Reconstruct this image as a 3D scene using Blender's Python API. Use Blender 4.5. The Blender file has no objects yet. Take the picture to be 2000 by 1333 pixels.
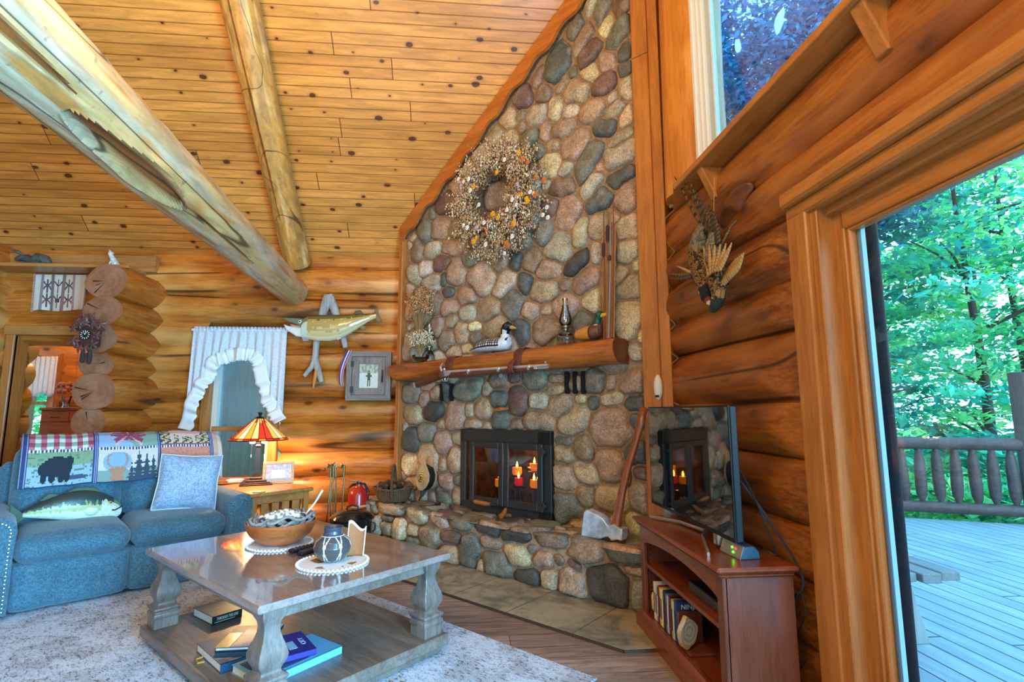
import bpy, math, random
from math import sin, cos, pi, sqrt, radians, atan2, hypot
from mathutils import Vector, Matrix, noise as mnoise
random.seed(7)
SC = bpy.context.scene
COL = SC.collection
# ------------------------------------------------------------------ camera
FPX, PITCH, ROLL, YAW, CAMH = 1020.08, .134612821, -2.67667e-3, -8.73143e-2, 1.20
cam_d = bpy.data.cameras.new('camera')
cam = bpy.data.objects.new('camera', cam_d)
COL.objects.link(cam)
cam_d.sensor_width = 36.0
cam_d.sensor_fit = 'HORIZONTAL'
cam_d.lens = 36.0 * FPX / 2000
cam_d.clip_start = .05
cam_d.clip_end = 300
_cy, _sy, _cp, _sp, _cr, _sr = cos(YAW), sin(YAW), cos(PITCH), sin(PITCH), cos(ROLL), sin(ROLL)
_RW = (Matrix(((_cr, -_sr, 0), (_sr, _cr, 0), (0, 0, 1))) @ Matrix(((1, 0, 0), (0, 0, -1), (0, 1, 0)))
       @ Matrix(((1, 0, 0), (0, _cp, _sp), (0, -_sp, _cp))) @ Matrix(((_cy, _sy, 0), (-_sy, _cy, 0), (0, 0, 1))))
_CW = _RW.transposed()
cam.matrix_world = Matrix.Translation((0, 0, CAMH)) @ (_CW @ Matrix(((1, 0, 0), (0, -1, 0), (0, 0, -1)))).to_4x4()
SC.camera = cam
# ------------------------------------------------------------------ exposure
SC.view_settings.view_transform = 'Standard'
SC.view_settings.look = 'None'
SC.view_settings.exposure = 0.0
SC.view_settings.gamma = 1.0
SC.view_settings.use_curve_mapping = False
# ------------------------------------------------------------------ sky
W = bpy.data.worlds.new('sky')
SC.world = W
W.use_nodes = True
_n = W.node_tree.nodes
_bg = _n['Background']
_tc = _n.new('ShaderNodeTexCoord')
_sx = _n.new('ShaderNodeSeparateXYZ')
_rp = _n.new('ShaderNodeValToRGB')
W.node_tree.links.new(_tc.outputs['Generated'], _sx.inputs[0])
W.node_tree.links.new(_sx.outputs[2], _rp.inputs[0])
W.node_tree.links.new(_rp.outputs[0], _bg.inputs[0])
_rp.color_ramp.elements[0].position = 0.0
_rp.color_ramp.elements[0].color = (.60, .92, 1.0, 1)
_rp.color_ramp.elements[1].position = .55
_rp.color_ramp.elements[1].color = (.25, .62, 1.0, 1)
_bg.inputs[1].default_value = 4.6


def light(kind, name, loc, energy, color, size=.1, rot=None, sizey=None):
    d = bpy.data.lights.new(name, kind)
    d.energy = energy
    d.color = color
    if kind == 'AREA':
        d.shape = 'RECTANGLE'
        d.size = size
        d.size_y = sizey or size
    else:
        d.shadow_soft_size = size
    o = bpy.data.objects.new(name, d)
    COL.objects.link(o)
    o.location = loc
    if rot: o.rotation_euler = rot
    return o


# daylight of the tall windows behind the viewer and of the glass door, the hanging lamps of the room, an added uplight
light('AREA', 'daylight_windows', (-2.2, -3.3, 1.5), 70, (.62, .82, 1.0), 4.0, (radians(90), 0, 0), 2.2)
light('AREA', 'daylight_door', (1.30, -1.1, 1.10), 1250, (.20, .57, 1.0), 3.0, (radians(90), 0, radians(90)), 1.9)
light('POINT', 'ceiling_lamp_light', (-1.2, .5, 3.4), 95, (1.0, .70, .38), .25)
light('POINT', 'ceiling_lamp_light', (-.5, .2, 3.2), 90, (1.0, .70, .38), .25)
light('AREA', 'added_uplight', (-1.3, 1.3, 2.9), 85, (1.0, .70, .36), .9, (radians(180 - 25), 0, 0), .9)  # unseen uplight added to warm and brighten the board ceiling only
light('POINT', 'hall_lamp_light', (-4.6, 6.5, 2.3), 30, (1.0, .68, .32), .12)


# ------------------------------------------------------------------ geometry helpers
def ray(x, y):
    return _CW @ Vector(((x - 1000) / FPX, (y - 666.5) / FPX, 1))


CP = Vector((0, 0, CAMH))


def onY(x, y, Y): d = ray(x, y); return CP + d * (Y / d.y)
def onX(x, y, X): d = ray(x, y); return CP + d * (X / d.x)
def onZ(x, y, Z): d = ray(x, y); return CP + d * ((Z - CAMH) / d.z)
def onC(x, y, c): d = ray(x, y); return CP + d * (c / (d.x + d.y))


def lin(h):
    h = h.lstrip('#')
    v = [int(h[i:i + 2], 16) / 255 for i in (0, 2, 4)]
    return tuple(((c + .055) / 1.055) ** 2.4 if c > .04045 else c / 12.92 for c in v)


def jit(c, a): 
    k = 1 + random.uniform(-a, a)
    return tuple(max(0, min(1, x * k * (1 + random.uniform(-a, a) * .35))) for x in c)


def rotz(a): return Matrix.Rotation(a, 4, 'Z')
def T(x, y, z): return Matrix.Translation((x, y, z))


class MB:
    """collects shapes, builds ONE mesh object"""
    def __init__(s):
        s.v = []; s.f = []; s.m = []; s.c = []; s.mat = 0; s.col = (1, 1, 1); s.X = Matrix.Identity(4)

    def add(s, vs, fs, M=None, cols=None):
        b = len(s.v)
        MM = s.X @ M if M is not None else s.X
        s.v += [tuple(MM @ Vector(p)) for p in vs]
        for i, f in enumerate(fs):
            s.f.append([b + k for k in f]); s.m.append(s.mat)
            s.c.append(cols[i] if cols else s.col)
        return b

    def box(s, x0, x1, y0, y1, z0, z1, M=None, bev=0.0):
        if bev > 0:
            b = min(bev, abs(x1 - x0) / 2.2, abs(y1 - y0) / 2.2, abs(z1 - z0) / 2.2)
            vs = []; idx = {}
            for i, X in enumerate((x0, x1)):
                for j, Y in enumerate((y0, y1)):
                    for k, Z in enumerate((z0, z1)):
                        sx, sy, sz = (1 if i == 0 else -1), (1 if j == 0 else -1), (1 if k == 0 else -1)
                        idx[i, j, k] = len(vs)
                        vs += [(X, Y + sy * b, Z + sz * b), (X + sx * b, Y, Z + sz * b), (X + sx * b, Y + sy * b, Z)]
            I = idx
            def q(ax, *cs): return [I[c] + ax for c in cs]
            fs = [q(0, (0,0,0),(0,0,1),(0,1,1),(0,1,0)), q(0, (1,0,0),(1,1,0),(1,1,1),(1,0,1)),
                  q(1, (0,0,0),(1,0,0),(1,0,1),(0,0,1)), q(1, (0,1,0),(0,1,1),(1,1,1),(1,1,0)),
                  q(2, (0,0,0),(0,1,0),(1,1,0),(1,0,0)), q(2, (0,0,1),(1,0,1),(1,1,1),(0,1,1))]
            def e(c1, c2, a, b2): return [I[c1] + a, I[c2] + a, I[c2] + b2, I[c1] + b2]
            for k in (0, 1):
                for j in (0, 1): fs.append(e((0, j, k), (1, j, k), 1, 2))
                for i in (0, 1): fs.append(e((i, 0, k), (i, 1, k), 0, 2))
            for i in (0, 1):
                for j in (0, 1): fs.append(e((i, j, 0), (i, j, 1), 0, 1))
            for c in I: fs.append([I[c], I[c] + 1, I[c] + 2])
            s.add(vs, fs, M)
            return
        vs = [(x, y, z) for x in (x0, x1) for y in (y0, y1) for z in (z0, z1)]
        s.add(vs, [(0, 1, 3, 2), (4, 6, 7, 5), (0, 4, 5, 1), (2, 3, 7, 6), (0, 2, 6, 4), (1, 5, 7, 3)], M)

    def tube(s, pts, rad, n=10, M=None, caps=True, sq=None, capmat=None):
        pts = [Vector(p) for p in pts]
        if not hasattr(rad, '__len__'): rad = [rad] * len(pts)
        vs = []; fs = []
        t0 = (pts[1] - pts[0]).normalized()
        up = Vector((0, 0, 1)) if abs(t0.z) < .9 else Vector((1, 0, 0))
        nx = (up - t0 * up.dot(t0)).normalized()
        for i, p in enumerate(pts):
            t = (pts[min(i + 1, len(pts) - 1)] - pts[max(i - 1, 0)])
            t = t.normalized() if t.length > 1e-9 else t0
            nx = (nx - t * nx.dot(t))
            nx = nx.normalized() if nx.length > 1e-9 else t.orthogonal().normalized()
            ny = t.cross(nx)
            for k in range(n):
                a = 2 * pi * k / n
                r = rad[i]
                d = nx * cos(a) * r + ny * sin(a) * r * (sq or 1)
                vs.append(p + d)
        for i in range(len(pts) - 1):
            for k in range(n):
                k2 = (k + 1) % n
                fs.append((i * n + k, i * n + k2, (i + 1) * n + k2, (i + 1) * n + k))
        s.add(vs, fs, M)
        if caps:
            m = s.mat
            if capmat is not None: s.mat = capmat
            s.add(vs[:n], [tuple(range(n - 1, -1, -1))], M)
            s.add(vs[-n:], [tuple(range(n))], M)
            s.mat = m

    def lathe(s, prof, n=20, M=None, cx=0, cy=0, a0=0, sq=(1, 1)):
        vs = []; fs = []
        for r, z in prof:
            for k in range(n):
                a = a0 + 2 * pi * k / n
                vs.append((cx + r * cos(a) * sq[0], cy + r * sin(a) * sq[1], z))
        for i in range(len(prof) - 1):
            for k in range(n):
                k2 = (k + 1) % n
                fs.append((i * n + k, i * n + k2, (i + 1) * n + k2, (i + 1) * n + k))
        if prof[0][0] > 1e-6: fs.append(tuple(range(n - 1, -1, -1)))
        if prof[-1][0] > 1e-6: fs.append(tuple((len(prof) - 1) * n + k for k in range(n)))
        s.add(vs, fs, M)

    def ball(s, c, r, M=None, n=12, m=8):
        if not hasattr(r, '__len__'): r = (r, r, r)
        vs = [(c[0], c[1], c[2] - r[2])]; fs = []
        for j in range(1, m):
            t = -pi / 2 + pi * j / m
            for k in range(n):
                a = 2 * pi * k / n
                vs.append((c[0] + r[0] * cos(t) * cos(a), c[1] + r[1] * cos(t) * sin(a), c[2] + r[2] * sin(t)))
        vs.append((c[0], c[1], c[2] + r[2]))
        for k in range(n): fs.append((0, 1 + (k + 1) % n, 1 + k))
        for j in range(m - 2):
            for k in range(n):
                k2 = (k + 1) % n
                fs.append((1 + j * n + k, 1 + j * n + k2, 1 + (j + 1) * n + k2, 1 + (j + 1) * n + k))
        L = len(vs) - 1
        for k in range(n): fs.append((1 + (m - 2) * n + k, 1 + (m - 2) * n + (k + 1) % n, L))
        s.add(vs, fs, M)

    def prism(s, poly, d0, d1, M=None, ax='z'):
        """extrude a 2-D outline between d0 and d1 along an axis"""
        def P(a, b, d): return {'z': (a, b, d), 'y': (a, d, b), 'x': (d, a, b)}[ax]
        n = len(poly)
        ar = sum(poly[i][0] * poly[(i + 1) % n][1] - poly[(i + 1) % n][0] * poly[i][1] for i in range(n))
        if (ar < 0) != (ax == 'y'): poly = poly[::-1]
        vs = [P(a, b, d0) for a, b in poly] + [P(a, b, d1) for a, b in poly]
        fs = [tuple(range(n - 1, -1, -1)), tuple(range(n, 2 * n))]
        for i in range(n): fs.append((i, (i + 1) % n, n + (i + 1) % n, n + i))
        if d1 < d0: fs = [f[::-1] for f in fs]
        s.add(vs, fs, M)

    def grid(s, fn, nu, nv, colfn=None, M=None, wrapu=False):
        vs = []; fs = []; cs = []
        NU = nu if wrapu else nu + 1
        for j in range(nv + 1):
            for i in range(NU): vs.append(fn(i / nu, j / nv))
        for j in range(nv):
            for i in range(nu):
                i2 = (i + 1) % NU
                fs.append((j * NU + i, j * NU + i2, (j + 1) * NU + i2, (j + 1) * NU + i))
                cs.append(colfn((i + .5) / nu, (j + .5) / nv) if colfn else s.col)
        s.add(vs, fs, M, cs)

    def build(s, name, mats, parent=None, smooth=True, angle=40, sub=0, bevel=0, solid=0):
        me = bpy.data.meshes.new(name)
        me.from_pydata(s.v, [], s.f)
        me.update()
        if not hasattr(mats, '__len__'): mats = [mats]
        for m in mats: me.materials.append(m)
        if any(s.m): me.polygons.foreach_set('material_index', s.m)
        if any(c != (1, 1, 1) for c in s.c):
            at = me.color_attributes.new('Col', 'FLOAT_COLOR', 'CORNER')
            buf = []
            for p, c in zip(me.polygons, s.c): buf += [c[0], c[1], c[2], 1.0] * p.loop_total
            at.data.foreach_set('color', buf)
        if smooth:
            me.polygons.foreach_set('use_smooth', [True] * len(me.polygons))
            if angle < 180: me.set_sharp_from_angle(angle=radians(angle))
        o = bpy.data.objects.new(name, me)
        COL.objects.link(o)
        if solid:
            md = o.modifiers.new('solid', 'SOLIDIFY'); md.thickness = solid; md.offset = 0
        if bevel:
            md = o.modifiers.new('bevel', 'BEVEL'); md.width = bevel; md.segments = 2; md.limit_method = 'ANGLE'
        if sub:
            md = o.modifiers.new('sub', 'SUBSURF'); md.levels = sub; md.render_levels = sub
        if parent: o.parent = parent
        return o


def thing(name, label, cat, loc=(0, 0, 0), rz=0, group=None):
    o = bpy.data.objects.new(name, None)
    o.empty_display_size = .05
    COL.objects.link(o)
    o.location = loc
    o.rotation_euler = (0, 0, rz)
    return tag(o, label, cat, group)


def tag(o, label, cat, group=None, kind=None):
    o['label'] = label
    o['category'] = cat
    if group: o['group'] = group
    if kind: o['kind'] = kind
    return o


def struct(o, label=None):
    o['kind'] = 'structure'
    if label: o['label'] = label
    return o


def kids(o, table=None):
    return [c for c in bpy.data.objects if c.parent == o]


def dup(o, loc, rz, label, group=None):
    r = o.copy(); COL.objects.link(r)
    r.location = loc; r.rotation_euler = (0, 0, rz)
    r['label'] = label
    if group: r['group'] = group
    for ch in kids(o):
        c = ch.copy(); COL.objects.link(c); c.parent = r
        for g in kids(ch):
            d = g.copy(); COL.objects.link(d); d.parent = c
    return r


# ------------------------------------------------------------------ materials
MATS = {}


def _new(name):
    m = bpy.data.materials.new(name)
    m.use_nodes = True
    nt = m.node_tree
    return m, nt, nt.nodes['Principled BSDF']


def N(nt, t, **kw):
    n = nt.nodes.new('ShaderNode' + t)
    for k, v in kw.items(): setattr(n, k, v)
    return n


def mix(nt, a, b, fac, mode='MIX'):
    n = N(nt, 'Mix', data_type='RGBA', blend_type=mode)
    for sock, val in ((n.inputs[0], fac), (n.inputs[6], a), (n.inputs[7], b)):
        if hasattr(val, 'links'): nt.links.new(val, sock)
        elif isinstance(val, (tuple, list)): sock.default_value = (*val[:3], 1)
        else: sock.default_value = val
    return n.outputs[2]


def math_(nt, op, a, b=None, c=None):
    n = N(nt, 'Math', operation=op)
    for i, v in enumerate((a, b, c)):
        if v is None: continue
        if hasattr(v, 'links'): nt.links.new(v, n.inputs[i])
        else: n.inputs[i].default_value = v
    return n.outputs[0]


def smooth_(nt, v, a, b, o0=0., o1=1.):
    n = N(nt, 'MapRange', interpolation_type='SMOOTHSTEP')
    nt.links.new(v, n.inputs[0])
    for i, x in enumerate((a, b, o0, o1)): n.inputs[i + 1].default_value = x
    return n.outputs[0]


def noise(nt, vec, scale, detail=3, rough=.55, dist=0):
    n = N(nt, 'TexNoise')
    n.inputs['Scale'].default_value = scale
    n.inputs['Detail'].default_value = detail
    n.inputs['Roughness'].default_value = rough
    n.inputs['Distortion'].default_value = dist
    nt.links.new(vec, n.inputs['Vector'])
    return n.outputs[0]


def mapping(nt, vec, scale=(1, 1, 1), rot=(0, 0, 0), loc=(0, 0, 0)):
    n = N(nt, 'Mapping')
    n.inputs['Scale'].default_value = scale
    n.inputs['Rotation'].default_value = rot
    n.inputs['Location'].default_value = loc
    nt.links.new(vec, n.inputs[0])
    return n.outputs[0]


def objco(nt): return N(nt, 'TexCoord').outputs['Object']


def bump(nt, bs, h, strength=.3, dist=.01):
    b = N(nt, 'Bump')
    b.inputs['Strength'].default_value = strength
    b.inputs['Distance'].default_value = dist
    nt.links.new(h, b.inputs['Height'])
    nt.links.new(b.outputs[0], bs.inputs['Normal'])


def mat(name, color, rough=.5, metal=0, noise_s=0, noise_a=.25, bump_s=0, spec=.5, emit=None, estr=0, vcol=False, coat=0, sheen=0, alpha=1, trans=0, ior=1.45):
    if name in MATS: return MATS[name]
    m, nt, bs = _new(name)
    c = lin(color) if isinstance(color, str) else color
    bs.inputs['Base Color'].default_value = (*c, 1)
    bs.inputs['Roughness'].default_value = rough
    bs.inputs['Metallic'].default_value = metal
    bs.inputs['Specular IOR Level'].default_value = spec
    bs.inputs['Coat Weight'].default_value = coat
    bs.inputs['Sheen Weight'].default_value = sheen
    bs.inputs['Transmission Weight'].default_value = trans
    bs.inputs['IOR'].default_value = ior
    bs.inputs['Alpha'].default_value = alpha
    if emit:
        bs.inputs['Emission Color'].default_value = (*(lin(emit) if isinstance(emit, str) else emit), 1)
        bs.inputs['Emission Strength'].default_value = estr
    src = c
    if vcol:
        a = N(nt, 'Attribute', attribute_name='Col'); src = a.outputs['Color']
        nt.links.new(src, bs.inputs['Base Color'])
    if noise_s:
        oc = objco(nt)
        f = noise(nt, oc, noise_s, 4)
        k = smooth_(nt, f, .3, .7, 1 - noise_a, 1 + noise_a)
        if vcol: out = mix(nt, src, k, 1.0, 'MULTIPLY')
        else: out = mix(nt, c, k, 1.0, 'MULTIPLY')
        nt.links.new(out, bs.inputs['Base Color'])
        if bump_s: bump(nt, bs, f, bump_s, .01)
    MATS[name] = m
    return m


def wood(name, base, dark, axis='x', grain=1.0, knots=0., rough=.42, vcol=False, knot_c='#3a1a0a', knot_s=2.2, crack=0., bump_s=.15, pale=None, coat=.15, contrast=1.0):
    if name in MATS: return MATS[name]
    m, nt, bs = _new(name)
    oc = objco(nt)
    st = {'x': (.10, 1, 1), 'y': (1, .10, 1), 'z': (1, 1, .10)}[axis]
    v = mapping(nt, oc, tuple(a * grain for a in st))
    f1 = noise(nt, v, 14, 5, .6, .6)
    f2 = noise(nt, v, 70, 3, .6)
    f3 = noise(nt, mapping(nt, oc, tuple(a * grain for a in {'x': (.35, 1, 1), 'y': (1, .35, 1), 'z': (1, 1, .35)}[axis])), 2.3, 3)
    g = math_(nt, 'ADD', math_(nt, 'MULTIPLY', f1, .5), math_(nt, 'ADD', math_(nt, 'MULTIPLY', f2, .30), math_(nt, 'MULTIPLY', f3, .25)))
    fac = smooth_(nt, g, .52 - .17 / contrast, .52 + .17 / contrast)
    col = mix(nt, lin(dark), lin(base), fac)
    if pale:
        col = mix(nt, col, lin(pale), smooth_(nt, f3, .50, .72, 0, .85))
    if knots:
        kv = mapping(nt, oc, {'x': (.55, 1, 1), 'y': (1, .55, 1), 'z': (1, 1, .55)}[axis])
        vo = N(nt, 'TexVoronoi'); vo.inputs['Scale'].default_value = knot_s
        nt.links.new(kv, vo.inputs['Vector'])
        nz = noise(nt, oc, 25, 2)
        dd = math_(nt, 'ADD', vo.outputs['Distance'], math_(nt, 'MULTIPLY', math_(nt, 'SUBTRACT', nz, .5), .05))
        kf = smooth_(nt, dd, .02 * knots, .06 * knots, .85, 0)
        halo = smooth_(nt, dd, .05 * knots, .17 * knots, .45, 0)
        col = mix(nt, col, lin(dark), halo)
        col = mix(nt, col, lin(knot_c), kf)
    if crack:
        cz = noise(nt, mapping(nt, oc, {'x': (.05, 1, 1), 'y': (1, .05, 1), 'z': (1, 1, .05)}[axis]), 3.2, 2, .2)
        d = math_(nt, 'ABSOLUTE', math_(nt, 'SUBTRACT', cz, .5))
        cf = smooth_(nt, d, .002, .009 * crack, .85, 0)
        msk = smooth_(nt, noise(nt, mapping(nt, oc, {'x': (.5, 1.5, 1.5), 'y': (1.5, .5, 1.5), 'z': (1.5, 1.5, .5)}[axis], loc=(3, 7, 1)), 1.4, 1), .43, .52)
        col = mix(nt, col, (.02, .008, .003), math_(nt, 'MULTIPLY', cf, msk))
    if vcol:
        a = N(nt, 'Attribute', attribute_name='Col')
        col = mix(nt, col, a.outputs['Color'], 1.0, 'MULTIPLY')
    nt.links.new(col, bs.inputs['Base Color'])
    bs.inputs['Roughness'].default_value = rough
    bs.inputs['Coat Weight'].default_value = coat
    bs.inputs['Coat Roughness'].default_value = .25
    bump(nt, bs, g, bump_s, .01)
    MATS[name] = m
    return m


def glass_mat(name, tint=(1, 1, 1), refl=.06, rough=0.0, max_refl=1.0):
    """thin window pane: mostly clear, mirror-like at grazing angles"""
    if name in MATS: return MATS[name]
    m, nt, bs = _new(name)
    out = nt.nodes['Material Output']
    nt.nodes.remove(bs)
    tr = N(nt, 'BsdfTransparent'); tr.inputs[0].default_value = (*tint, 1)
    gl = N(nt, 'BsdfGlossy'); gl.inputs['Roughness'].default_value = rough
    lw = N(nt, 'Fresnel'); lw.inputs[0].default_value = 1.5
    k = smooth_(nt, lw.outputs[0], .0, 1.0, refl, max_refl)
    ms = N(nt, 'MixShader')
    nt.links.new(k, ms.inputs[0]); nt.links.new(tr.outputs[0], ms.inputs[1]); nt.links.new(gl.outputs[0], ms.inputs[2])
    nt.links.new(ms.outputs[0], out.inputs[0])
    MATS[name] = m
    return m


VC = mat('painted_pattern', '#ffffff', .8, vcol=True, noise_s=180, noise_a=.10)
VCG = mat('glazed_pattern', '#ffffff', .35, vcol=True, noise_s=40, noise_a=.08)
# ------------------------------------------------------------------ setting
M_LOG = wood('log_pine', '#d8852e', '#9c5018', 'x', 1.0, 3.0, .36, True, knot_s=5.0, crack=2.6, pale='#e0a458', coat=.3, contrast=1.3)
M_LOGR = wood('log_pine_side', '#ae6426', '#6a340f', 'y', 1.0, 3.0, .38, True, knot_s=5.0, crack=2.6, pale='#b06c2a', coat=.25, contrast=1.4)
M_END = wood('log_end_grain', '#a06038', '#7d4424', 'y', 2.5, 0, .6, crack=0)
M_TRIM = wood('trim_pine', '#c67f3a', '#9c5c26', 'z', 1.2, .7, .42, knot_s=3.0, knot_c='#5a2c12')
M_TRIMX = wood('trim_pine_along', '#c67f3a', '#9c5c26', 'y', 1.2, .7, .42, knot_s=3.0, knot_c='#5a2c12')
M_TRIMB = wood('trim_pine_level', '#c08644', '#9a6230', 'x', 1.2, .7, .42, knot_s=3.0, knot_c='#5a2c12')
M_CLEAR = glass_mat('clear_glass', (.95, .98, .97), .10)
M_CREAM = mat('cream_vinyl', '#d9cfb8', .45)
M_WHITE = mat('white_vinyl', '#e8eef2', .4)
M_BLACK = mat('black_plastic', '#101214', .35)
M_GLASS = glass_mat('window_glass', (.93, .97, .98), .05)
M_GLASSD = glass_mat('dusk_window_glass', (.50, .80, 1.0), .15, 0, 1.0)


def ceil_z(y): return 8.40 - .977 * y


def boards(nt, x, y, row, length, c1, c2, gap):
    """boards of one row each with randomly placed end joints: colour and joint mask"""
    r = math_(nt, 'FLOOR', math_(nt, 'DIVIDE', y, row))
    wn = N(nt, 'TexWhiteNoise', noise_dimensions='1D'); nt.links.new(r, wn.inputs['W'])
    t = math_(nt, 'ADD', math_(nt, 'DIVIDE', x, length), math_(nt, 'MULTIPLY', wn.outputs[0], 7.0))
    k = math_(nt, 'FLOOR', t)
    d = math_(nt, 'ABSOLUTE', math_(nt, 'SUBTRACT', math_(nt, 'FRACT', t), .5))
    joint = smooth_(nt, d, .5 - gap / length * 1.4, .5 - gap / length * .6)
    w2 = N(nt, 'TexWhiteNoise', noise_dimensions='1D'); nt.links.new(math_(nt, 'ADD', math_(nt, 'MULTIPLY', r, 13.7), math_(nt, 'MULTIPLY', k, 3.3)), w2.inputs['W'])
    return mix(nt, c1, c2, w2.outputs[0]), joint


# floor: grey-brown planks along x
def floor_mat():
    m, nt, bs = _new('floor_planks')
    oc = objco(nt)
    sp = N(nt, 'SeparateXYZ'); nt.links.new(oc, sp.inputs[0])
    bcol, joint = boards(nt, sp.outputs[0], sp.outputs[1], .15, 1.25, (.33, .235, .18), (.205, .135, .095), .002)
    fr = math_(nt, 'FRACT', math_(nt, 'DIVIDE', sp.outputs[1], .15))
    seam = smooth_(nt, math_(nt, 'ABSOLUTE', math_(nt, 'SUBTRACT', fr, .5)), .485, .495)
    bcol = mix(nt, bcol, (.07, .04, .027), math_(nt, 'MAXIMUM', seam, joint))
    f = noise(nt, mapping(nt, oc, (.12, 1, 1)), 34, 5, .65, .8)
    col = mix(nt, bcol, smooth_(nt, f, .3, .72, .62, 1.35), 1.0, 'MULTIPLY')
    nt.links.new(col, bs.inputs['Base Color'])
    bs.inputs['Roughness'].default_value = .42
    bump(nt, bs, f, .12, .004)
    return m


b = MB(); b.box(-7, 1.62, -3.6, 5.9, -.12, 0)
struct(b.build('floor', floor_mat(), smooth=False))


def ceil_mat():
    m, nt, bs = _new('ceiling_boards')
    oc = objco(nt)
    # object space of the slope: x along the boards, y up the slope
    sp = N(nt, 'SeparateXYZ'); nt.links.new(oc, sp.inputs[0])
    row = math_(nt, 'DIVIDE', sp.outputs[1], .0868)
    fr = math_(nt, 'FRACT', row)
    gap = math_(nt, 'ABSOLUTE', math_(nt, 'SUBTRACT', fr, .5))
    bcol, joint = boards(nt, sp.outputs[0], sp.outputs[1], .1736, 2.6, (.68, .295, .058), (.52, .20, .034), .0035)
    f = noise(nt, mapping(nt, oc, (.10, 1, 1)), 26, 5, .6, .7)
    col = mix(nt, bcol, smooth_(nt, f, .3, .7, .78, 1.22), 1.0, 'MULTIPLY')
    big = noise(nt, mapping(nt, oc, (.3, 2.0, 1)), 1.6, 3)
    col = mix(nt, col, smooth_(nt, big, .3, .7, .85, 1.15), 1.0, 'MULTIPLY')
    gv = smooth_(nt, gap, .43, .49)
    col = mix(nt, col, (.17, .055, .012), math_(nt, 'MULTIPLY', gv, .8))
    col = mix(nt, col, (.09, .028, .006), joint)
    # knots
    vo = N(nt, 'TexVoronoi'); vo.voronoi_dimensions = '2D'; vo.inputs['Scale'].default_value = 4.2
    nz = noise(nt, oc, 30, 2)
    nt.links.new(mapping(nt, oc, (.8, 1.25, 1)), vo.inputs['Vector'])
    dd = math_(nt, 'ADD', vo.outputs['Distance'], math_(nt, 'MULTIPLY', math_(nt, 'SUBTRACT', nz, .5), .06))
    rnd = N(nt, 'SeparateColor'); nt.links.new(vo.outputs['Color'], rnd.inputs[0])
    size = math_(nt, 'MULTIPLY', math_(nt, 'MAXIMUM', math_(nt, 'SUBTRACT', rnd.outputs[0], .40), -.2), .20)
    kf = smooth_(nt, math_(nt, 'SUBTRACT', dd, size), -.012, .012, .95, 0)
    halo = smooth_(nt, math_(nt, 'SUBTRACT', dd, size), .0, .10, .35, 0)
    col = mix(nt, col, (.22, .07, .015), halo)
    col = mix(nt, col, (.075, .022, .008), kf)
    nt.links.new(col, bs.inputs['Base Color'])
    bs.inputs['Roughness'].default_value = .30
    bs.inputs['Coat Weight'].default_value = .35
    bs.inputs['Coat Roughness'].default_value = .2
    h = math_(nt, 'SUBTRACT', 1, math_(nt, 'ADD', gv, joint))
    bump(nt, bs, h, .6, .006)
    return m


M_CEIL = ceil_mat()
RIDGE = 1.1
b = MB()
L = (5.86 - RIDGE) * sqrt(1 + .977 ** 2)
b.box(-7, 1.7, 0, L, 0, .08)
o = b.build('ceiling', M_CEIL, smooth=False)
ang = math.atan(.977)
o.matrix_world = T(0, 5.86, ceil_z(5.86)) @ Matrix.Rotation(pi, 4, 'Z') @ Matrix.Rotation(ang, 4, 'X') @ T(-5.3, 0, 0) @ T(5.3, 0, 0)
o.matrix_world = Matrix(((1, 0, 0, 0), (0, -cos(ang), sin(ang), 5.86), (0, sin(ang), cos(ang), ceil_z(5.86)), (0, 0, 0, 1)))
# the above basis mirrors y (up the slope); keep a proper rotation by flipping x too
o.matrix_world = Matrix(((-1, 0, 0, 0), (0, -cos(ang), sin(ang), 5.86), (0, sin(ang), cos(ang), ceil_z(5.86)), (0, 0, 0, 1))) @ T(5.3, 0, 0)
struct(o)
b = MB(); b.box(-7, 1.7, 0, 5.4, 0, .08)
o = b.build('ceiling_rear', M_CEIL, smooth=False)
o.matrix_world = Matrix(((1, 0, 0, 0), (0, -cos(ang), -sin(ang), RIDGE + .06), (0, -sin(ang), cos(ang), ceil_z(RIDGE)), (0, 0, 0, 1))) @ T(0, 0, 0)
o.matrix_world = Matrix(((1, 0, 0, 0), (0, cos(ang), -sin(ang), RIDGE - 5.4 * cos(ang)), (0, sin(ang), cos(ang), ceil_z(RIDGE) - 5.4 * sin(ang)), (0, 0, 0, 1)))
struct(o)


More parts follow.
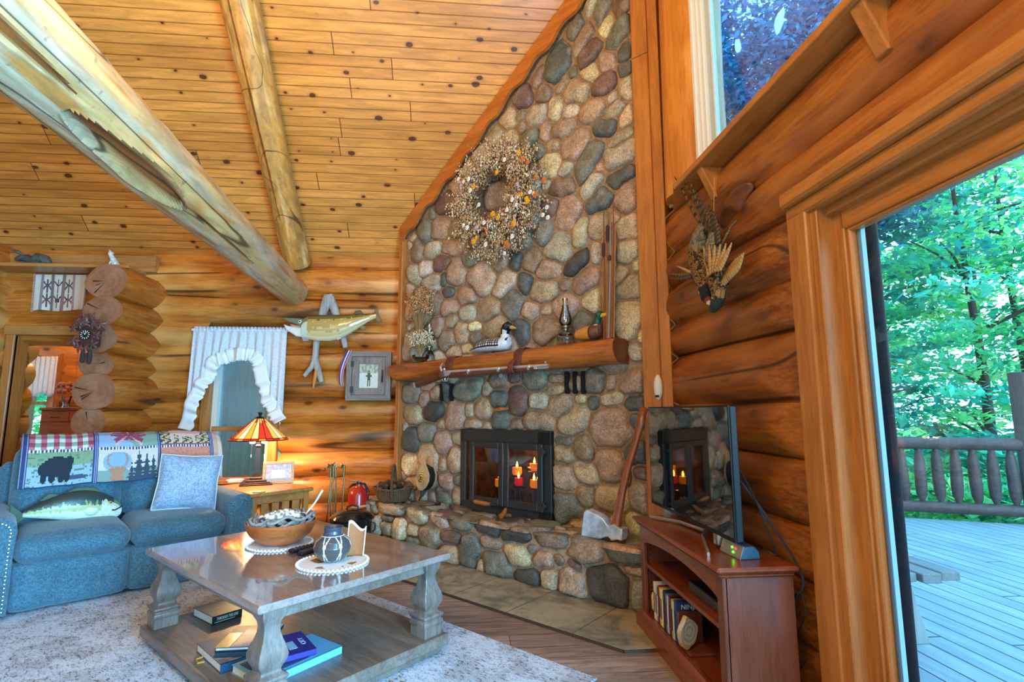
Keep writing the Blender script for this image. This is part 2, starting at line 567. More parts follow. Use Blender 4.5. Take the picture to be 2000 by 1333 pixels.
def log_course(b, axis, a0, a1, zc, half, d0, depth=.14, seed=0, n=22, capmat=1, clampfn=None, tint=None, step=.12, wob=.012):
    """one log lying along axis ('x' or 'y'); d0 is the coordinate of its centre plane, depth its half thickness"""
    k = max(2, int((a1 - a0) / step))
    rr = random.Random(seed)
    ph = [rr.uniform(0, 6.28) for _ in range(6)]
    vs = []; fs = []
    for i in range(k + 1):
        a = a0 + (a1 - a0) * i / k
        z = zc + wob * (sin(a * 1.1 + ph[0]) + .6 * sin(a * 2.7 + ph[1]))
        hh = half * (1 + .05 * sin(a * .9 + ph[2]) + .03 * sin(a * 3.1 + ph[3]))
        dp = depth * (1 + .07 * sin(a * 1.3 + ph[4]) + .04 * sin(a * 4.0 + ph[5]))
        for j in range(n):
            t = 2 * pi * j / n
            w = 1 + .03 * mnoise.noise(Vector((a * 1.8, j * .45, seed * 3.7)))
            dd = d0 + dp * cos(t) * w
            zz = z + hh * sin(t) * w
            p = (a, dd, zz) if axis == 'x' else (dd, a, zz)
            if clampfn: p = clampfn(p)
            vs.append(p)
    for i in range(k):
        for j in range(n):
            j2 = (j + 1) % n
            q = (i * n + j, (i + 1) * n + j, (i + 1) * n + j2, i * n + j2)
            fs.append(q if axis == 'x' else q[::-1])
    g = rr.uniform(.86, 1.12)
    b.col = tint or (g * rr.uniform(.97, 1.03), g, g * rr.uniform(.92, 1.06))
    b.add(vs, fs)
    m = b.mat; b.mat = capmat
    r0 = tuple(range(n)); r1 = tuple(k * n + j for j in range(n))
    if axis == 'x': b.add(vs, [r0, r1[::-1]])
    else: b.add(vs, [r0[::-1], r1])
    b.mat = m
    b.col = (1, 1, 1)


# ---- back wall of logs
SEAM = [3.02, 2.76, 2.4305, 2.149, 1.885, 1.63, 1.344, 1.088, .801, .544, .282, .0]
YB = 5.715
WIN = (-2.66, -1.90, .545, 2.03)     # x0,x1,z0,z1 of the window opening
DOOR = (-4.56, -3.46, 0, 1.97)
b = MB()
for i in range(len(SEAM) - 1):
    z1, z0 = SEAM[i], SEAM[i + 1]
    zc, half = (z0 + z1) / 2, (z1 - z0) * .575
    iv = [(-6.2, -.25)]
    for (x0, x1, a, c) in (WIN, DOOR):
        if zc > a and zc < c:
            nv = []
            for p, q in iv:
                if x0 > p and x1 < q: nv += [(p, x0), (x1, q)]
                else: nv.append((p, q))
            iv = nv
    for p, q in iv:
        if i == 0: b.box(p, q, YB - .06, YB + .1, 2.72, 2.93)
        else: log_course(b, 'x', p, q, zc, half, YB, .150, seed=i * 7 + 1)
# fillers behind the seams around openings
b.col = (.35, .3, .3)
for x0, x1, z0, z1 in ((-6.2, -4.56, 0, 2.9), (-3.46, -2.66, 0, 2.9), (-1.90, -.25, 0, 2.9), (-4.56, -3.46, 1.97, 2.9), (-2.66, -1.9, 0, .545), (-2.66, -1.9, 2.03, 2.9)):
    b.box(x0, x1, YB - .045, YB + .05, z0, z1)
struct(b.build('wall_back', [M_LOG, M_END]))

# ---- stub of the log partition whose round ends face the room
b = MB()
ends = [(208, 550, .185, 5.02), (200, 607, .17, 5.03), (190, 660, .165, 5.0), (187, 712, .15, 5.04), (183, 765, .19, 4.98), (172, 825, .15, 5.0),
        (172, 884, .165, 5.03), (168, 945, .15, 5.0), (165, 1005, .15, 5.02)]
M_LOGY = wood('log_pine_stub', '#d8852a', '#9a4d12', 'y', 1.0, 2.5, .42, True, knot_s=4.2, crack=2.6, pale='#eeb562')
for i, (px, py, r, y0) in enumerate(ends):
    c = onY(px, py, y0)
    rr = random.Random(i + 40)
    vs = []; n = 28; K = 7
    b.col = tuple(random.Random(i).uniform(.85, 1.05) * k for k in (1, .96, .95))
    cx = c.x if i else c.x
    for k in range(K + 1):
        y = y0 + (5.62 - y0) * k / K
        for j in range(n):
            t = 2 * pi * j / n
            w = 1 + .05 * mnoise.noise(Vector((cos(t) * 1.3, sin(t) * 1.3, i * 5.1))) + .1 * (k / K) * abs(cos(t))
            if k == 0: w *= .97
            vs.append((cx + r * 1.03 * w * cos(t) + .02 * k / K, y + .015 * sin(3 * t + i) * (k == 0), c.z + r * .88 * w * sin(t)))
    fs = []
    for k in range(K):
        for j in range(n):
            j2 = (j + 1) % n
            fs.append((k * n + j, (k + 1) * n + j, (k + 1) * n + j2, k * n + j2)[::-1])
    b.add(vs, fs)
    # sawn face with growth rings and a radial check
    b.mat = 1
    R_ = 7
    fv = [(cx, y0 - .004, c.z)]
    for q in range(1, R_ + 1):
        for j in range(n):
            p = vs[j]
            fv.append((cx + (p[0] - cx) * q / R_, y0 + (p[1] - y0) * q / R_, c.z + (p[2] - c.z) * q / R_))
    ff = []; fc = []
    cr = rr.sample(range(n), 4)
    for j in range(n):
        ff.append((0, 1 + j, 1 + (j + 1) % n)); fc.append((.9, .85, .8))
    for q in range(R_ - 1):
        for j in range(n):
            j2 = (j + 1) % n
            ff.append((1 + q * n + j, 1 + (q + 1) * n + j, 1 + (q + 1) * n + j2, 1 + q * n + j2))
            k = .95 - .08 * (q % 2)
            fc.append((k, k * .97, k * .95))
    b.add(fv, ff, cols=fc)
    # wedge-shaped cracks
    b.mat = 2
    for j in cr[:(3 if i in (0, 4) else 1)]:
        a = 2 * pi * j / n
        L_ = rr.uniform(.5, .9) * r
        d = Vector((cos(a), 0, sin(a))); e = Vector((-sin(a), 0, cos(a)))
        p0 = Vector((cx, y0 - .006, c.z)) + d * .01; p1 = Vector((cx, y0 - .0085, c.z)) + d * L_
        b.add([p0, p1 + e * .006, p1 - e * .006], [(0, 1, 2)])
    b.mat = 0; b.col = (1, 1, 1)
def endmat():
    m, nt, bs = _new('sawn_log_face')
    oc = objco(nt)
    a = N(nt, 'Attribute', attribute_name='Col')
    f = noise(nt, mapping(nt, oc, (1, .1, 1)), 18, 4)
    col = mix(nt, lin('#8a4f30'), lin('#b67a52'), f)
    col = mix(nt, col, a.outputs['Color'], 1.0, 'MULTIPLY')
    nt.links.new(col, bs.inputs['Base Color'])
    bs.inputs['Roughness'].default_value = .7
    bump(nt, bs, f, .3, .01)
    return m
M_SAWN = endmat()
M_CRACK = mat('dark_crack', '#2a1208', .9)
struct(b.build('wall_partition', [M_LOGY, M_SAWN, M_CRACK]))

# ---- log wall at the far left, running to the viewer, with notched ends
b = MB()
for i in range(1, len(SEAM) - 1):
    z1, z0 = SEAM[i], SEAM[i + 1]
    off = .12
    log_course(b, 'y', 4.9 if i > 3 else 4.6, 6.0, (z0 + z1) / 2 + off, (z1 - z0) * .575, -4.74, .15, seed=i + 90)
struct(b.build('wall_left', [M_LOGY, M_SAWN]))

# ---- right wall of logs
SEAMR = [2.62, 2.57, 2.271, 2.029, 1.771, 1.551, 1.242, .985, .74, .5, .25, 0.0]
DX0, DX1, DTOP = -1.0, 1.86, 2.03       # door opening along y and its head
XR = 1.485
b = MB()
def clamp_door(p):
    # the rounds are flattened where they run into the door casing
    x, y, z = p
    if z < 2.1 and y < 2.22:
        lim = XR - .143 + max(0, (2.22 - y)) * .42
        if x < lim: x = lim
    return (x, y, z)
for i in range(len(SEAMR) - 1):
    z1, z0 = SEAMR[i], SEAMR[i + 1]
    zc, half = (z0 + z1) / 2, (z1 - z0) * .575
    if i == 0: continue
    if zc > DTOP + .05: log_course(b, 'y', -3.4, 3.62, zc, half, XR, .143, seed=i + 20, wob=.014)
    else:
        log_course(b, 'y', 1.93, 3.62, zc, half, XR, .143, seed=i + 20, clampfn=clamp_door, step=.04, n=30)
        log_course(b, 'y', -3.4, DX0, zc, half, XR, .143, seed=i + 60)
b.col = (.3, .27, .27)
b.box(XR - .05, XR + .1, 1.9, 3.62, 0, 2.62); b.box(XR - .05, XR + .1, -3.4, DX0, 0, 2.62); b.box(XR - .05, XR + .1, -3.4, 3.62, 2.1, 2.62)
# wall beside and above the upper window
b.col = (1.1, 1.05, 1)
b.box(XR - .03, XR + .1, 2.99, 3.62, 2.60, 5.7)
b.box(XR - .03, XR + .1, -3.4, 2.99, 4.75, 7.6)
b.box(XR - .03, XR + .1, -3.4, -1.2, 2.6, 4.8)
struct(b.build('wall_right', [M_LOGR, M_END]))

# burl on the header log
b = MB()
pb = onX(1425, 410, 1.36)
b.ball((0, 0, 0), (.050, .17, .075), n=48, m=28)
b.v = [(1.372 + x + .030 * mnoise.noise(Vector((x * 8, y * 14, z * 16))), pb.y - .03 + y * (1 + .25 * mnoise.noise(Vector((z * 9, 1, y * 5)))), pb.z + .005 + z * (1 + .4 * mnoise.noise(Vector((y * 9, 2, 3)))) - y * .16) for x, y, z in b.v]
o = b.build('trim_burl', wood('burl', '#7e441c', '#3a1b0c', 'y', .5, 3.5, .5, knot_s=9, crack=3.0), angle=180)
o['kind'] = 'structure'

# half-round log post beside the upper window
b = MB()
b.tube([(1.52, 3.19, 2.6), (1.52, 3.19, 3.4), (1.53, 3.18, 4.3), (1.53, 3.18, 5.2)], [.205, .2, .205, .2], 28)
o = b.build('trim_log_post', wood('log_post_pale', '#dc8f36', '#b06420', 'z', 1.0, 1.2, .4, knot_s=2.0, pale='#f2c06e'))
struct(o)

# ---- sliding glass door in the right wall
YA, YZ = 2.0, 1.085
b = MB()
D = []
xc = 1.335
b.box(xc, xc + .05, 1.885, 2.005, -.0, 2.035, bev=.006)                  # face casing, two steps
b.box(xc + .02, xc + .12, 1.845, 1.886, 0, 2.02, bev=.004)
casing = b.build('door_1', [M_TRIM], smooth=True, angle=30)
struct(casing)
b = MB(); b.box(xc - .035, xc + .10, -1.1, 1.995, 2.036, 2.10, bev=.01); b.box(xc - .002, xc + .10, -1.1, 2.0, 1.985, 2.04, bev=.008); b.box(xc + .05, xc + .12, -1.1, 1.86, 1.955, 1.99, bev=.006)
b.build('header', M_TRIMX, casing, angle=30)
b = MB()
b.box(1.42, 1.475, 1.79, 1.85, .03, 1.96, bev=.004); b.box(1.43, 1.47, 1.772, 1.792, .1, 1.92, bev=.006)
b.box(1.42, 1.475, 1.02, 1.105, .03, 1.96, bev=.004)
b.build('sash_stile', M_TRIM, casing, angle=30)
b = MB(); b.box(1.42, 1.475, 1.10, 1.80, 1.885, 1.965, bev=.004); b.box(1.42, 1.475, 1.10, 1.80, .03, .19, bev=.004); b.box(1.43, 1.47, 1.10, 1.78, 1.872, 1.888, bev=.004)
b.build('sash_rail', M_TRIMX, casing, angle=30)
b = MB(); b.box(1.40, 1.62, DX0, 1.9, -.02, .03)
b.build('sill', M_TRIMX, casing)
b = MB(); b.add([(1.455, 1.10, .19), (1.455, 1.775, .19), (1.455, 1.775, 1.885), (1.455, 1.10, 1.885)], [(0, 3, 2, 1)])
b.build('pane', M_GLASS, casing, smooth=False)
b = MB()
b.box(1.458, 1.475, 1.752, 1.775, .19, 1.885)
b.build('glazing_edge', mat('pale_blue_edge', '#9fc6de', .4), casing)
# second leaf, nearer the viewer than the picture's edge
b = MB(); b.box(1.48, 1.53, .93, 1.03, .03, 1.96); b.box(1.48, 1.53, -1.0, -.9, .03, 1.96); b.box(1.48, 1.53, -.9, .93, .03, .19); b.box(1.48, 1.53, -.9, .93, 1.88, 1.96)
b.build('rear_sash', M_TRIM, casing)
b = MB(); b.add([(1.505, -.9, .19), (1.505, .93, .19), (1.505, .93, 1.88), (1.505, -.9, 1.88)], [(0, 3, 2, 1)])
b.build('rear_pane', M_GLASS, casing, smooth=False)
# dark frame of the insect screen outside the glass
b = MB(); b.tube([(1.56, 1.855, .04), (1.56, 1.84, 1.95)], .036, 14, sq=.8)
b.box(1.55, 1.58, 1.885, 1.90, .04, 1.96)
b.build('screen_frame', mat('dark_bronze', '#0a121c', .6, spec=.15), casing)

# ---- upper window with its shelf
b = MB()
fw = [(1.425, 1.47, 2.945, 2.985), (1.44, 1.48, 2.905, 2.945), (1.45, 1.49, 2.865, 2.905)]
for x0, x1, y0, y1 in fw: b.box(x0, x1, y0, y1, 2.58, 4.75, bev=.006)
b.box(1.45, 1.49, -1.2, 2.87, 2.56, 2.64); b.box(1.45, 1.49, -1.2, 2.87, 4.70, 4.78)
wf = b.build('window_1', M_WHITE, angle=30); struct(wf)
b = MB(); b.box(1.445, 1.475, 2.955, 2.972, 2.6, 4.7)
b.box(1.462, 1.484, 2.912, 2.928, 2.6, 4.7)
b.build('wood_bead', M_TRIM, wf)
b = MB(); b.box(1.47, 1.50, 2.80, 2.868, 2.6, 4.72, bev=.006); b.box(1.47, 1.50, .6, .67, 2.6, 4.72)
b.build('inner_frame', mat('pale_vinyl', '#bfd2d8', .4), wf, angle=30)
b = MB(); b.add([(1.487, -1.2, 2.62), (1.487, 2.81, 2.62), (1.487, 2.81, 4.72), (1.487, -1.2, 4.72)], [(0, 3, 2, 1)])
b.build('pane', M_GLASSD, wf, smooth=False)
b = MB(); b.box(1.245, 1.45, -2.5, 2.93, 2.535, 2.572, bev=.004)
b.add([(1.245, 2.93, 2.535), (1.245, 2.93, 2.572), (1.42, 3.36, 2.572), (1.42, 3.36, 2.535), (1.45, 2.93, 2.535), (1.45, 2.93, 2.572)], [(0, 3, 4), (1, 5, 2), (0, 1, 2, 3)])
sh = b.build('trim_window_shelf', M_TRIMX, angle=30); struct(sh)
for y in (onX(1375, 355, 1.30).y, onX(1690, 50, 1.30).y):
    b = MB(); b.prism([(1.27, 2.535), (1.40, 2.535), (1.40, 2.36), (1.35, 2.36)], y - .03, y + .03, ax='y')
    b.build('bracket', M_TRIM, sh, smooth=False, bevel=.006)

# ---- far hall seen through the doorway at the left
b = MB()
hwx = onY(67, 780, 7.25).x
for i in range(9):
    z0 = .02 + i * .30
    iv = [(-7.2, -2.6)] if not (.85 < z0 + .15 < 1.95) else [(-7.2, hwx - .2), (hwx + .2, -2.6)]
    for p, q in iv: log_course(b, 'x', p, q, z0 + .15, .172, 7.42, .125, seed=i + 300, tint=(1.15, 1.15, 1.1))
b.col = (.4, .35, .3)
for q in ((-7.2, hwx - .2, 0, 2.8), (hwx + .2, -2.6, 0, 2.8), (hwx - .2, hwx + .2, 0, .9), (hwx - .2, hwx + .2, 1.95, 2.8)): b.box(q[0], q[1], 7.4, 7.5, q[2], q[3])
struct(b.build('wall_hall', [M_LOG, M_END]))
b = MB(); b.box(-7.2, -2.5, 5.9, 7.5, -.12, 0.002); struct(b.build('floor_hall', bpy.data.materials['floor_planks'], smooth=False))
b = MB(); b.box(-7.2, -2.5, 5.82, 7.5, 2.72, 2.8); struct(b.build('ceiling_hall', M_TRIMB, smooth=False))
b = MB(); b.box(-2.75, -2.65, 5.82, 7.5, 0, 2.75); struct(b.build('wall_hall_side', M_TRIM, smooth=False))

# the unseen sides of the room
b = MB(); b.box(-7, 1.62, -3.7, -3.6, -.1, 8.5); struct(b.build('wall_rear', M_TRIMB, smooth=False))
b = MB(); b.box(-6.9, -6.8, -3.7, 5.8, -.1, 8.5); struct(b.build('wall_side', M_TRIMX, smooth=False))

# doorway casing
b = MB()
b.box(-4.52, -4.44, 5.50, 5.545, 0, 1.985, bev=.006); b.box(-4.52, -4.44, 5.52, 5.68, 0, 1.96); b.box(-3.46, -3.42, 5.54, 5.85, 0, 1.96)
o = b.build('door_2', M_TRIM, angle=30); struct(o)
b = MB(); b.box(-4.54, -3.46, 5.49, 5.75, 1.965, 2.06, bev=.006)
b.build('header', M_TRIMB, o, angle=30)

# ---- ledge over the doorway with its back board
b = MB(); b.box(-6, -3.30, 5.26, 5.62, 2.60, 2.633, bev=.004); b.box(-6, -3.20, 5.52, 5.60, 2.633, 2.80)
o = b.build('trim_ledge', M_TRIMB, smooth=False); struct(o)
b = MB(); b.prism([(5.30, 2.60), (5.58, 2.60), (5.58, 2.42), (5.52, 2.42)], -3.36, -3.31, ax='x')
b.build('bracket', M_TRIM, o, smooth=False)

# ---- window in the back wall (behind the lace)
x0, x1, z0, z1 = WIN
b = MB()
for p in ((x0, x0 + .085), (x1 - .085, x1)): b.box(p[0], p[1], 5.535, 5.60, z0, z1, bev=.005)
b.box(x0 + .08, x1 - .08, 5.54, 5.60, z1 - .09, z1, bev=.005)
wb = b.build('window_2', M_TRIM, angle=30); struct(wb)
b = MB(); b.box(x0 - .02, x1 + .05, 5.44, 5.62, z0 - .04, z0, bev=.005)
b.build('sill', M_TRIMB, wb, angle=30)
b = MB()
for p in ((x0 + .085, x0 + .135), (x1 - .135, x1 - .085)): b.box(p[0], p[1], 5.60, 5.68, z0, z1 - .08)
b.build('vinyl_jamb', M_CREAM, wb)
zm = onY(460, 838, 5.6).z
b = MB(); b.box(x0 + .10, x1 - .10, 5.585, 5.64, zm - .025, zm + .025, bev=.005)
b.build('meeting_rail', M_TRIMB, wb, angle=30)
b = MB(); b.add([(x0 + .1, 5.66, z0), (x1 - .1, 5.66, z0), (x1 - .1, 5.66, z1 - .08), (x0 + .1, 5.66, z1 - .08)], [(0, 1, 2, 3)])
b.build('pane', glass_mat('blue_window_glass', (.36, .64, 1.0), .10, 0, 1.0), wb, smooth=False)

# ---- window of the hall
p = onY(67, 780, 7.25)
b = MB(); b.box(p.x - .22, p.x - .15, 7.22, 7.31, .9, 1.95); b.box(p.x + .17, p.x + .25, 7.22, 7.31, .9, 1.95)
zr = onY(67, 788, 7.25).z
b.box(p.x - .2, p.x + .2, 7.23, 7.30, zr - .02, zr + .02)
b.box(p.x - .27, p.x - .19, 7.25, 7.52, .88, 1.97); b.box(p.x + .19, p.x + .27, 7.25, 7.52, .88, 1.97); b.box(p.x - .27, p.x + .27, 7.25, 7.52, .84, .90)
wh = b.build('window_3', M_TRIM, smooth=False); struct(wh)
b = MB(); b.add([(p.x - .2, 7.29, .9), (p.x + .2, 7.29, .9), (p.x + .2, 7.29, 1.95), (p.x - .2, 7.29, 1.95)], [(0, 1, 2, 3)])
b.build('pane', M_GLASS, wh, smooth=False)
# ------------------------------------------------------------------ stone fireplace (local x along the face, -y into the room)
CF, CH = 4.76, 4.25           # x + y of the face and of the hearth front
HZ = .375
FO = Vector((-.64, 5.40, 0))
FR = -pi / 4
FM = T(*FO) @ rotz(FR)
FMI = FM.inverted()
def floc(p): return FMI @ Vector(p)
def fpx(x, y, c=CF):
    """pixel -> (u, z) on a plane parallel to the fireplace face"""
    q = floc(onC(x, y, c)); return q.x, q.z
def fceil(u): return ceil_z(5.40 - .70711 * u)

STONE_C = {'l': '#b5a68c', 'g': '#7a7662', 'm': '#775a4c', 'y': '#ccb88a', 'b': '#927a60', 'd': '#5b5e56', 'p': '#ac8b72', 't': '#b59a78', 'k': '#494641'}
def stone_mat():
    m, nt, bs = _new('field_stone')
    oc = objco(nt)
    a = N(nt, 'Attribute', attribute_name='Col')
    f1 = noise(nt, oc, 9, 6, .62)
    f2 = noise(nt, oc, 75, 3, .7)
    vo = N(nt, 'TexVoronoi'); vo.inputs['Scale'].default_value = 60; nt.links.new(oc, vo.inputs['Vector'])
    c = mix(nt, a.outputs['Color'], smooth_(nt, f1, .25, .75, .68, 1.32), 1.0, 'MULTIPLY')
    c = mix(nt, c, smooth_(nt, f2, .3, .7, .66, 1.34), 1.0, 'MULTIPLY')
    f3 = noise(nt, oc, 210, 2, .8)
    c = mix(nt, c, smooth_(nt, f3, .32, .68, .72, 1.28), 1.0, 'MULTIPLY')
    vn = math_(nt, 'ABSOLUTE', math_(nt, 'SUBTRACT', noise(nt, oc, 6, 4, .6, 1.2), .5))
    c = mix(nt, c, (.07, .055, .045), smooth_(nt, vn, .002, .010, .45, 0))
    c = mix(nt, c, (.46, .36, .27), smooth_(nt, noise(nt, oc, 5, 4), .58, .72, 0, .45))
    nt.links.new(c, bs.inputs['Base Color'])
    bs.inputs['Roughness'].default_value = .5
    bs.inputs['Coat Weight'].default_value = .12
    bs.inputs['Coat Roughness'].default_value = .35
    h = math_(nt, 'ADD', math_(nt, 'MULTIPLY', f1, .7), math_(nt, 'MULTIPLY', f2, .3))
    bump(nt, bs, h, .9, .022)
    return m
M_STONE = stone_mat()
M_MORTAR = mat('mortar', '#957455', .9, noise_s=30, noise_a=.3, bump_s=.6)

def stone_field(b, seeds, M, gap=.0075, H=.05, K=28, bounds=None, reach=1.42, rnd=None):
    """seeds: (u, v, ru, rv, rot, colour); packs rounded stones against each other on the plane of M (third axis outward)"""
    pre = []
    for (u, v, ru, rv, a, c) in seeds: pre.append((u, v, ru, rv, cos(a), sin(a)))
    def dist(i, x, y):
        u, v, ru, rv, ca, sa = pre[i]
        dx, dy = x - u, y - v
        p, q = (dx * ca + dy * sa) / ru, (-dx * sa + dy * ca) / rv
        return (abs(p) ** 2.4 + abs(q) ** 2.4) ** (1 / 2.4)
    for i, s_ in enumerate(seeds):
        u, v, ru, rv, a, colr = s_
        R = max(ru, rv)
        near = [j for j in range(len(seeds)) if j != i and hypot(seeds[j][0] - u, seeds[j][1] - v) < R * 1.4 + max(seeds[j][2], seeds[j][3]) * 1.4]
        rad = []
        for k in range(K):
            t = 2 * pi * k / K
            cx, sy_ = cos(t), sin(t)
            r = 0.0; st = R / 26
            while r < R * 1.5:
                r2 = r + st
                x, y = u + cx * r2, v + sy_ * r2
                d = dist(i, x, y)
                if d > reach: break
                if bounds and not bounds(x, y): break
                if any(dist(j, x, y) < d for j in near): break
                r = r2
            rad.append(max(r - gap, .008))
        for _ in range(1):
            rad = [min(rad[k] * 1.02, .25 * rad[k - 1] + .5 * rad[k] + .25 * rad[(k + 1) % K]) for k in range(K)]
        rs = random.Random(i * 31 + 5)
        h = min(H, .55 * sum(rad) / K) * rs.uniform(.75, 1.15)
        tilt = (rs.uniform(-.16, .16), rs.uniform(-.16, .16))
        prof = [(1.0, -.35), (.99, .12), (.93, .45), (.82, .70), (.62, .88), (.35, .97)]
        vs = []; fs = []
        for (q, hh) in prof:
            for k in range(K):
                t = 2 * pi * k / K
                x, y = u + cos(t) * rad[k] * q, v + sin(t) * rad[k] * q
                nz = mnoise.noise(Vector((x * 11, y * 11, i * 2.3)))
                z = h * hh + (h * .28 * nz + tilt[0] * (x - u) + tilt[1] * (y - v)) * (1 if hh > .3 else 0)
                vs.append((x, y, z))
        vs.append((u, v, h + h * .28 * mnoise.noise(Vector((u * 11, v * 11, i * 2.3)))))
        for p in range(len(prof) - 1):
            for k in range(K):
                k2 = (k + 1) % K
                fs.append((p * K + k, p * K + k2, (p + 1) * K + k2, (p + 1) * K + k))
        for k in range(K): fs.append(((len(prof) - 1) * K + k, (len(prof) - 1) * K + (k + 1) % K, len(vs) - 1))
        b.col = jit(lin(STONE_C[colr]), .16)
        b.add(vs, fs, M)
    b.col = (1, 1, 1)

ZA = (940, 0, 5.333); ZB = (790, 240, 4.167); ZC = (780, 440, 4.08); ZD = (780, 680, 4.08); ZE = (840, 740, 3.92)
FACE = {
ZA: """1150,60,120,55,50,l 1250,130,140,75,60,g 1460,100,95,85,90,m 980,310,130,80,55,g 1075,410,175,80,50,b 1305,290,115,70,60,y 1430,370,190,90,50,g
1140,570,175,90,50,m 1310,640,115,90,90,p 1490,550,120,60,90,d 805,650,220,140,75,d 1495,735,85,70,90,d 1135,770,100,100,0,t 1290,900,140,110,35,m
965,750,60,55,90,g 845,885,110,45,60,b 990,960,145,120,0,t 600,810,130,60,75,b 1510,930,135,75,95,l 1365,1020,68,65,0,l 445,1030,105,110,0,m 655,980,85,100,0,b
785,1130,130,75,78,y 925,1165,85,75,0,l 1170,1150,160,110,30,p 1400,1140,120,75,25,l 580,1210,110,110,0,l 415,1205,50,55,0,b 280,1230,95,110,0,t 1530,1220,120,80,60,t""",
ZB: """1630,50,100,75,0,d 1760,130,120,50,25,l 1755,260,130,110,0,l 1500,320,200,85,60,g 1395,180,130,120,30,p 1300,60,110,80,0,p 1155,80,85,50,80,p 1215,190,60,60,0,p
1200,345,105,75,75,y 1320,375,75,55,60,l 1595,365,40,40,0,p 1760,450,130,75,25,d 1515,520,115,65,45,l 1590,640,135,80,40,d 1810,610,130,80,80,p 1300,530,115,80,0,b
1200,690,90,70,90,m 1335,735,130,120,60,p 1440,890,130,65,75,y 1825,850,95,90,0,t 1570,830,110,70,90,t 1155,880,110,60,80,g 1030,130,90,75,90,g 860,140,75,60,0,t
740,110,75,80,0,t 960,50,50,45,90,b 1090,230,70,55,90,g 620,240,60,60,0,l 440,540,70,60,90,p 350,650,80,90,0,m 750,600,80,90,0,b 530,620,110,110,0,t 230,750,50,30,90,g
185,890,85,60,100,g 290,870,90,70,90,t 900,350,90,80,0,b 880,800,110,80,0,t 640,420,80,80,0,t 480,880,110,80,0,b 700,850,90,80,0,l""",
ZC: """155,200,95,45,95,b 275,200,75,60,30,l 430,180,90,75,0,p 345,300,75,65,20,m 565,260,80,60,90,g 135,390,70,45,90,l 220,340,65,55,90,l 460,370,105,75,100,p 275,465,70,65,90,l
355,430,60,28,90,d 395,535,50,45,0,d 655,440,130,95,100,t 840,475,115,70,45,l 930,290,85,50,75,d 1060,290,80,80,40,b 1005,470,95,55,85,d 1280,180,130,105,75,l 1420,310,120,75,35,k
1205,350,90,80,0,t 1565,230,85,45,90,l 1160,530,120,80,0,t 1480,440,120,85,50,p 1325,475,55,50,90,b 1825,220,95,85,90,l 1840,500,95,95,0,t 1770,400,80,60,60,t 1890,320,55,35,90,l
1530,610,90,75,90,y 550,560,95,75,0,p 410,660,65,65,0,p 300,640,85,50,80,b 545,710,70,65,20,l 720,680,95,95,0,t 915,630,110,80,75,g 1045,690,75,65,90,t 1180,680,45,45,0,t
1335,650,100,95,90,p 300,810,80,52,80,p 420,770,55,50,30,t 385,920,85,55,70,b 505,850,95,58,90,t 600,810,50,40,0,y 765,810,95,75,30,t 615,900,50,50,0,g 990,850,115,60,90,d
1160,840,105,105,0,b 1455,770,100,85,90,g 1830,750,145,98,90,y 1930,890,60,30,90,y 440,1010,55,45,0,t 540,985,40,40,0,y 250,960,60,50,90,t 1680,330,60,50,90,t 1660,600,110,40,90,t 1890,1010,70,60,0,l
800,300,70,60,0,b 180,560,60,50,0,b 190,720,70,60,0,b 1660,830,80,45,90,b""",
ZD: """110,360,85,55,90,g 205,410,70,35,90,p 300,370,55,50,90,t 380,360,90,30,90,d 560,345,110,80,10,g 230,310,50,35,20,t 700,340,65,38,90,t 805,270,70,55,0,b 920,245,50,40,0,m
1080,260,100,75,0,g 1245,340,75,45,0,t 1265,245,70,40,0,b 1575,265,95,80,90,g 1690,280,70,45,80,p 1860,280,110,85,0,p 280,500,90,85,90,k 120,535,80,65,90,t 450,540,122,80,85,p
565,500,60,35,90,t 680,480,98,75,100,t 800,415,75,65,90,d 955,425,130,80,90,m 1110,420,75,65,0,l 1445,410,45,40,0,y 1555,440,60,45,90,d 1695,405,90,55,10,l 1285,460,95,85,20,t
1890,440,90,60,0,d 820,570,85,70,90,d 935,605,55,55,0,b 1125,590,130,75,-15,b 1400,585,130,105,30,t 1670,640,155,150,90,p 340,610,45,35,90,p 110,730,105,55,80,d 230,680,85,70,90,g
355,760,105,70,120,p 590,600,70,40,0,t 475,720,60,50,90,t 1310,740,70,40,0,g 1475,800,115,75,100,b 1310,855,85,65,-20,t 95,930,90,50,90,y 240,880,125,75,100,t 350,930,70,35,90,t
450,890,115,68,90,t 1680,930,145,100,95,p 1910,840,105,85,0,d 1490,995,110,85,-20,t 1325,1030,118,80,110,t 1930,1000,65,55,90,m 375,1080,95,58,100,p 480,1060,55,40,90,g 1420,290,50,60,0,b
1900,580,60,60,0,d 250,1080,80,60,90,b 120,1090,70,60,0,t""",
ZE: """1060,980,115,110,90,g 1195,900,85,65,90,b 1390,910,130,95,0,t 1610,900,125,75,95,t 1580,1110,85,65,90,y 1520,770,60,30,90,d 100,890,80,70,90,g 220,890,70,50,90,t 20,900,70,45,90,b
1280,1060,80,60,0,b 1150,1120,80,40,0,t 60,1000,80,40,0,b -60,880,80,60,90,t -150,900,80,70,90,b"""}
seeds = []
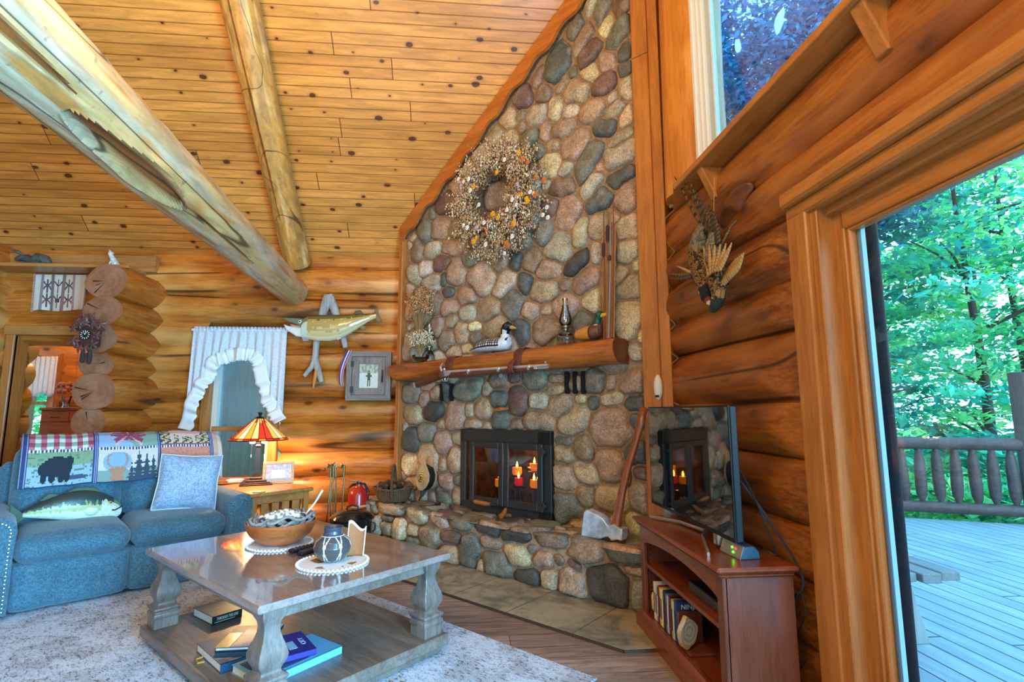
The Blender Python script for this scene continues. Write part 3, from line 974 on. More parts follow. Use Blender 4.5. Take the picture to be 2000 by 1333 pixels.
for (ox, oy, sc), txt in FACE.items():
    for e in txt.split():
        x, y, rx, ry, a, c = e.split(',')
        px, py = ox + float(x) / sc, oy + float(y) / sc
        u, z = fpx(px, py); u2, _ = fpx(px + 10, py); _, z2 = fpx(px, py - 10)
        k = (abs(u2 - u) + abs(z2 - z)) / 20 / sc
        ku = abs(u2 - u) / 10 / sc; kz = abs(z2 - z) / 10 / sc
        a = radians(float(a)); rx, ry = float(rx), float(ry)
        # stretch: along the face a pixel spans more metres than upwards
        e1 = Vector((cos(a) * rx * ku, sin(a) * rx * kz)); e2 = Vector((-sin(a) * ry * ku, cos(a) * ry * kz))
        if e1.length < e2.length: e1, e2 = e2, -e1
        seeds.append((u, z, e1.length * 1.02, e2.length * 1.02, atan2(e1.y, e1.x), c))
FBX = (.89, 1.867, HZ, 1.045)
def in_face(x, z):
    if not (.02 < x < 2.655): return False
    if z > fceil(x) - .11 - .05 or z < .30: return False
    if FBX[0] - .0 < x < FBX[1] + .0 and z < FBX[3]: return False
    return True
seeds = [s_ for s_ in seeds if in_face(s_[0], s_[1])]
rf = random.Random(3)
for size in (.13, .09, .06, .045):
    for _ in range(2600):
        x, z = rf.uniform(.03, 2.64), rf.uniform(.36, 5.0)
        if not in_face(x, z) or not in_face(x - size * .6, z) or not in_face(x + size * .6, z): continue
        if all(hypot((x - q[0]), (z - q[1])) > size * .8 + min(1.05 * q[2], hypot(q[2], q[3]) * .80) for q in seeds):
            seeds.append((x, z, size, size * rf.uniform(.7, .95), rf.uniform(0, 3), rf.choice('ltgbptl')))

fire = thing('stone_fireplace', 'tall cobblestone corner fireplace with raised stone hearth and black firebox', 'fireplace', FO, FR)
PLF = Matrix(((1, 0, 0, 0), (0, 0, -1, 0), (0, 1, 0, 0), (0, 0, 0, 1)))     # (u, v, out) -> (u, -out, v)
b = MB()
# mortar bed with the firebox opening left free
def wallpoly(x0, x1, z0, z1): b.add([(x0, 0, z0), (x1, 0, z0), (x1, 0, z1(x1)), (x0, 0, z1(x0))], [(0, 1, 2, 3)])
ft = lambda u: fceil(u) + .05
b.mat = 1
wallpoly(0, FBX[0], 0, ft); wallpoly(FBX[1], 2.70, 0, ft)
b.add([(FBX[0], 0, FBX[3]), (FBX[1], 0, FBX[3]), (FBX[1], 0, ft(FBX[1])), (FBX[0], 0, ft(FBX[0]))], [(0, 1, 2, 3)])
b.add([(FBX[0], 0, 0), (FBX[1], 0, 0), (FBX[1], 0, HZ), (FBX[0], 0, HZ)], [(0, 1, 2, 3)])
b.add([(0, 0, 0), (0, 0, ft(0)), (0, .35, ft(0)), (0, .35, 0)], [(0, 1, 2, 3)])
b.mat = 0
stone_field(b, seeds, PLF, H=.055, bounds=in_face)
b.build('chimney_breast', [M_STONE, M_MORTAR], fire, angle=180)

# hearth: front and top
HW = [(.34, .68)]
hx0, hx1 = -.30, 2.80
hv = (CF - CH) / sqrt(2)
HEARTH = {(700, 930, 6.667): """430,440,190,70,0,t 755,520,150,110,-10,t 1050,590,130,80,-15,t 1330,630,160,75,-5,g 540,680,150,85,90,y 715,710,85,75,90,t 930,770,140,140,0,b 1220,790,130,80,0,m
1450,980,260,110,75,g 1720,870,150,80,-20,b 1830,1150,190,170,90,g 370,680,80,75,90,t 390,560,70,40,0,g 230,640,120,70,90,t 1190,1080,160,130,90,t 710,850,80,60,0,g 1600,1180,90,50,90,t 1700,700,190,80,-5,k
120,900,90,90,0,t 350,900,90,90,0,b 560,950,90,90,0,l 800,1000,90,80,0,t 940,1120,100,80,0,g""",
(960, 960, 5.333): """270,670,130,120,0,y 420,600,65,45,90,g 640,520,190,60,0,b 545,715,110,75,0,p 700,720,55,50,90,b 370,910,140,105,0,k 610,930,130,80,85,y 845,990,160,140,90,t 985,640,190,110,0,p 870,760,70,45,-30,m
1220,980,220,210,90,k 1400,660,200,95,0,d 1480,830,110,50,0,p 1535,1090,150,85,90,g 250,470,190,60,0,k 1700,1000,140,100,90,t 1700,660,120,90,0,b"""}
hs = []
for (ox, oy, sc), txt in HEARTH.items():
    for e in txt.split():
        x, y, rx, ry, a, c = e.split(',')
        px, py = ox + float(x) / sc, oy + float(y) / sc
        u, z = fpx(px, py, CH); u2, _ = fpx(px + 10, py, CH); _, z2 = fpx(px, py - 10, CH)
        ku = abs(u2 - u) / 10 / sc; kz = abs(z2 - z) / 10 / sc
        a = radians(float(a)); rx, ry = float(rx), float(ry)
        e1 = Vector((cos(a) * rx * ku, sin(a) * rx * kz)); e2 = Vector((-sin(a) * ry * ku, cos(a) * ry * kz))
        if e1.length < e2.length: e1, e2 = e2, -e1
        hs.append((u, min(z, HZ - .03), e1.length * 1.05, e2.length * 1.05, atan2(e1.y, e1.x), c))
def in_hf(x, z): return hx0 + .01 < x < hx1 and .005 < z < HZ + .012
hs = [s_ for s_ in hs if in_hf(s_[0], s_[1])]
for size in (.08, .05):
    for _ in range(1500):
        x, z = rf.uniform(hx0, hx1), rf.uniform(.05, HZ - .04)
        if all(hypot(x - q[0], z - q[1]) > size * .8 + min(1.05 * q[2], hypot(q[2], q[3]) * .80) for q in hs):
            hs.append((x, z, size, size * .8, rf.uniform(0, 3), rf.choice('ltgbpt')))
b = MB()
b.mat = 1
b.box(hx0, hx1, -hv + .005, -.002, 0, HZ - .012)
b.mat = 0
stone_field(b, hs, T(0, -hv, 0) @ PLF, H=.055, gap=.009, bounds=in_hf)
ts = []
def in_top(x, y): return hx0 + .02 < x < hx1 - .02 and .02 < y < hv + .045
for size in (.15, .11, .08, .05):
    for _ in range(1500):
        x, y = rf.uniform(hx0, hx1), rf.uniform(.03, hv + .02)
        if all(hypot((x - q[0]) * .75, (y - q[1]) * 1.25) > size * .62 + q[2] * .62 for q in ts):
            ts.append((x, y, size * 1.25, size * .72, rf.uniform(-.35, .35), rf.choice('tbgmptgbk')))
# plane of the hearth top: second axis towards the room
PLT = Matrix(((1, 0, 0, 0), (0, -1, 0, 0), (0, 0, 1, HZ - .012), (0, 0, 0, 1)))
bt = MB(); stone_field(bt, ts, PLT, H=.020, gap=.006, bounds=in_top)
nb = len(b.v); b.v += bt.v; b.f += [[k + nb for k in reversed(f)] for f in bt.f]; b.m += bt.m; b.c += bt.c
b.build('hearth', [M_STONE, M_MORTAR], fire, angle=180)

# slate apron on the floor
def slate():
    m, nt, bs = _new('slate_tile')
    oc = objco(nt)
    f = noise(nt, oc, 3.2, 6, .65, .8); g = noise(nt, oc, 14, 4, .6)
    c = mix(nt, lin('#6a6858'), lin('#aa9e80'), smooth_(nt, math_(nt, 'ADD', math_(nt, 'MULTIPLY', f, .75), math_(nt, 'MULTIPLY', g, .25)), .36, .62))
    sp = N(nt, 'SeparateXYZ'); nt.links.new(oc, sp.inputs[0])
    fr = math_(nt, 'FRACT', math_(nt, 'DIVIDE', math_(nt, 'ADD', sp.outputs[0], .23), .47))
    l1 = smooth_(nt, math_(nt, 'ABSOLUTE', math_(nt, 'SUBTRACT', fr, .5)), .490, .497)
    c = mix(nt, c, lin('#4d4434'), l1)
    nt.links.new(c, bs.inputs['Base Color']); bs.inputs['Roughness'].default_value = .42
    bump(nt, bs, f, .3, .01)
    return m
tv_ = (CF - 3.545) / sqrt(2)
P = [floc((-1.05, 4.595, 0)), floc((.80, 2.745, 0)), floc((1.33, 2.745, 0)), floc((1.33, 2.92, 0)), floc((-.86, 5.11, 0))]
b = MB(); b.prism([(p.x, p.y) for p in P], 0.002, .016)
b.build('slate_apron', slate(), fire, smooth=False)
b = MB()
for p, q in ((P[0], P[1]), (P[1], P[2])):
    d = (q - p).normalized(); n_ = Vector((d.y, -d.x, 0)) * .010
    b.prism([(p.x, p.y), (q.x, q.y), (q.x + n_.x, q.y + n_.y), (p.x + n_.x, p.y + n_.y)], .001, .014)
b.build('apron_edging', mat('edging_brown', '#4a3322', .5), fire, smooth=False)

# firebox
M_IRON = mat('black_iron', '#2b2a28', .5, noise_s=60, noise_a=.15)
x0, x1, z0, z1 = FBX
b = MB()
t = .055
b.box(x0 - .005, x1 + .005, -.045, .0, z1 - .105, z1 + .005, bev=.004); b.box(x0 - .005, x1 + .005, -.045, 0, z0 - .01, z0 + .07, bev=.004)
b.box(x0 - .005, x0 + .055, -.045, 0, z0, z1, bev=.004); b.box(x1 - .125, x1 + .005, -.045, 0, z0, z1, bev=.004)
b.build('firebox_surround', M_IRON, fire, angle=30)
b = MB()
M_SOOT = mat('firebox_lining', '#6a4a38', .8, noise_s=12, noise_a=.4)
D_ = .42
b.add([(x0 + .03, 0, z0 + .03), (x1 - .1, 0, z0 + .03), (x1 - .1, D_, z0 + .03), (x0 + .03, D_, z0 + .03), (x0 + .03, 0, z1 - .08), (x1 - .1, 0, z1 - .08), (x1 - .1, D_, z1 - .08), (x0 + .03, D_, z1 - .08)],
      [(0, 1, 2, 3), (4, 7, 6, 5), (3, 2, 6, 7), (0, 3, 7, 4), (1, 5, 6, 2)])
b.build('firebox_lining', M_SOOT, fire, smooth=False)
def ux(px): return floc(onC(px, 930, CF - .06 * sqrt(2))).x
xm = ux(984)
M_FGLASS = glass_mat('fire_glass', (.82, .78, .75), .10, .02)
for dx0, dx1, hs_ in ((ux(926) - .050, xm - .003, 1), (xm + .003, ux(1050) + .052, -1)):
    b = MB()
    w = .052; y0, y1 = -.072, -.047; a, c = z0 + .06, z1 - .095
    b.box(dx0, dx0 + w, y0, y1, a, c, bev=.006); b.box(dx1 - w, dx1, y0, y1, a, c, bev=.006)
    b.box(dx0 + w - .002, dx1 - w + .002, y0, y1, a, a + .06, bev=.006); b.box(dx0 + w - .002, dx1 - w + .002, y0, y1, c - w, c, bev=.006)
    d = b.build('firebox_door', M_IRON, fire, angle=30)
    b = MB(); b.add([(dx0 + w - .004, -.058, a + .05), (dx1 - w + .004, -.058, a + .05), (dx1 - w + .004, -.058, c - w), (dx0 + w - .004, -.058, c - w)], [(0, 1, 2, 3)])
    b.build('glass', M_FGLASS, d, smooth=False)
    b = MB()
    if hs_ == 1:
        b.mat = 1; b.tube([(xm - .12, -.09, a + .012), (xm - .05, -.085, a + .008)], .010, 8)
        b.mat = 0; b.tube([(xm - .30, -.098, a + .018), (xm - .28, -.098, a + .018), (xm - .17, -.096, a + .012), (xm - .12, -.09, a + .012)], [.012, .019, .019, .013], 12)
    else:
        b.mat = 1; b.tube([(xm + .05, -.085, a - .01), (xm + .06, -.10, a - .015)], .010, 8)
        b.mat = 0; b.tube([(xm + .055, -.10, a - .005), (xm + .075, -.15, a - .035), (xm + .085, -.19, a - .05)], [.014, .021, .017], 12)
    b.build('handle', [wood('handle_wood', '#b87030', '#7a4418', 'x', 3, 0, .4), M_IRON], d)
    if hs_ == -1:
        b = MB()
        for zz in (a + .05, c - .06):
            b = MB(); b.box(dx1, dx1 + .03, -.075, -.045, zz - .015, zz + .015, bev=.003); b.tube([(dx1 + .012, -.075, zz - .03), (dx1 + .012, -.075, zz + .03)], .008, 8); b.build('hinge', M_IRON, d)
# near-black blocks paint the shade of recesses between upright stones, and a damper knob
M_VOID = mat('dark_void', '#0c0a09', .95)
for px in (1112, 1128, 1144):
    u, z = fpx(px, 748); b = MB(); b.box(u - .016, u + .016, -.052, -.01, z - .085, z + .085, bev=.008); b.build('recess_shade', M_VOID, fire)
for px in (868, 887):
    u, z = fpx(px, 768); b = MB(); b.box(u - .014, u + .014, -.05, -.01, z - .075, z + .085, bev=.006); b.build('recess_shade', M_VOID, fire)
u, z = fpx(988, 800)
b = MB(); b.tube([(u + .05, -.03, z + .005), (u + .01, -.085, z), (u - .035, -.10, z - .005)], [.012, .02, .012], 10)
b.build('damper_knob', bpy.data.materials['handle_wood'], fire)

# candelabra with candles behind the glass
cand = thing('candelabra', 'black wire candelabra behind the firebox glass', 'candle holder', FM @ Vector((1.42, .10, z0 + .032)), FR)
cpx = [(1010, 917), (1044, 910), (1013, 938), (1047, 942), (975, 940)]
cps = []
for k, (px, py) in enumerate(cpx):
    dep = (.10, .10, .05, .05, .06)[k]
    q = floc(onC(px, py + 6, CF + dep * sqrt(2))); cps.append(q)
b = MB()
for q in cps:
    X, Y, Zq = q.x - 1.42, q.y - .10, q.z - (z0 + .032)
    zt = Zq - .03
    b.tube([(X * .6, Y * .4, .01), (X, Y, .06), (X, Y, zt)], .004, 6)
    b.lathe([(.002, zt - .004), (.05, zt), (.055, zt + .008), (.05, zt + .006)], 14, cx=X, cy=Y)
for k in range(6):
    x = -.28 + k * .09
    b.tube([(x, -.05, .15), (x + .02, -.06, .07), (x + .045, -.06, .02), (x + .07, -.06, .07), (x + .09, -.05, .15)], .004, 6)
b.box(-.3, .33, -.07, .07, 0, .012)
b.build('wire_frame', mat('wire_black', '#141214', .5), cand)
M_FLAME = mat('flame', '#ffd070', .5, emit='#ffb040', estr=28)
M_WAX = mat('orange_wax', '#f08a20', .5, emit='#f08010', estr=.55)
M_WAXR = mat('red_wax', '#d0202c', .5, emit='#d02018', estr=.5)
cl = ['orange candle standing high at the left of the right firebox pane', 'orange candle highest at the right of the firebox', 'red-topped candle low in the middle of the candelabra', 'wide orange candle with two flames beside the firebox hinge', 'orange candle half hidden behind the middle bar of the firebox doors']
for k, q in enumerate(cps):
    c = thing('candle', cl[k], 'candle', FM @ (q - Vector((0, 0, .02))), FR, 'lit candles in the firebox')
    h = .062
    r = (.042, .046, .034, .05, .036)[k]
    b = MB()
    if k == 1: b.lathe([(.0, 0), (r * .5, 0), (r * .8, .02), (r * 1.25, .03), (r * .8, .035), (r * .9, h), (0, h - .01)], 16)
    else: b.lathe([(0, 0), (r * .85, 0), (r, .015), (r * .95, h), (r * .7, h - .004), (0, h - .012)], 16)
    b.build('wax', M_WAXR if k == 2 else M_WAX, c)
    b = MB()
    for dx in ((-.02, .02) if k == 3 else (0,)):
        b.lathe([(0.001, h - .01), (.007, h + .006), (.009, h + .016), (.004, h + .036), (0, h + .05)], 8, cx=dx)
    b.build('flame', M_FLAME, c)
light('POINT', 'candle_glow', FM @ Vector((1.5, .14, z0 + .42)), 2.2, (1, .5, .16), .05)

# ---- scalloped board under the ceiling slope, side trims and the posts
b = MB()
L_ = 2.70; top = []; bot = []
for i in range(121):
    u = -.015 + (L_ + .03) * i / 120
    wv = .025 * sin(u / .285 * 2 * pi) + .012 * sin(u * 5.1)
    top.append((u, fceil(max(u, 0)) - .004)); bot.append((u, fceil(max(u, 0)) - .15 - .02 + wv))
b.prism(top + bot[::-1], -.085, -.055, ax='y')
o = b.build('trim_scalloped', wood('scallop_pine', '#c9742c', '#9c541a', 'x', 1.2, .7, .42, knot_s=3), angle=40)
o.location = FO; o.rotation_euler = (0, 0, FR); struct(o)
b = MB(); b.box(-.045, .012, -.06, .30, 0, fceil(0) - .12, bev=.004)
o = b.build('trim_left_edge', M_TRIM, angle=30); o.location = FO; o.rotation_euler = (0, 0, FR); struct(o)
b = MB()
u0 = 2.665
b.box(u0, u0 + .125, -.065, .05, 0, 3.79, bev=.004); b.box(u0 + .002, u0 + .125, -.065, .05, 3.795, 5.0, bev=.004)
b.box(u0 + .124, u0 + .20, -.05, .08, 0, 4.95, bev=.003)
o = b.build('trim_corner_post', M_TRIM, angle=30); o.location = FO; o.rotation_euler = (0, 0, FR); struct(o)
# cream caulk strip beside the log post, ending on the top log
a_ = onX(1312, 410, 1.385); c_ = onX(1285, 0, 1.385)
b = MB(); b.box(1.375, 1.40, a_.y - .012, a_.y + .018, 2.58, 4.9, bev=.003)
o = b.build('trim_caulk_strip', mat('cream_strip', '#c9a877', .5), angle=30); struct(o)
# scribed rope of caulk that follows the log ends
b = MB()
pts = []
for i, (px, py) in enumerate([(1318, 409), (1297, 430), (1300, 470), (1318, 492), (1300, 515), (1306, 563), (1300, 580), (1303, 615), (1319, 635), (1301, 655), (1304, 685), (1325, 700), (1302, 720), (1299, 755), (1310, 785), (1327, 792)]):
    p = onC(px, py, CF - .05); pts.append(p)
b.tube(pts, .007, 6)
o = b.build('trim_scribe_rope', mat('scribe_rope', '#8a5c3a', .8)); struct(o)
# ------------------------------------------------------------------ roof timbers
def log_beam(name, label, pts, rad, mats, scar=None, seed=1, n=150, step=.018):
    """hewn log along a path; scar = (s0, s1, angle0, width) is a hollow with a rolled lip"""
    P_ = [Vector(p) for p in pts]
    seg = [(P_[i + 1] - P_[i]).length for i in range(len(P_) - 1)]
    Lt = sum(seg); K = int(Lt / step)
    ax = (P_[-1] - P_[0]).normalized()
    side = ax.cross(Vector((0, 0, 1))).normalized(); up = side.cross(ax).normalized()
    vs = []; fs = []; cs = []; vc = []
    for i in range(K + 1):
        s = Lt * i / K; q = s; k = 0
        while k < len(seg) - 1 and q > seg[k]: q -= seg[k]; k += 1
        f = min(1, q / seg[k]); c = P_[k].lerp(P_[k + 1], f); r = rad[k] + (rad[k + 1] - rad[k]) * f
        for j in range(n):
            t = 2 * pi * j / n
            w = 1 + .05 * mnoise.noise(Vector((s * 1.3, cos(t) * 1.5 + seed, sin(t) * 1.5))) + .022 * mnoise.noise(Vector((s * 6, cos(t) * 4 + seed, sin(t) * 4)))
            g = .5 + .5 * mnoise.noise(Vector((s * .9 + 5, cos(t) * 2.2 + seed, sin(t) * 2.2)))
            col = (1, 1, 1)
            g2 = .5 + .5 * mnoise.noise(Vector((s * 2.2 + 9, cos(t) * 3 + seed, sin(t) * 3)))
            kf = max(0, min(1, (g - .42) * 5 + (g2 - .5)))
            col = tuple(a * (1 - kf) + b_ * kf for a, b_ in zip(MATSC[mats][0], MATSC[mats][1]))
            if g2 > .60: 
                k3 = min(1, (g2 - .60) * 7); col = tuple(a * (1 - k3) + b_ * k3 for a, b_ in zip(col, MATSC[mats][2]))
            for sc in (scar or []):
                s0, s1, a0, wd, dep = sc[:5]
                x = (s - s0) / (s1 - s0)
                ww = wd * (max(0, sin(pi * min(max(x, 0), 1))) ** .5) * (1 + .15 * sin(x * 7 + seed))
                dt = (t - a0 + pi) % (2 * pi) - pi
                if 0 < x < 1 and ww > 0:
                    e = abs(dt) / ww
                    e *= .8
                    if e < 1:
                        q_ = max(0, min(1, (1 - e) / .55)); q_ = q_ * q_ * (3 - 2 * q_)
                        w -= dep * q_; k3 = q_
                        col = tuple(a * (1 - k3) + b_ * k3 for a, b_ in zip(col, lin('#8a4a1c')))
                    elif e < 1.5: w += dep * .35 * (1 - (e - 1) / .5)
            vs.append(c + (side * cos(t) + up * sin(t)) * r * w); vc.append(col)
    for i in range(K):
        for j in range(n):
            j2 = (j + 1) % n
            f = (i * n + j, i * n + j2, (i + 1) * n + j2, (i + 1) * n + j)
            fs.append(f); cs.append(vc[f[0]])
    b = MB(); b.add(vs, fs, cols=cs)
    b.mat = 1; b.col = lin('#a87048')
    b.add(vs[:n], [tuple(range(n - 1, -1, -1))]); b.add(vs[-n:], [tuple(range(n))])
    o = b.build(name, [M_BEAM, M_SAWN])
    return tag(o, label, 'beam')


MATSC = {'grey': (lin('#cf9f62'), lin('#c2a680'), lin('#c57f3c')), 'tan': (lin('#c58a3e'), lin('#b5853f'), lin('#d4ab68'))}
def beam_mat():
    m, nt, bs = _new('peeled_log')
    oc = objco(nt); a = N(nt, 'Attribute', attribute_name='Col')
    f = noise(nt, mapping(nt, oc, (1, .12, .5)), 22, 5, .6, .5)
    c = mix(nt, a.outputs['Color'], smooth_(nt, f, .3, .7, .72, 1.25), 1.0, 'MULTIPLY')
    c = mix(nt, c, (.16, .09, .05), smooth_(nt, noise(nt, oc, 16, 3), .64, .74, 0, .6))
    cz = noise(nt, mapping(nt, oc, (1.2, .05, 1.2)), 2.2, 2, .2)
    d = math_(nt, 'ABSOLUTE', math_(nt, 'SUBTRACT', cz, .5))
    c = mix(nt, c, (.02, .01, .005), smooth_(nt, d, .001, .006, .8, 0))
    nt.links.new(c, bs.inputs['Base Color']); bs.inputs['Roughness'].default_value = .5
    bs.inputs['Coat Weight'].default_value = .15; bs.inputs['Coat Roughness'].default_value = .3
    bump(nt, bs, f, .3, .012)
    return m
M_BEAM = beam_mat()
log_beam('tie_beam', 'thick pale grey log beam crossing the upper left with a long dark hollow', [(-1.80, -.6, 2.82), (-1.80, 2.05, 2.68), (-1.81, 3.4, 2.60), (-1.84, 5.60, 2.47)],
         [.225, .21, .185, .150], 'grey', scar=[(2.85, 3.85, -1.15, .34, .30), (1.3, 2.8, -.75, .13, .10), (3.75, 4.9, -1.05, .07, .08)], seed=3)
def ceo(px, py, r):
    d = ray(px, py); t = (8.40 - r * 1.398 - CAMH) / (d.z + .977 * d.y); return CP + d * t
p0, p1 = ceo(467, 0, .168), ceo(580, 508, .155)
dv = p0 - p1
log_beam('log_rafter', 'tan log rafter running up the board ceiling above the tie beam', [p1 - dv * .02, p1 + dv * .5, p1 + dv, p1 + dv * 1.55], [.128, .135, .148, .16], 'tan', [(.5, 4.0, -1.35, .05, .10)], 8)

# ------------------------------------------------------------------ rug
def rug_mat():
    m, nt, bs = _new('cream_rug')
    oc = objco(nt)
    f = noise(nt, oc, 5, 5, .65); g = noise(nt, mapping(nt, oc, (1, 2.2, 1)), 38, 5, .75, .6); h = noise(nt, oc, 220, 2)
    c = mix(nt, lin('#cfdbe4'), lin('#a9adb0'), smooth_(nt, f, .42, .66, 0, .8))
    c = mix(nt, c, lin('#544a46'), math_(nt, 'MULTIPLY', smooth_(nt, g, .50, .62), smooth_(nt, f, .30, .62, .35, 1)))
    c = mix(nt, c, smooth_(nt, h, .3, .7, .75, 1.15), 1.0, 'MULTIPLY')
    nt.links.new(c, bs.inputs['Base Color']); bs.inputs['Roughness'].default_value = .95
    bump(nt, bs, h, .6, .01)
    return m
b = MB()
def rugz(u, v): return (u, v, .012 + .004 * mnoise.noise(Vector((u * 30, v * 20, 0))))
b.box(-.75, 2.4, -2.2, 1.4, 0.001, .012, bev=.004)
o = b.build('rug', rug_mat(), angle=40)
q = Vector((.60, 2.49, 0)); o.rotation_euler = (0, 0, -pi / 4)
# far right corner of the rug lies at q
o.location = q - rotz(-pi / 4) @ Vector((2.4, 1.4, 0)) * 1.0
tag(o, 'large cream and grey flecked rug under the coffee table', 'rug')

# ------------------------------------------------------------------ sofa
SA = Vector((-2.665, 3.47, 0)); SR = radians(39)
sofa = thing('sofa', 'blue grey fabric reclining loveseat with nailhead trimmed rolled arms', 'sofa', SA, SR)
SM = T(*SA) @ rotz(SR); SMI = SM.inverted()
def sloc(p): return SMI @ Vector(p)
def fabric(name, c1, c2, s=260, rough=.9):
    m, nt, bs = _new(name)
    oc = objco(nt)
    a = noise(nt, mapping(nt, oc, (1, 1, .25)), s, 2); b_ = noise(nt, mapping(nt, oc, (.25, .25, 1)), s, 2); f = noise(nt, oc, 7, 3)
    g = math_(nt, 'ADD', math_(nt, 'MULTIPLY', a, .5), math_(nt, 'MULTIPLY', b_, .5))
    c = mix(nt, lin(c1), lin(c2), smooth_(nt, g, .35, .65))
    c = mix(nt, c, smooth_(nt, f, .3, .7, .88, 1.12), 1.0, 'MULTIPLY')
    nt.links.new(c, bs.inputs['Base Color']); bs.inputs['Roughness'].default_value = rough; bs.inputs['Sheen Weight'].default_value = .25
    bump(nt, bs, g, .35, .004)
    return m
M_SOFA = fabric('blue_grey_tweed', '#2c4a55', '#4a7583')
M_NAIL = mat('nail_heads', '#b9b4a6', .25, 1.0)
def pad(b, x0, x1, y0, y1, z0, z1, r=.05, puff=.02, nx=14, ny=12, nz=8, seams=(), M=None, wr=.004, seed=0):
    """soft box: rounded edges, puffed faces, stitched vertical seams on its front"""
    cx, cy, cz = (x0 + x1) / 2, (y0 + y1) / 2, (z0 + z1) / 2
    hx, hy, hz = (x1 - x0) / 2, (y1 - y0) / 2, (z1 - z0) / 2
    r = min(r, hx * .95, hy * .95, hz * .95)
    def P(a, c, d):
        p = Vector((a * hx, c * hy, d * hz))
        k = Vector((max(-hx + r, min(hx - r, p.x)), max(-hy + r, min(hy - r, p.y)), max(-hz + r, min(hz - r, p.z))))
        e = p - k
        if e.length > 1e-9: p = k + e.normalized() * r
        pu = puff
        p.x += pu * .3 * a * (1 - c * c) * (1 - d * d); p.y += pu * c * (1 - a ** 4) * (1 - d * d); p.z += pu * d * (1 - a ** 4) * (1 - c * c)
        if c < -.5:
            for sx in seams:
                e_ = abs(cx + p.x - sx)
                if e_ < .035: p.y += .014 * (1 - e_ / .035)
        w = wr * mnoise.noise(Vector((p.x * 9 + seed, p.y * 9, p.z * 9)))
        return (cx + p.x, cy + p.y + w, cz + p.z + w)
    def face(f, nu, nv, flip):
        vs = [f(-1 + 2 * i / nu, -1 + 2 * j / nv) for j in range(nv + 1) for i in range(nu + 1)]
        fs = []
        for j in range(nv):
            for i in range(nu):
                q = (j * (nu + 1) + i, j * (nu + 1) + i + 1, (j + 1) * (nu + 1) + i + 1, (j + 1) * (nu + 1) + i)
                fs.append(q[::-1] if flip else q)
        b.add(vs, fs, M)
    face(lambda s, t: P(s, -1, t), nx, nz, False); face(lambda s, t: P(s, 1, t), nx, nz, True)
    face(lambda s, t: P(-1, s, t), ny, nz, True); face(lambda s, t: P(1, s, t), ny, nz, False)
    face(lambda s, t: P(s, t, -1), nx, ny, True); face(lambda s, t: P(s, t, 1), nx, ny, False)
SWI = 1.16
b = MB(); b.box(-.14, SWI + .14, .05, .80, .04, .30); b.box(-.10, SWI + .10, .74, .84, .05, .86, bev=.04)
b.build('frame', M_SOFA, sofa)
for i in range(2):
    x0, x1 = i * SWI / 2 + .004, (i + 1) * SWI / 2 - .004
    w = x1 - x0
    b = MB(); pad(b, x0, x1, .0, .14, .035, .305, .03, .012, 30, 5, 10, (x0 + w * .34, x0 + w * .80), seed=i)
    b.build('footrest_panel', M_SOFA, sofa, angle=180)
    b = MB(); pad(b, x0, x1, -.03, .60, .300, .465, .07, .022, 20, 20, 8, seed=i + 5)
    b.build('seat_cushion', M_SOFA, sofa, angle=180)
    b = MB(); pad(b, x0 - (.03 if i == 0 else 0), x1 + (.03 if i else 0), -.11, .11, -.28, .28, .09, .03, 20, 10, 18, M=T(0, .645, .705) @ Matrix.Rotation(radians(-13), 4, 'X'), seed=i + 9)
    b.build('back_cushion', M_SOFA, sofa, angle=180)
for sd, x0 in ((0, -.155), (1, SWI - .005)):
    b = MB()
    # rolled arm: arched section swept from the front to the back
    prof = []
    for k in range(15):
        a = pi * k / 14
        prof.append((.08 - .088 * cos(a), .505 + .085 * sin(a)))
    sec = [(-.0, .04)] + [(-.0, .40)] + prof + [(.16, .40), (.16, .04)]
    ys = [-.045, -.035, .1, .3, .5, .7, .80]
    sc_ = [.93, 1, 1, 1, 1, 1, .96]
    vs = []; n = len(sec)
    for y, s_ in zip(ys, sc_):
        for (a, c) in sec: vs.append((x0 + .08 + (a - .08) * s_, y, .04 + (c - .04) * (s_ if s_ < 1 else 1)))
    fs = []
    for i in range(len(ys) - 1):
        for k in range(n):
            k2 = (k + 1) % n
            fs.append((i * n + k, i * n + k2, (i + 1) * n + k2, (i + 1) * n + k)[::-1])
    fs.append(tuple(range(n))); fs.append(tuple((len(ys) - 1) * n + k for k in range(n - 1, -1, -1)))
    b.add(vs, fs)
    arm = b.build('arm', M_SOFA, sofa, angle=50)
    b = MB()
    path = [(.022, .06 + .022 * k) for k in range(20)] + [(.08 - .060 * cos(pi * k / 10), .50 + .062 * sin(pi * k / 10)) for k in range(11)] + [(.138, .48 - .022 * k) for k in range(20)]
    for (a, c) in path: b.ball((x0 + a, -.048, c), (.0062, .004, .0062), n=6, m=4)
    nl = b.build('nailhead_trim', M_NAIL, arm); nl['kind'] = 'stuff'
b = MB(); b.box(-.12, SWI + .12, .08, .78, .012, .05); b.build('base', M_BLACK, sofa)

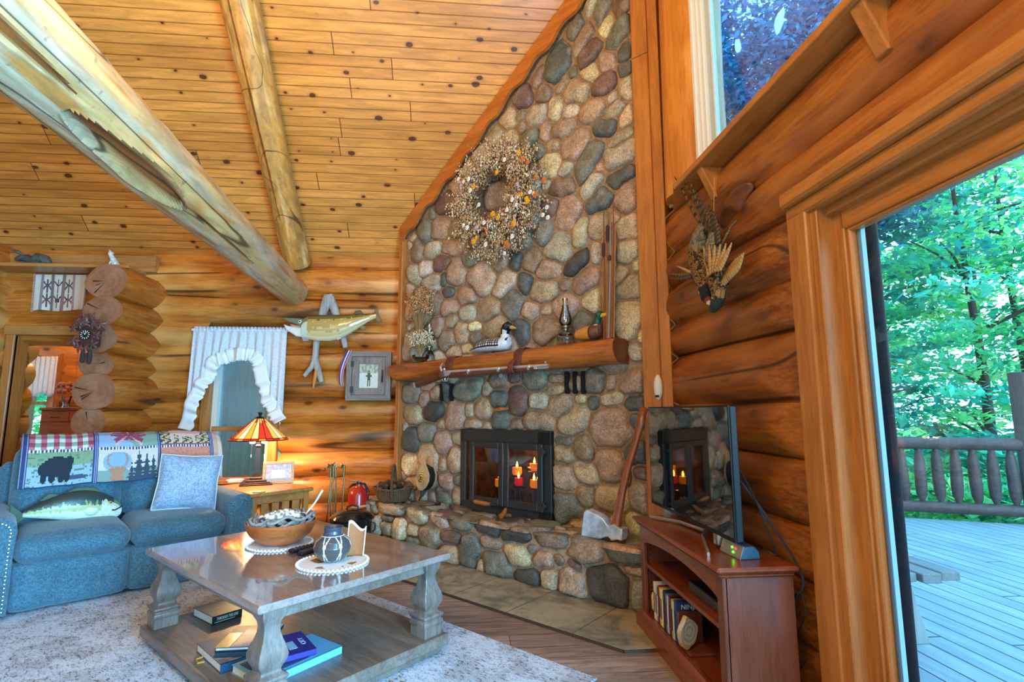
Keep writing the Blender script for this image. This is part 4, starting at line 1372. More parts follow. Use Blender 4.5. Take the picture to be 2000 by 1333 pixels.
# throw over the back of the sofa
def blanket_col(u, v):
    """u across (0 left .. 1 right), v from the top edge (0) down the front (1)"""
    navy, cream, red, green, sky, tan, orange = lin('#2c3a5e'), lin('#d8cfc0'), lin('#9a3f4a'), lin('#5f7a5c'), lin('#8fa9c4'), lin('#b98a5c'), lin('#c9836a')
    for k in (.0, .03, .318, .335, .632, .65, .945): pass
    def el(cx, cy, rx, ry): return ((u - cx) / rx) ** 2 + ((v - cy) / ry) ** 2 < 1
    nz = mnoise.noise(Vector((u * 60, v * 40, 1)))
    if u < .030 or .312 < u < .338 or .632 < u < .650 or .925 < u < .945:
        return navy if int(u * 400) % 3 else lin('#8b93b5')
    if u > .945: return lin('#c9a48c') if u < .975 else lin('#d9bfae')
    row = .52 + .0 * u
    if abs(v - row) < .022: return navy if int(u * 130) % 2 else cream
    if v > .97: return navy
    if u < .32:
        if v < row:
            a = int(u * 38) % 2; c = int(v * 13) % 2
            if a and c: return red
            if a: return lin('#b0707a')
            if c: return lin('#7fa08c')
            return cream
        # bear at a river
        base = lin('#7c946c') if v < .72 else lin('#90a9b8')
        if el(.155, .72, .065, .11) or el(.105, .74, .03, .08) or el(.205, .66, .022, .05) or el(.10, .84, .014, .09) or el(.135, .86, .014, .08) or el(.175, .86, .014, .08) or el(.20, .84, .014, .09): return lin('#16222c')
        if el(.235, .86, .06, .045): return lin('#3e4a5a')
        if nz > .25: base = lin('#5c7a64')
        return base
    if u < .64:
        if v < row:
            du, dv = (u - .485) / .11, (v - .27) / .26
            r = hypot(du, dv); a = atan2(du, -dv)
            lobes = .55 + .38 * abs(cos(a * 2.5)) ** 1.2 + .07 * cos(a * 15)
            if abs(a) > 2.6: lobes *= .6
            if r < lobes:
                return lin('#d3a7a0') if (abs(cos(a * 2.5)) > .975 and r > .1) else lin('#8c3f58')
            return lin('#8fa6c0') if u < .485 + .02 * sin(v * 30) else lin('#7d9a84')
        if el(.43, .85, .028, .10) or el(.43, .93, .035, .06) or el(.405, .79, .02, .02) or el(.455, .79, .02, .02): return lin('#b07a5c')
        if abs(((u - .43) / .048) ** 2 + ((v - .68) / .10) ** 2 - 1) < .22 and v > .60: return lin('#a08070')
        for tx, th, tw in ((.535, .56, .038), (.575, .62, .04), (.61, .64, .03), (.50, .70, .03)):
            if v > th and abs(u - tx) < tw * (v - th) / .4 * (1 + .5 * sin(v * 90)): return lin('#33424c')
        if el(.43, .70, .07, .12): return lin('#86a2bd')
        return lin('#cdbfae') if v < .80 else lin('#7d9488')
    if v < row - .03:
        if el(.79, .22, .075, .13) or el(.735, .12, .03, .07) or el(.715, .30, .012, .18) or el(.76, .36, .012, .14) or el(.835, .34, .012, .14) or el(.86, .22, .02, .1) or el(.72, .05, .02, .1): return lin('#d7b6a8')
        w = sin(u * 140 + 3 * sin(v * 40)) + nz
        if v < .12: return navy
        return lin('#31483f') if w > .2 else lin('#c6b184')
    if v < row + .02: return lin('#8e4a4c')
    if nz > .3: return lin('#b5705c')
    return orange
b = MB()
TH = .012
def throw_pt(u, v):
    # v 0..1 follows: down the rear, over the crown, down the front of the cushions
    x = .0 + 1.235 * u
    path = [(.905, .70), (.905, .80), (.892, .90), (.842, .985), (.772, 1.032), (.70, 1.038), (.628, 1.018), (.566, .965), (.518, .88), (.487, .76), (.474, .69)]
    s = v * (len(path) - 1); i = min(int(s), len(path) - 2); f = s - i
    y = path[i][0] * (1 - f) + path[i + 1][0] * f; z = path[i][1] * (1 - f) + path[i + 1][1] * f
    w = .006 * sin(u * 17 + v * 3) + .004 * sin(u * 41 + 2)
    edge = max(0, (u - .93) / .07)
    z -= .03 * edge ** 2
    return (x, y - .004 + w * .6, z + .008 + w * .5)
b.grid(throw_pt, 240, 90, lambda u, v: blanket_col(u, (lambda q: q / .54 * .52 if q < .54 else .52 + (q - .54) / .46 * .48)(max(0, (v - .44) / .56))))
o = b.build('throw_blanket', VC, angle=180, solid=.008)
o.location = SA; o.rotation_euler = (0, 0, SR)
tag(o, 'woven patchwork throw with plaid, maple leaf, bear and deer over the sofa back', 'blanket')

# fish shaped cushion
fp = thing('fish_pillow', 'fish shaped cushion in green and white lying on the left sofa seat', 'cushion', SM @ Vector((.30, .36, .493)), SR + radians(4))
fp.scale = (.80, .80, .80)
b = MB()
def bass(u, v):
    s = u; a = v * 2 * pi
    top = .135 * max(0.02, sin(pi * min(1, (s * .93 + .06)) ** .85)) ** .8; 
    hgt = .118 * (max(0, sin(pi * (1 - s) ** .72 * .93 + .12)) ** .9) + .012
    th = .075 * max(.05, sin(pi * min(1, s * .92 + .06))) ** .8
    x = -.33 + .66 * s
    zc = .075 - .055 * s + .05 * sin(pi * s)
    return (x, .0 + th * cos(a), zc + hgt * sin(a))
def bass_col(u, v):
    h = sin(v * 2 * pi) + .20 * mnoise.noise(Vector((u * 34, 0, 2)))
    if u > .76 and h < .55: return lin('#d8d8c4') if h < .25 else lin('#b9c0a6')
    if u > .9: return lin('#5f7a52')
    if h > .42: return lin('#2a3a34')
    if h > .12: return lin('#40534a') if mnoise.noise(Vector((u * 26, v * 9, 5))) > -.25 else lin('#8a9a66')
    if h > -.3: return lin('#b5bf85')
    return lin('#dfe0c6')
b.grid(bass, 110, 72, bass_col, wrapu=False)
b.build('body', VCG, fp, angle=180)
b = MB(); b.col = lin('#4c5f49')
for (pts, th) in (([(-.31, .06), (-.41, .16), (-.40, .03), (-.43, -.06), (-.31, .04)], .02), ([(-.10, .20), (.0, .245), (.12, .235), (.17, .19), (.04, .18)], .012), ([(-.24, .16), (-.18, .215), (-.12, .205), (-.12, .17)], .012)):
    b.prism(pts, -th / 2, th / 2, ax='y')
b.col = lin('#b8b98f')
b.prism([(-.15, -.02), (-.20, -.085), (-.10, -.075), (-.08, -.03)], -.03, -.015, ax='y'); b.prism([(-.02, -.04), (-.06, -.09), (.04, -.07)], -.03, -.015, ax='y')
b.build('fin', VC, fp, smooth=False, bevel=.004)
b = MB(); b.col = lin('#cfd3b8'); b.ball((.105, -.067, .045), (.052, .016, .036)); b.build('pectoral_fin', VCG, fp)
b = MB(); b.col = lin('#d8c040'); b.ball((.235, -.052, .10), .011); b.col = lin('#101010'); b.ball((.236, -.060, .10), .006)
b.build('eye', VCG, fp)
b = MB(); b.col = lin('#4a2a2a'); b.tube([(.33, -.0, .052), (.31, -.03, .045), (.27, -.055, .03), (.25, -.062, .035)], .006, 6); b.build('mouth', VCG, fp)

# denim cushion
def cushion(b, s, th, n=18):
    def f(u, v, sg):
        x, y = 2 * u - 1, 2 * v - 1
        e = (1 - x ** 4) * (1 - y ** 4)
        pin = 1 - .07 * (1 - abs(x)) * abs(y) ** 2 * 1.0
        pin2 = 1 - .07 * (1 - abs(y)) * abs(x) ** 2
        return (x * s * pin2, sg * (th * max(0, e) ** .55 + .004), y * s * pin)
    b.grid(lambda u, v: f(u, v, -1), n, n); b.grid(lambda u, v: f(1 - u, v, 1), n, n)
M_DENIM = fabric('washed_denim', '#6d86a0', '#aebfcc', 200)
o_ = SM @ Vector((.955, .30, .675))
pc = thing('denim_cushion', 'square faded denim cushion leaning at the right sofa arm', 'cushion', o_, SR - radians(16))
b = MB(); cushion(b, .205, .075)
x = b.build('cover', M_DENIM, pc, angle=180); x.rotation_euler = (radians(-16), radians(4), 0)
b = MB(); e = .205
b.tube([(-e, 0, -e), (-e * .94, 0, 0), (-e, 0, e), (0, 0, e * .94), (e, 0, e), (e * .94, 0, 0), (e, 0, -e), (0, 0, -e * .94), (-e, 0, -e)], .006, 6)
x2 = b.build('seam', mat('pale_seam', '#c8d3da', .9), pc); x2.rotation_euler = (radians(-16), radians(4), 0)

# ------------------------------------------------------------------ coffee table
TC = Vector((-.88, 2.932, 0)); TR = radians(-45)
ctab = thing('coffee_table', 'grey washed wooden coffee table with turned legs and low shelf', 'table', (TC.x, TC.y, .012), TR)
TM = T(TC.x, TC.y, 0) @ rotz(TR)
HXT, HYT, ZT = .66, .487, .485
M_TABT = wood('grey_wash_top', '#9c897e', '#766459', 'x', 1.3, 0, .13, coat=.9, bump_s=.03)
MATS['grey_wash_top'].node_tree.nodes['Principled BSDF'].inputs['Coat Roughness'].default_value = .04
M_TAB = wood('grey_wash_wood', '#857565', '#5a4a40', 'x', 1.6, 0, .45, coat=.2)
M_TABZ = wood('grey_wash_leg', '#85766a', '#5a4a40', 'z', 1.6, 0, .45, coat=.2)
zo = -.012
b = MB(); b.box(-HXT, HXT, -HYT, HYT, ZT - .032 + zo, ZT + zo, bev=.006); b.build('tabletop', M_TABT, ctab, angle=30)
b = MB(); 
for s_ in (-1, 1):
    b.box(-HXT + .06, HXT - .06, s_ * (HYT - .075) - .012, s_ * (HYT - .075) + .012, ZT - .085 + zo, ZT - .032 + zo)
    b.box(s_ * (HXT - .075) - .012, s_ * (HXT - .075) + .012, -HYT + .06, HYT - .06, ZT - .085 + zo, ZT - .032 + zo)
b.build('apron', M_TAB, ctab, smooth=False)
prof = [(.056, .10), (.056, .150), (.060, .156), (.060, .172), (.052, .180), (.061, .190), (.062, .200), (.042, .211), (.039, .221), (.046, .236), (.056, .256), (.058, .275), (.053, .298), (.041, .328), (.033, .356), (.031, .378), (.034, .394), (.044, .412), (.048, .424), (.048, .453)]
for sx in (-1, 1):
    for sy in (-1, 1):
        b = MB(); b.lathe([(r * sqrt(2), z + zo) for r, z in prof], 4, cx=sx * (HXT - .085), cy=sy * (HYT - .085), a0=pi / 4)
        b.build('leg', M_TABZ, ctab, angle=25, bevel=.004)
b = MB(); b.box(-HXT + .005, HXT - .005, -HYT + .005, HYT - .005, .048 + zo, .10 + zo, bev=.005)
for sx in (-1, 1):
    for sy in (-1, 1): b.box(sx * (HXT - .1) - .05, sx * (HXT - .1) + .05, sy * (HYT - .1) - .05, sy * (HYT - .1) + .05, 0, .05 + zo)
b.box(-HXT + .03, HXT - .03, -HYT + .03, HYT - .03, .004, .049 + zo)
b.build('lower_shelf', M_TAB, ctab, angle=30)

# doilies
def doily(cx, cy, r, label, fur):
    o = thing('hide_doily', label, 'doily', (cx, cy, ZT + .0005))
    b = MB()
    def cf(u, v):
        a = 2 * pi * u
        k = mnoise.noise(Vector((cos(a) * v * 2.2 + cx * 9, sin(a) * v * 2.2, 1)))
        return lin(fur) if k > .12 and v < .72 else lin('#e4e2dc')
    b.grid(lambda u, v: (r * v * cos(2 * pi * u), r * v * sin(2 * pi * u), .007 - .003 * v), 72, 40, cf)
    b.grid(lambda u, v: (r * cos(2 * pi * u), r * sin(2 * pi * u), .004 * (1 - v)), 40, 1)
    b.build('hide', VC, o, angle=180)
    b = MB()
    for k in range(52): a = 2 * pi * k / 52; b.ball((r * cos(a), r * sin(a), .006), (.0075, .0075, .006), n=7, m=5)
    q = b.build('beaded_rim', mat('white_beads', '#eef2f2', .35), o); q['kind'] = 'stuff'
BP = onZ(547, 1064, ZT); VP_ = onZ(650, 1100, ZT)
doily(BP.x, BP.y, .165, 'round white hide doily under the wooden bowl', '#c9b092')
doily(VP_.x, VP_.y, .162, 'round white hide doily with brown patch under the clay pot', '#9a6a3c')

# bowl with coiled rope, beads and a mask-like piece of lace
bz = ZT + .0078
bowl = thing('wooden_bowl', 'turned orange brown wooden bowl filled with coiled rope and dark beads', 'bowl', (BP.x, BP.y, bz))
b = MB(); b.lathe([(.0, 0), (.08, 0), (.115, .015), (.155, .05), (.178, .095), (.182, .115), (.176, .118), (.168, .095), (.14, .05), (.1, .02), (0, .016)], 36)
b.build('body', wood('bowl_wood', '#c56a34', '#94481e', 'x', 2, .6, .32, coat=.4), bowl, angle=50)
b = MB()
def ropes(b, n_, rmin, rmax, z0, z1, rad, rnd):
    for k in range(n_):
        a0 = rnd.uniform(0, 6.28); R_ = rnd.uniform(rmin, rmax); L_ = rnd.uniform(1.0, 2.6); z = rnd.uniform(z0, z1)
        pts = []
        for i in range(14):
            a = a0 + L_ * i / 13
            rr = R_ + .018 * sin(a * 5 + k)
            pts.append((rr * cos(a), rr * sin(a), z + .012 * sin(a * 7 + k)))
        b.tube(pts, rad, 6)
rr_ = random.Random(11)
ropes(b, 34, .07, .165, .105, .15, .008, rr_)
q = b.build('coiled_rope', mat('rope_grey', '#8d8378', .85, noise_s=120, noise_a=.3), bowl); q['kind'] = 'stuff'
b = MB(); b.col = lin('#d9d2c4')
def lace(u, v):
    x = -.12 + .25 * u; y = -.055 + .10 * v
    return (x, y, .135 + .035 * sin(pi * u) * sin(pi * v) ** .5 + .008 * sin(u * 25) * sin(v * 14))
b.grid(lace, 36, 18, lambda u, v: lin('#e2dccd') if (int(u * 18) + int(v * 9)) % 3 else lin('#8d8576'))
x = b.build('lace_piece', VC, bowl, angle=180, solid=.006); x.rotation_euler = (0, 0, radians(20))
bl = ['dark purple bead', 'dark purple bead']
for k in range(12):
    a = k * 2.1; r = .10 + .05 * ((k * 37) % 10) / 10
    b = MB(); b.ball((r * cos(a), r * sin(a), .135 + .012 * ((k * 13) % 5) / 5), (.015, .015, .013), n=8, m=6)
    b.build('bead', mat('dark_beads', '#3c3445', .3), bowl)
b = MB(); b.tube([(.10, .04, .12), (.155, .085, .20), (.185, .11, .262)], [.005, .005, .006], 8); b.build('white_stick', mat('bone_stick', '#ddd8ca', .5), bowl)

# clay pot
pot = thing('clay_pot', 'round black clay pot with white petal outlines on the nearer doily', 'pot', (VP_.x - .005, VP_.y + .005, bz))
b = MB()
PR = [(.0, 0), (.035, 0), (.062, .015), (.083, .045), (.088, .07), (.078, .098), (.055, .118), (.044, .128), (.042, .142), (.048, .158), (.044, .160), (.037, .145), (.0, .13)]
def pcol(u, v):
    i = v * (len(PR) - 1)
    if 1 < i < 6.4:
        a = (u * 7) % 1 - .5; t = (i - 1) / 5.4
        w = .48 * sin(pi * min(1, t * .95 + .03)) ** .55
        if abs(abs(a) - w) < .045 or i > 6.15: return lin('#d9d6cf')
    return lin('#3f4450') if i > 6.3 else lin('#4a4644')
def prz(u, v):
    s = v * (len(PR) - 1); k = min(int(s), len(PR) - 2); f = s - k
    r = PR[k][0] * (1 - f) + PR[k + 1][0] * f; z = PR[k][1] * (1 - f) + PR[k + 1][1] * f
    return (r * cos(2 * pi * u), r * sin(2 * pi * u), z)
b.grid(prz, 140, 96, pcol)
b.build('body', mat('burnished_clay', '#ffffff', .28, vcol=True, coat=.4), pot, angle=180)
hp = thing('rawhide_scrap', 'curled brown rawhide piece with white edge standing behind the clay pot', 'hide', (VP_.x + .085, VP_.y + .075, ZT + .0078))
b = MB()
def hide(u, v):
    a = -.9 + 1.8 * u; h = .15 + .022 * sin(u * 5 + 1)
    return (.055 * sin(a) + .01 * v, .06 * cos(a) * .6 - .02, v * h)
b.grid(hide, 24, 12, lambda u, v: lin('#e8dcc8') if v > .9 or u > .96 or u < .04 else lin('#a8693c'))
b.build('hide', VC, hp, angle=180, solid=.005)
# remotes
for k, (p0, p1, lab) in enumerate((((566, 1082), (622, 1068), 'black remote control lying furthest from the clay pot'), ((584, 1087), (624, 1075), 'short black remote control nearer the clay pot'))):
    a, c = onZ(*p0, ZT), onZ(*p1, ZT)
    d = c - a
    o = thing('remote_control', lab, 'remote', ((a.x + c.x) / 2, (a.y + c.y) / 2, ZT + .001), atan2(d.y, d.x), 'remote controls on the coffee table')
    L_ = d.length
    b = MB(); b.box(-L_ / 2, L_ / 2, -.022, .022, 0, .018, bev=.006); b.build('case', mat('remote_black', '#14161c', .35), o)
    b = MB()
    for i in range(6):
        for j in (-1, 0, 1): b.box(-L_ * .4 + i * L_ * .13, -L_ * .4 + i * L_ * .13 + .01, j * .012 - .004, j * .012 + .004, .018, .0205)
    q = b.build('keys', mat('remote_keys', '#4d5260', .5), o); q['kind'] = 'stuff'

# books on the lower shelf
M_PAGE = mat('book_pages', '#d8d2c6', .8, noise_s=300, noise_a=.15)
def book(name, label, quad, ztop, th, cover, spine_text=None, cover_text=None, colfn=None, tilt=None, lowz=None):
    """quad: pixel corners of the top cover (left, near, right, far) on height ztop"""
    P4 = [onZ(x, y, ztop) for x, y in quad]
    e1 = ((P4[2] - P4[1]) + (P4[3] - P4[0])) / 2; e2 = ((P4[0] - P4[1]) + (P4[3] - P4[2])) / 2
    rz_ = atan2(e1.y, e1.x); L_ = e1.length
    W_ = abs(e2.dot(Vector((-sin(rz_), cos(rz_), 0))))
    c = (P4[0] + P4[1] + P4[2] + P4[3]) / 4
    z0 = ztop - th
    o = thing(name, label, 'book', (c.x, c.y, z0), rz_, 'books on the coffee table shelf')
    l, w = L_ / 2, W_ / 2
    b = MB(); b.box(-l, l, -w, w, 0, .003); b.box(-l, l, -w, w, th - .003, th); b.box(-l, l, -w, -w + .004, 0, th)
    b.build('cover', mat('cover_' + cover[1:], cover, .4), o, smooth=False)
    b = MB(); b.box(-l + .004, l - .004, -w + .004, w - .004, .003, th - .003); b.build('pages', M_PAGE, o, smooth=False)
    return o, l, w, th
def textobj(txt, size, M, material, parent, name='lettering', ext=.0004, align='CENTER', sx=1.0):
    cu = bpy.data.curves.new(name, 'FONT'); cu.body = txt; cu.size = size; cu.extrude = ext; cu.align_x = align; cu.align_y = 'CENTER'
    ob = bpy.data.objects.new(name, cu)
    dg = bpy.context.evaluated_depsgraph_get()
    COL.objects.link(ob); dg.update()
    me = bpy.data.meshes.new_from_object(ob.evaluated_get(dg)); me.name = name
    bpy.data.objects.remove(ob)
    me.transform(M @ Matrix.Diagonal((sx, 1, 1, 1)))
    me.materials.clear(); me.materials.append(material)
    o = bpy.data.objects.new(name, me); COL.objects.link(o); o.parent = parent
    return o
M_INK = mat('white_ink', '#d9dcd4', .5); M_INKG = mat('cream_ink', '#b9b08c', .5)
RX90 = Matrix.Rotation(radians(90), 4, 'X')
o, l, w, th = book('book', 'thick dark green book lying alone near the left table leg', [(378, 1188), (415, 1206), (474, 1189), (433, 1172)], .142, .042, '#3a3f2c')
b = MB(); b.box(-l, l, -w - .0015, -w, 0, th); b.build('spine', mat('spine_green', '#10201a', .4), o, smooth=False)
textobj('THROUGH THE LENS', .021, T(-.0, -w - .002, th * .60) @ RX90, M_INK, o, sx=.8 * 2 * l / .22)
b = MB(); b.box(-l * .85, l * .5, -w - .002, -w - .0015, th * .22, th * .27); b.build('spine_line', M_INK, o, smooth=False)
textobj('THROUGH', .014, T(l * .05, 0, th + .0005), M_INKG, o)
o, l, w, th = book('book', 'navy blue hardback with a gold ribbon end, lowest at the left of the pile', [(383, 1257), (433, 1299), (497, 1277), (441, 1241)], .138, .038, '#1f4a66')
b = MB(); b.tube([(-l - .005, w * .3, .012), (-l - .03, w * .35, .006), (-l - .035, w * .1, .004), (-l - .01, w * .05, .004)], .004, 6); b.build('ribbon', mat('gold_ribbon', '#b58a2c', .4), o)
textobj('A', .03, T(l * .4, -w * .2, th + .0005), M_INK, o)
o, l, w, th = book('book', 'wide blue and white book, lowest at the right of the pile', [(459, 1297), (505, 1333), (658, 1267), (618, 1234)], .134, .034, '#6fb0cc')
b = MB(); b.box(-l * .9, l * .2, -w * .8, w * .8, th, th + .0006); b.build('cover_picture', mat('cover_grey_blue', '#33455c', .4), o, smooth=False)
o, l, w, th = book('book', 'glossy gold and blue softcover resting on the navy hardback', [(435, 1266), (505, 1262), (566, 1222), (452, 1221)], .156, .016, '#283048')
b = MB(); b.box(-l, l * .3, w * .45, w, th, th + .0008); b.build('gold_band', mat('gold_print', '#c9a85c', .25), o, smooth=False)
b = MB()
for k in range(9): b.col = random.choice([lin('#7a4a36'), lin('#4d5b7c'), lin('#22263c'), lin('#6a7aa0')]); b.box(-l + k * l / 5.5, -l + (k + 1) * l / 5.5, -w * .5, w * .4, th, th + .0006)
b.build('cover_picture', VCG, o, smooth=False)
b = MB(); b.box(-l, l, -w, -w * .55, th, th + .0007); b.build('blue_band', mat('sky_print', '#7fb4d8', .3), o, smooth=False)
o, l, w, th = book('book', 'purple blue book with white lettering, topmost at the right of the pile', [(520, 1250), (548, 1286), (612, 1268), (594, 1232)], .162, .026, '#3a3080')
textobj('CITY', .030, T(l * .62, 0, th + .0005) @ rotz(pi / 2), M_INK, o, sx=1.2)
b = MB(); b.box(-l * .3, l * .15, -w * .55, w * .2, th, th + .0006); b.build('cover_picture', mat('pale_print', '#b9c4d8', .4), o, smooth=False)
# ------------------------------------------------------------------ end table, lamp and what stands on it
ER = radians(43); EB = Vector((-1.33, 4.87, 0)); EH = .545
d1 = Vector((cos(ER), sin(ER), 0)); n1 = Vector((-sin(ER), cos(ER), 0))
ew, ed = .54, .74
et = thing('end_table', 'small honey oak end table with slatted sides between sofa and log wall', 'table', EB - d1 * ew / 2 + n1 * ed / 2, ER)
M_OAK = wood('honey_oak', '#c58a45', '#96602a', 'y', 1.5, 0, .4, coat=.3); M_OAKZ = wood('honey_oak_upright', '#c58a45', '#96602a', 'z', 1.5, 0, .4, coat=.3)
b = MB(); b.box(-ew / 2, ew / 2, -ed / 2, ed / 2, EH - .03, EH, bev=.006); b.build('tabletop', M_OAK, et, angle=30)
b = MB()
for s_ in (-1, 1): b.box(s_ * (ew / 2 - .05) - .01, s_ * (ew / 2 - .05) + .01, -ed / 2 + .05, ed / 2 - .05, EH - .095, EH - .03); b.box(-ew / 2 + .05, ew / 2 - .05, s_ * (ed / 2 - .05) - .01, s_ * (ed / 2 - .05) + .01, EH - .095, EH - .03)
b.build('apron', M_OAK, et, smooth=False)
for sx in (-1, 1):
    for sy in (-1, 1):
        b = MB(); b.box(sx * (ew / 2 - .05) - .022, sx * (ew / 2 - .05) + .022, sy * (ed / 2 - .05) - .022, sy * (ed / 2 - .05) + .022, 0, EH - .03, bev=.003); b.build('leg', M_OAKZ, et, angle=30)
for k in range(4):
    b = MB(); x = -.13 + k * .087; b.box(x - .03, x + .03, -ed / 2 + .04, -ed / 2 + .055, .15, EH - .09); b.build('slat', M_OAKZ, et, smooth=False)
for k in range(4):
    b = MB(); y = -.2 + k * .13; b.box(ew / 2 - .057, ew / 2 - .043, y - .03, y + .03, .15, EH - .09); b.build('slat', M_OAKZ, et, smooth=False)
b = MB(); b.box(-ew / 2 + .04, ew / 2 - .04, -ed / 2 + .04, ed / 2 - .04, .12, .15); b.build('lower_shelf', M_OAK, et, smooth=False)

LP = onZ(500, 946, EH)
dL = LP.y
lamp = thing('table_lamp', 'lit stained glass table lamp with dark bronze stem on the end table', 'lamp', (LP.x, LP.y, EH + .0005), radians(20))
def lz(py): return onY(503, py, dL).z - EH
M_BRZ = mat('dark_bronze_metal', '#3a2a20', .35, .8)
b = MB()
for (h, z0, z1) in ((.135, 0, .014), (.115, .014, .026), (.085, .026, .044), (.055, .044, .066)): b.box(-h, h, -h, h, z0, z1, bev=.004)
b.build('base', M_BRZ, lamp, angle=30)
zs0, zs1, zt = lz(860), lz(818), lz(808)
b = MB(); b.lathe([(.052, .066), (.036, .10), (.027, zs0 - .07), (.030, zs0 - .06), (.030, zs0 - .05), (.018, zs0 - .04), (.018, zs0), (.008, zs0), (.008, zt - .012)], 4, a0=pi / 4); b.build('stem', M_BRZ, lamp, smooth=False)
b = MB()
for k in range(2): b.lathe([(.0, zs0 - .035), (.022, zs0 - .03), (.03, zs0), (.02, zs0 + .03), (0, zs0 + .035)], 12, cx=.05 * (2 * k - 1), cy=0)
b.build('bulb', mat('lit_bulb', '#fff2d8', .4, emit='#ffd9a0', estr=14), lamp)
# mission shade: 12 trapezoid panes in lead came
RS0, RS1 = .255, .045
panes = MB()
def pr(a, t):
    r = RS0 + (RS1 - RS0) * t; z = zs0 + (zs1 - zs0) * t
    return Vector((r * cos(a), r * sin(a), z))
cols = ['#e8a030', '#f2c77a', '#c22a1c', '#f6d9a0', '#f0b850', '#e89828', '#b92418', '#f3cf8c']
for k in range(24):
    a0, a1 = 2 * pi * k / 24 + .012, 2 * pi * (k + 1) / 24 - .012
    for (t0, t1, c) in ((0.0, .09, '#b92418' if k % 3 else '#d8842a'), (.10, .80 + .12 * (k % 2), ['#d23018', '#d23018', '#f0b048', '#f7dda8', '#eda030', '#f4c878'][k % 6]), (.81 + .12 * (k % 2), 1.0, '#f0b048' if k % 4 else '#c83020')):
        panes.col = lin(c)
        panes.add([pr(a0, t0), pr(a1, t0), pr(a1, t1), pr(a0, t1)], [(0, 1, 2, 3)])
def shade_mat():
    m, nt, bs = _new('stained_glass')
    a = N(nt, 'Attribute', attribute_name='Col')
    nt.links.new(a.outputs['Color'], bs.inputs['Base Color'])
    nt.links.new(a.outputs['Color'], bs.inputs['Emission Color'])
    bs.inputs['Emission Strength'].default_value = .85
    bs.inputs['Roughness'].default_value = .25
    return m
sh_ = panes.build('shade', shade_mat(), lamp, smooth=False, solid=.003)
b = MB()
for k in range(24): a = 2 * pi * k / 24; b.tube([pr(a, 0), pr(a, 1)], .0035, 5)
for t in (0, .095, 1): b.tube([pr(2 * pi * k / 24, t) for k in range(25)], .004, 5)
b.build('lead_came', M_BRZ, sh_)
b = MB(); b.lathe([(.05, zs1), (.035, zs1 + .012), (.012, zs1 + .02), (.012, zs1 + .03), (.022, zs1 + .055), (0, zs1 + .06)], 10); b.build('finial', M_BRZ, lamp)
for s_ in (-1, 1):
    b = MB(); x = s_ * .055; b.tube([(x, -.03, zs0 + .01), (x, -.03, zs0 - .13)], .0025, 5); b.tube([(x, -.03, zs0 - .13), (x, -.03, zs0 - .155)], .006, 6); b.build('pull_chain', mat('brass_chain', '#d8c8a0', .3, 1), lamp)
light('POINT', 'table_lamp_light', (LP.x, LP.y, EH + zs0 + .015), 72, (1, .66, .30), .05)

# picture frame leaning on the log wall, and small things
p = onZ(537, 946, EH)
fr = thing('photo_frame', 'pale wood photo frame with an old group photo beside the lamp', 'photo frame', (p.x + .02, p.y + .02, EH), radians(20))
b = MB()
for q in ((-.135, .135, 0, .026), (-.135, .135, .175, .20)): b.box(q[0], q[1], -.012, .012, q[2], q[3], bev=.003)
for q in ((-.135, -.108), (.108, .135)): b.box(q[0], q[1], -.011, .011, .0, .2, bev=.003)
x = b.build('frame', wood('pale_frame', '#d9b477', '#b08a50', 'x', 2, 0, .5), fr, angle=30)
def photo_col(u, v):
    k = .62 + .2 * mnoise.noise(Vector((u * 9, v * 7, 3)))
    for cx in (.3, .42, .55, .68):
        if ((u - cx) / .05) ** 2 + ((v - .72) / .08) ** 2 < 1: k = .55
        if abs(u - cx) < .065 and .18 < v < .66: k = .95
    if v < .16: k = .4
    return (k * .9, k * .88, k * .8)
b2 = MB(); b2.grid(lambda u, v: (-.11 + .22 * u, -.004, .024 + .154 * v), 44, 32, photo_col); y = b2.build('photo', VCG, fr, angle=180)
b3 = MB(); b3.box(-.13, .13, .012, .016, .004, .196); b3.add([(-.03, .016, .15), (.03, .016, .15), (.03, .08, .004), (-.03, .08, .004)], [(0, 1, 2, 3)]); z = b3.build('backing', M_BLACK, fr, smooth=False)
for o in (x, y, z): o.rotation_euler = (radians(-10), 0, 0)
p = onZ(506, 962, EH)
o = thing('coaster', 'small round coaster with a dark rim in front of the lamp', 'coaster', (p.x, p.y, EH))
b = MB(); b.lathe([(0, 0), (.05, 0), (.052, .008), (.045, .008), (0, .006)], 24); b.build('disc', mat('coaster', '#b89a70', .6), o)
p = onZ(455, 941, EH)
o = thing('spectacles_case', 'small white rolled cloth lying left of the lamp on the end table', 'cloth', (p.x + .03, p.y - .03, EH), .5)
b = MB(); b.tube([(-.07, 0, .015), (-.03, .005, .017), (.02, 0, .016), (.07, .012, .014)], [.010, .015, .014, .010], 10); b.box(-.06, .09, -.03, .03, .0, .003); b.build('cloth', mat('white_cloth', '#e8dfd0', .8), o)
o.name = 'rolled_cloth'

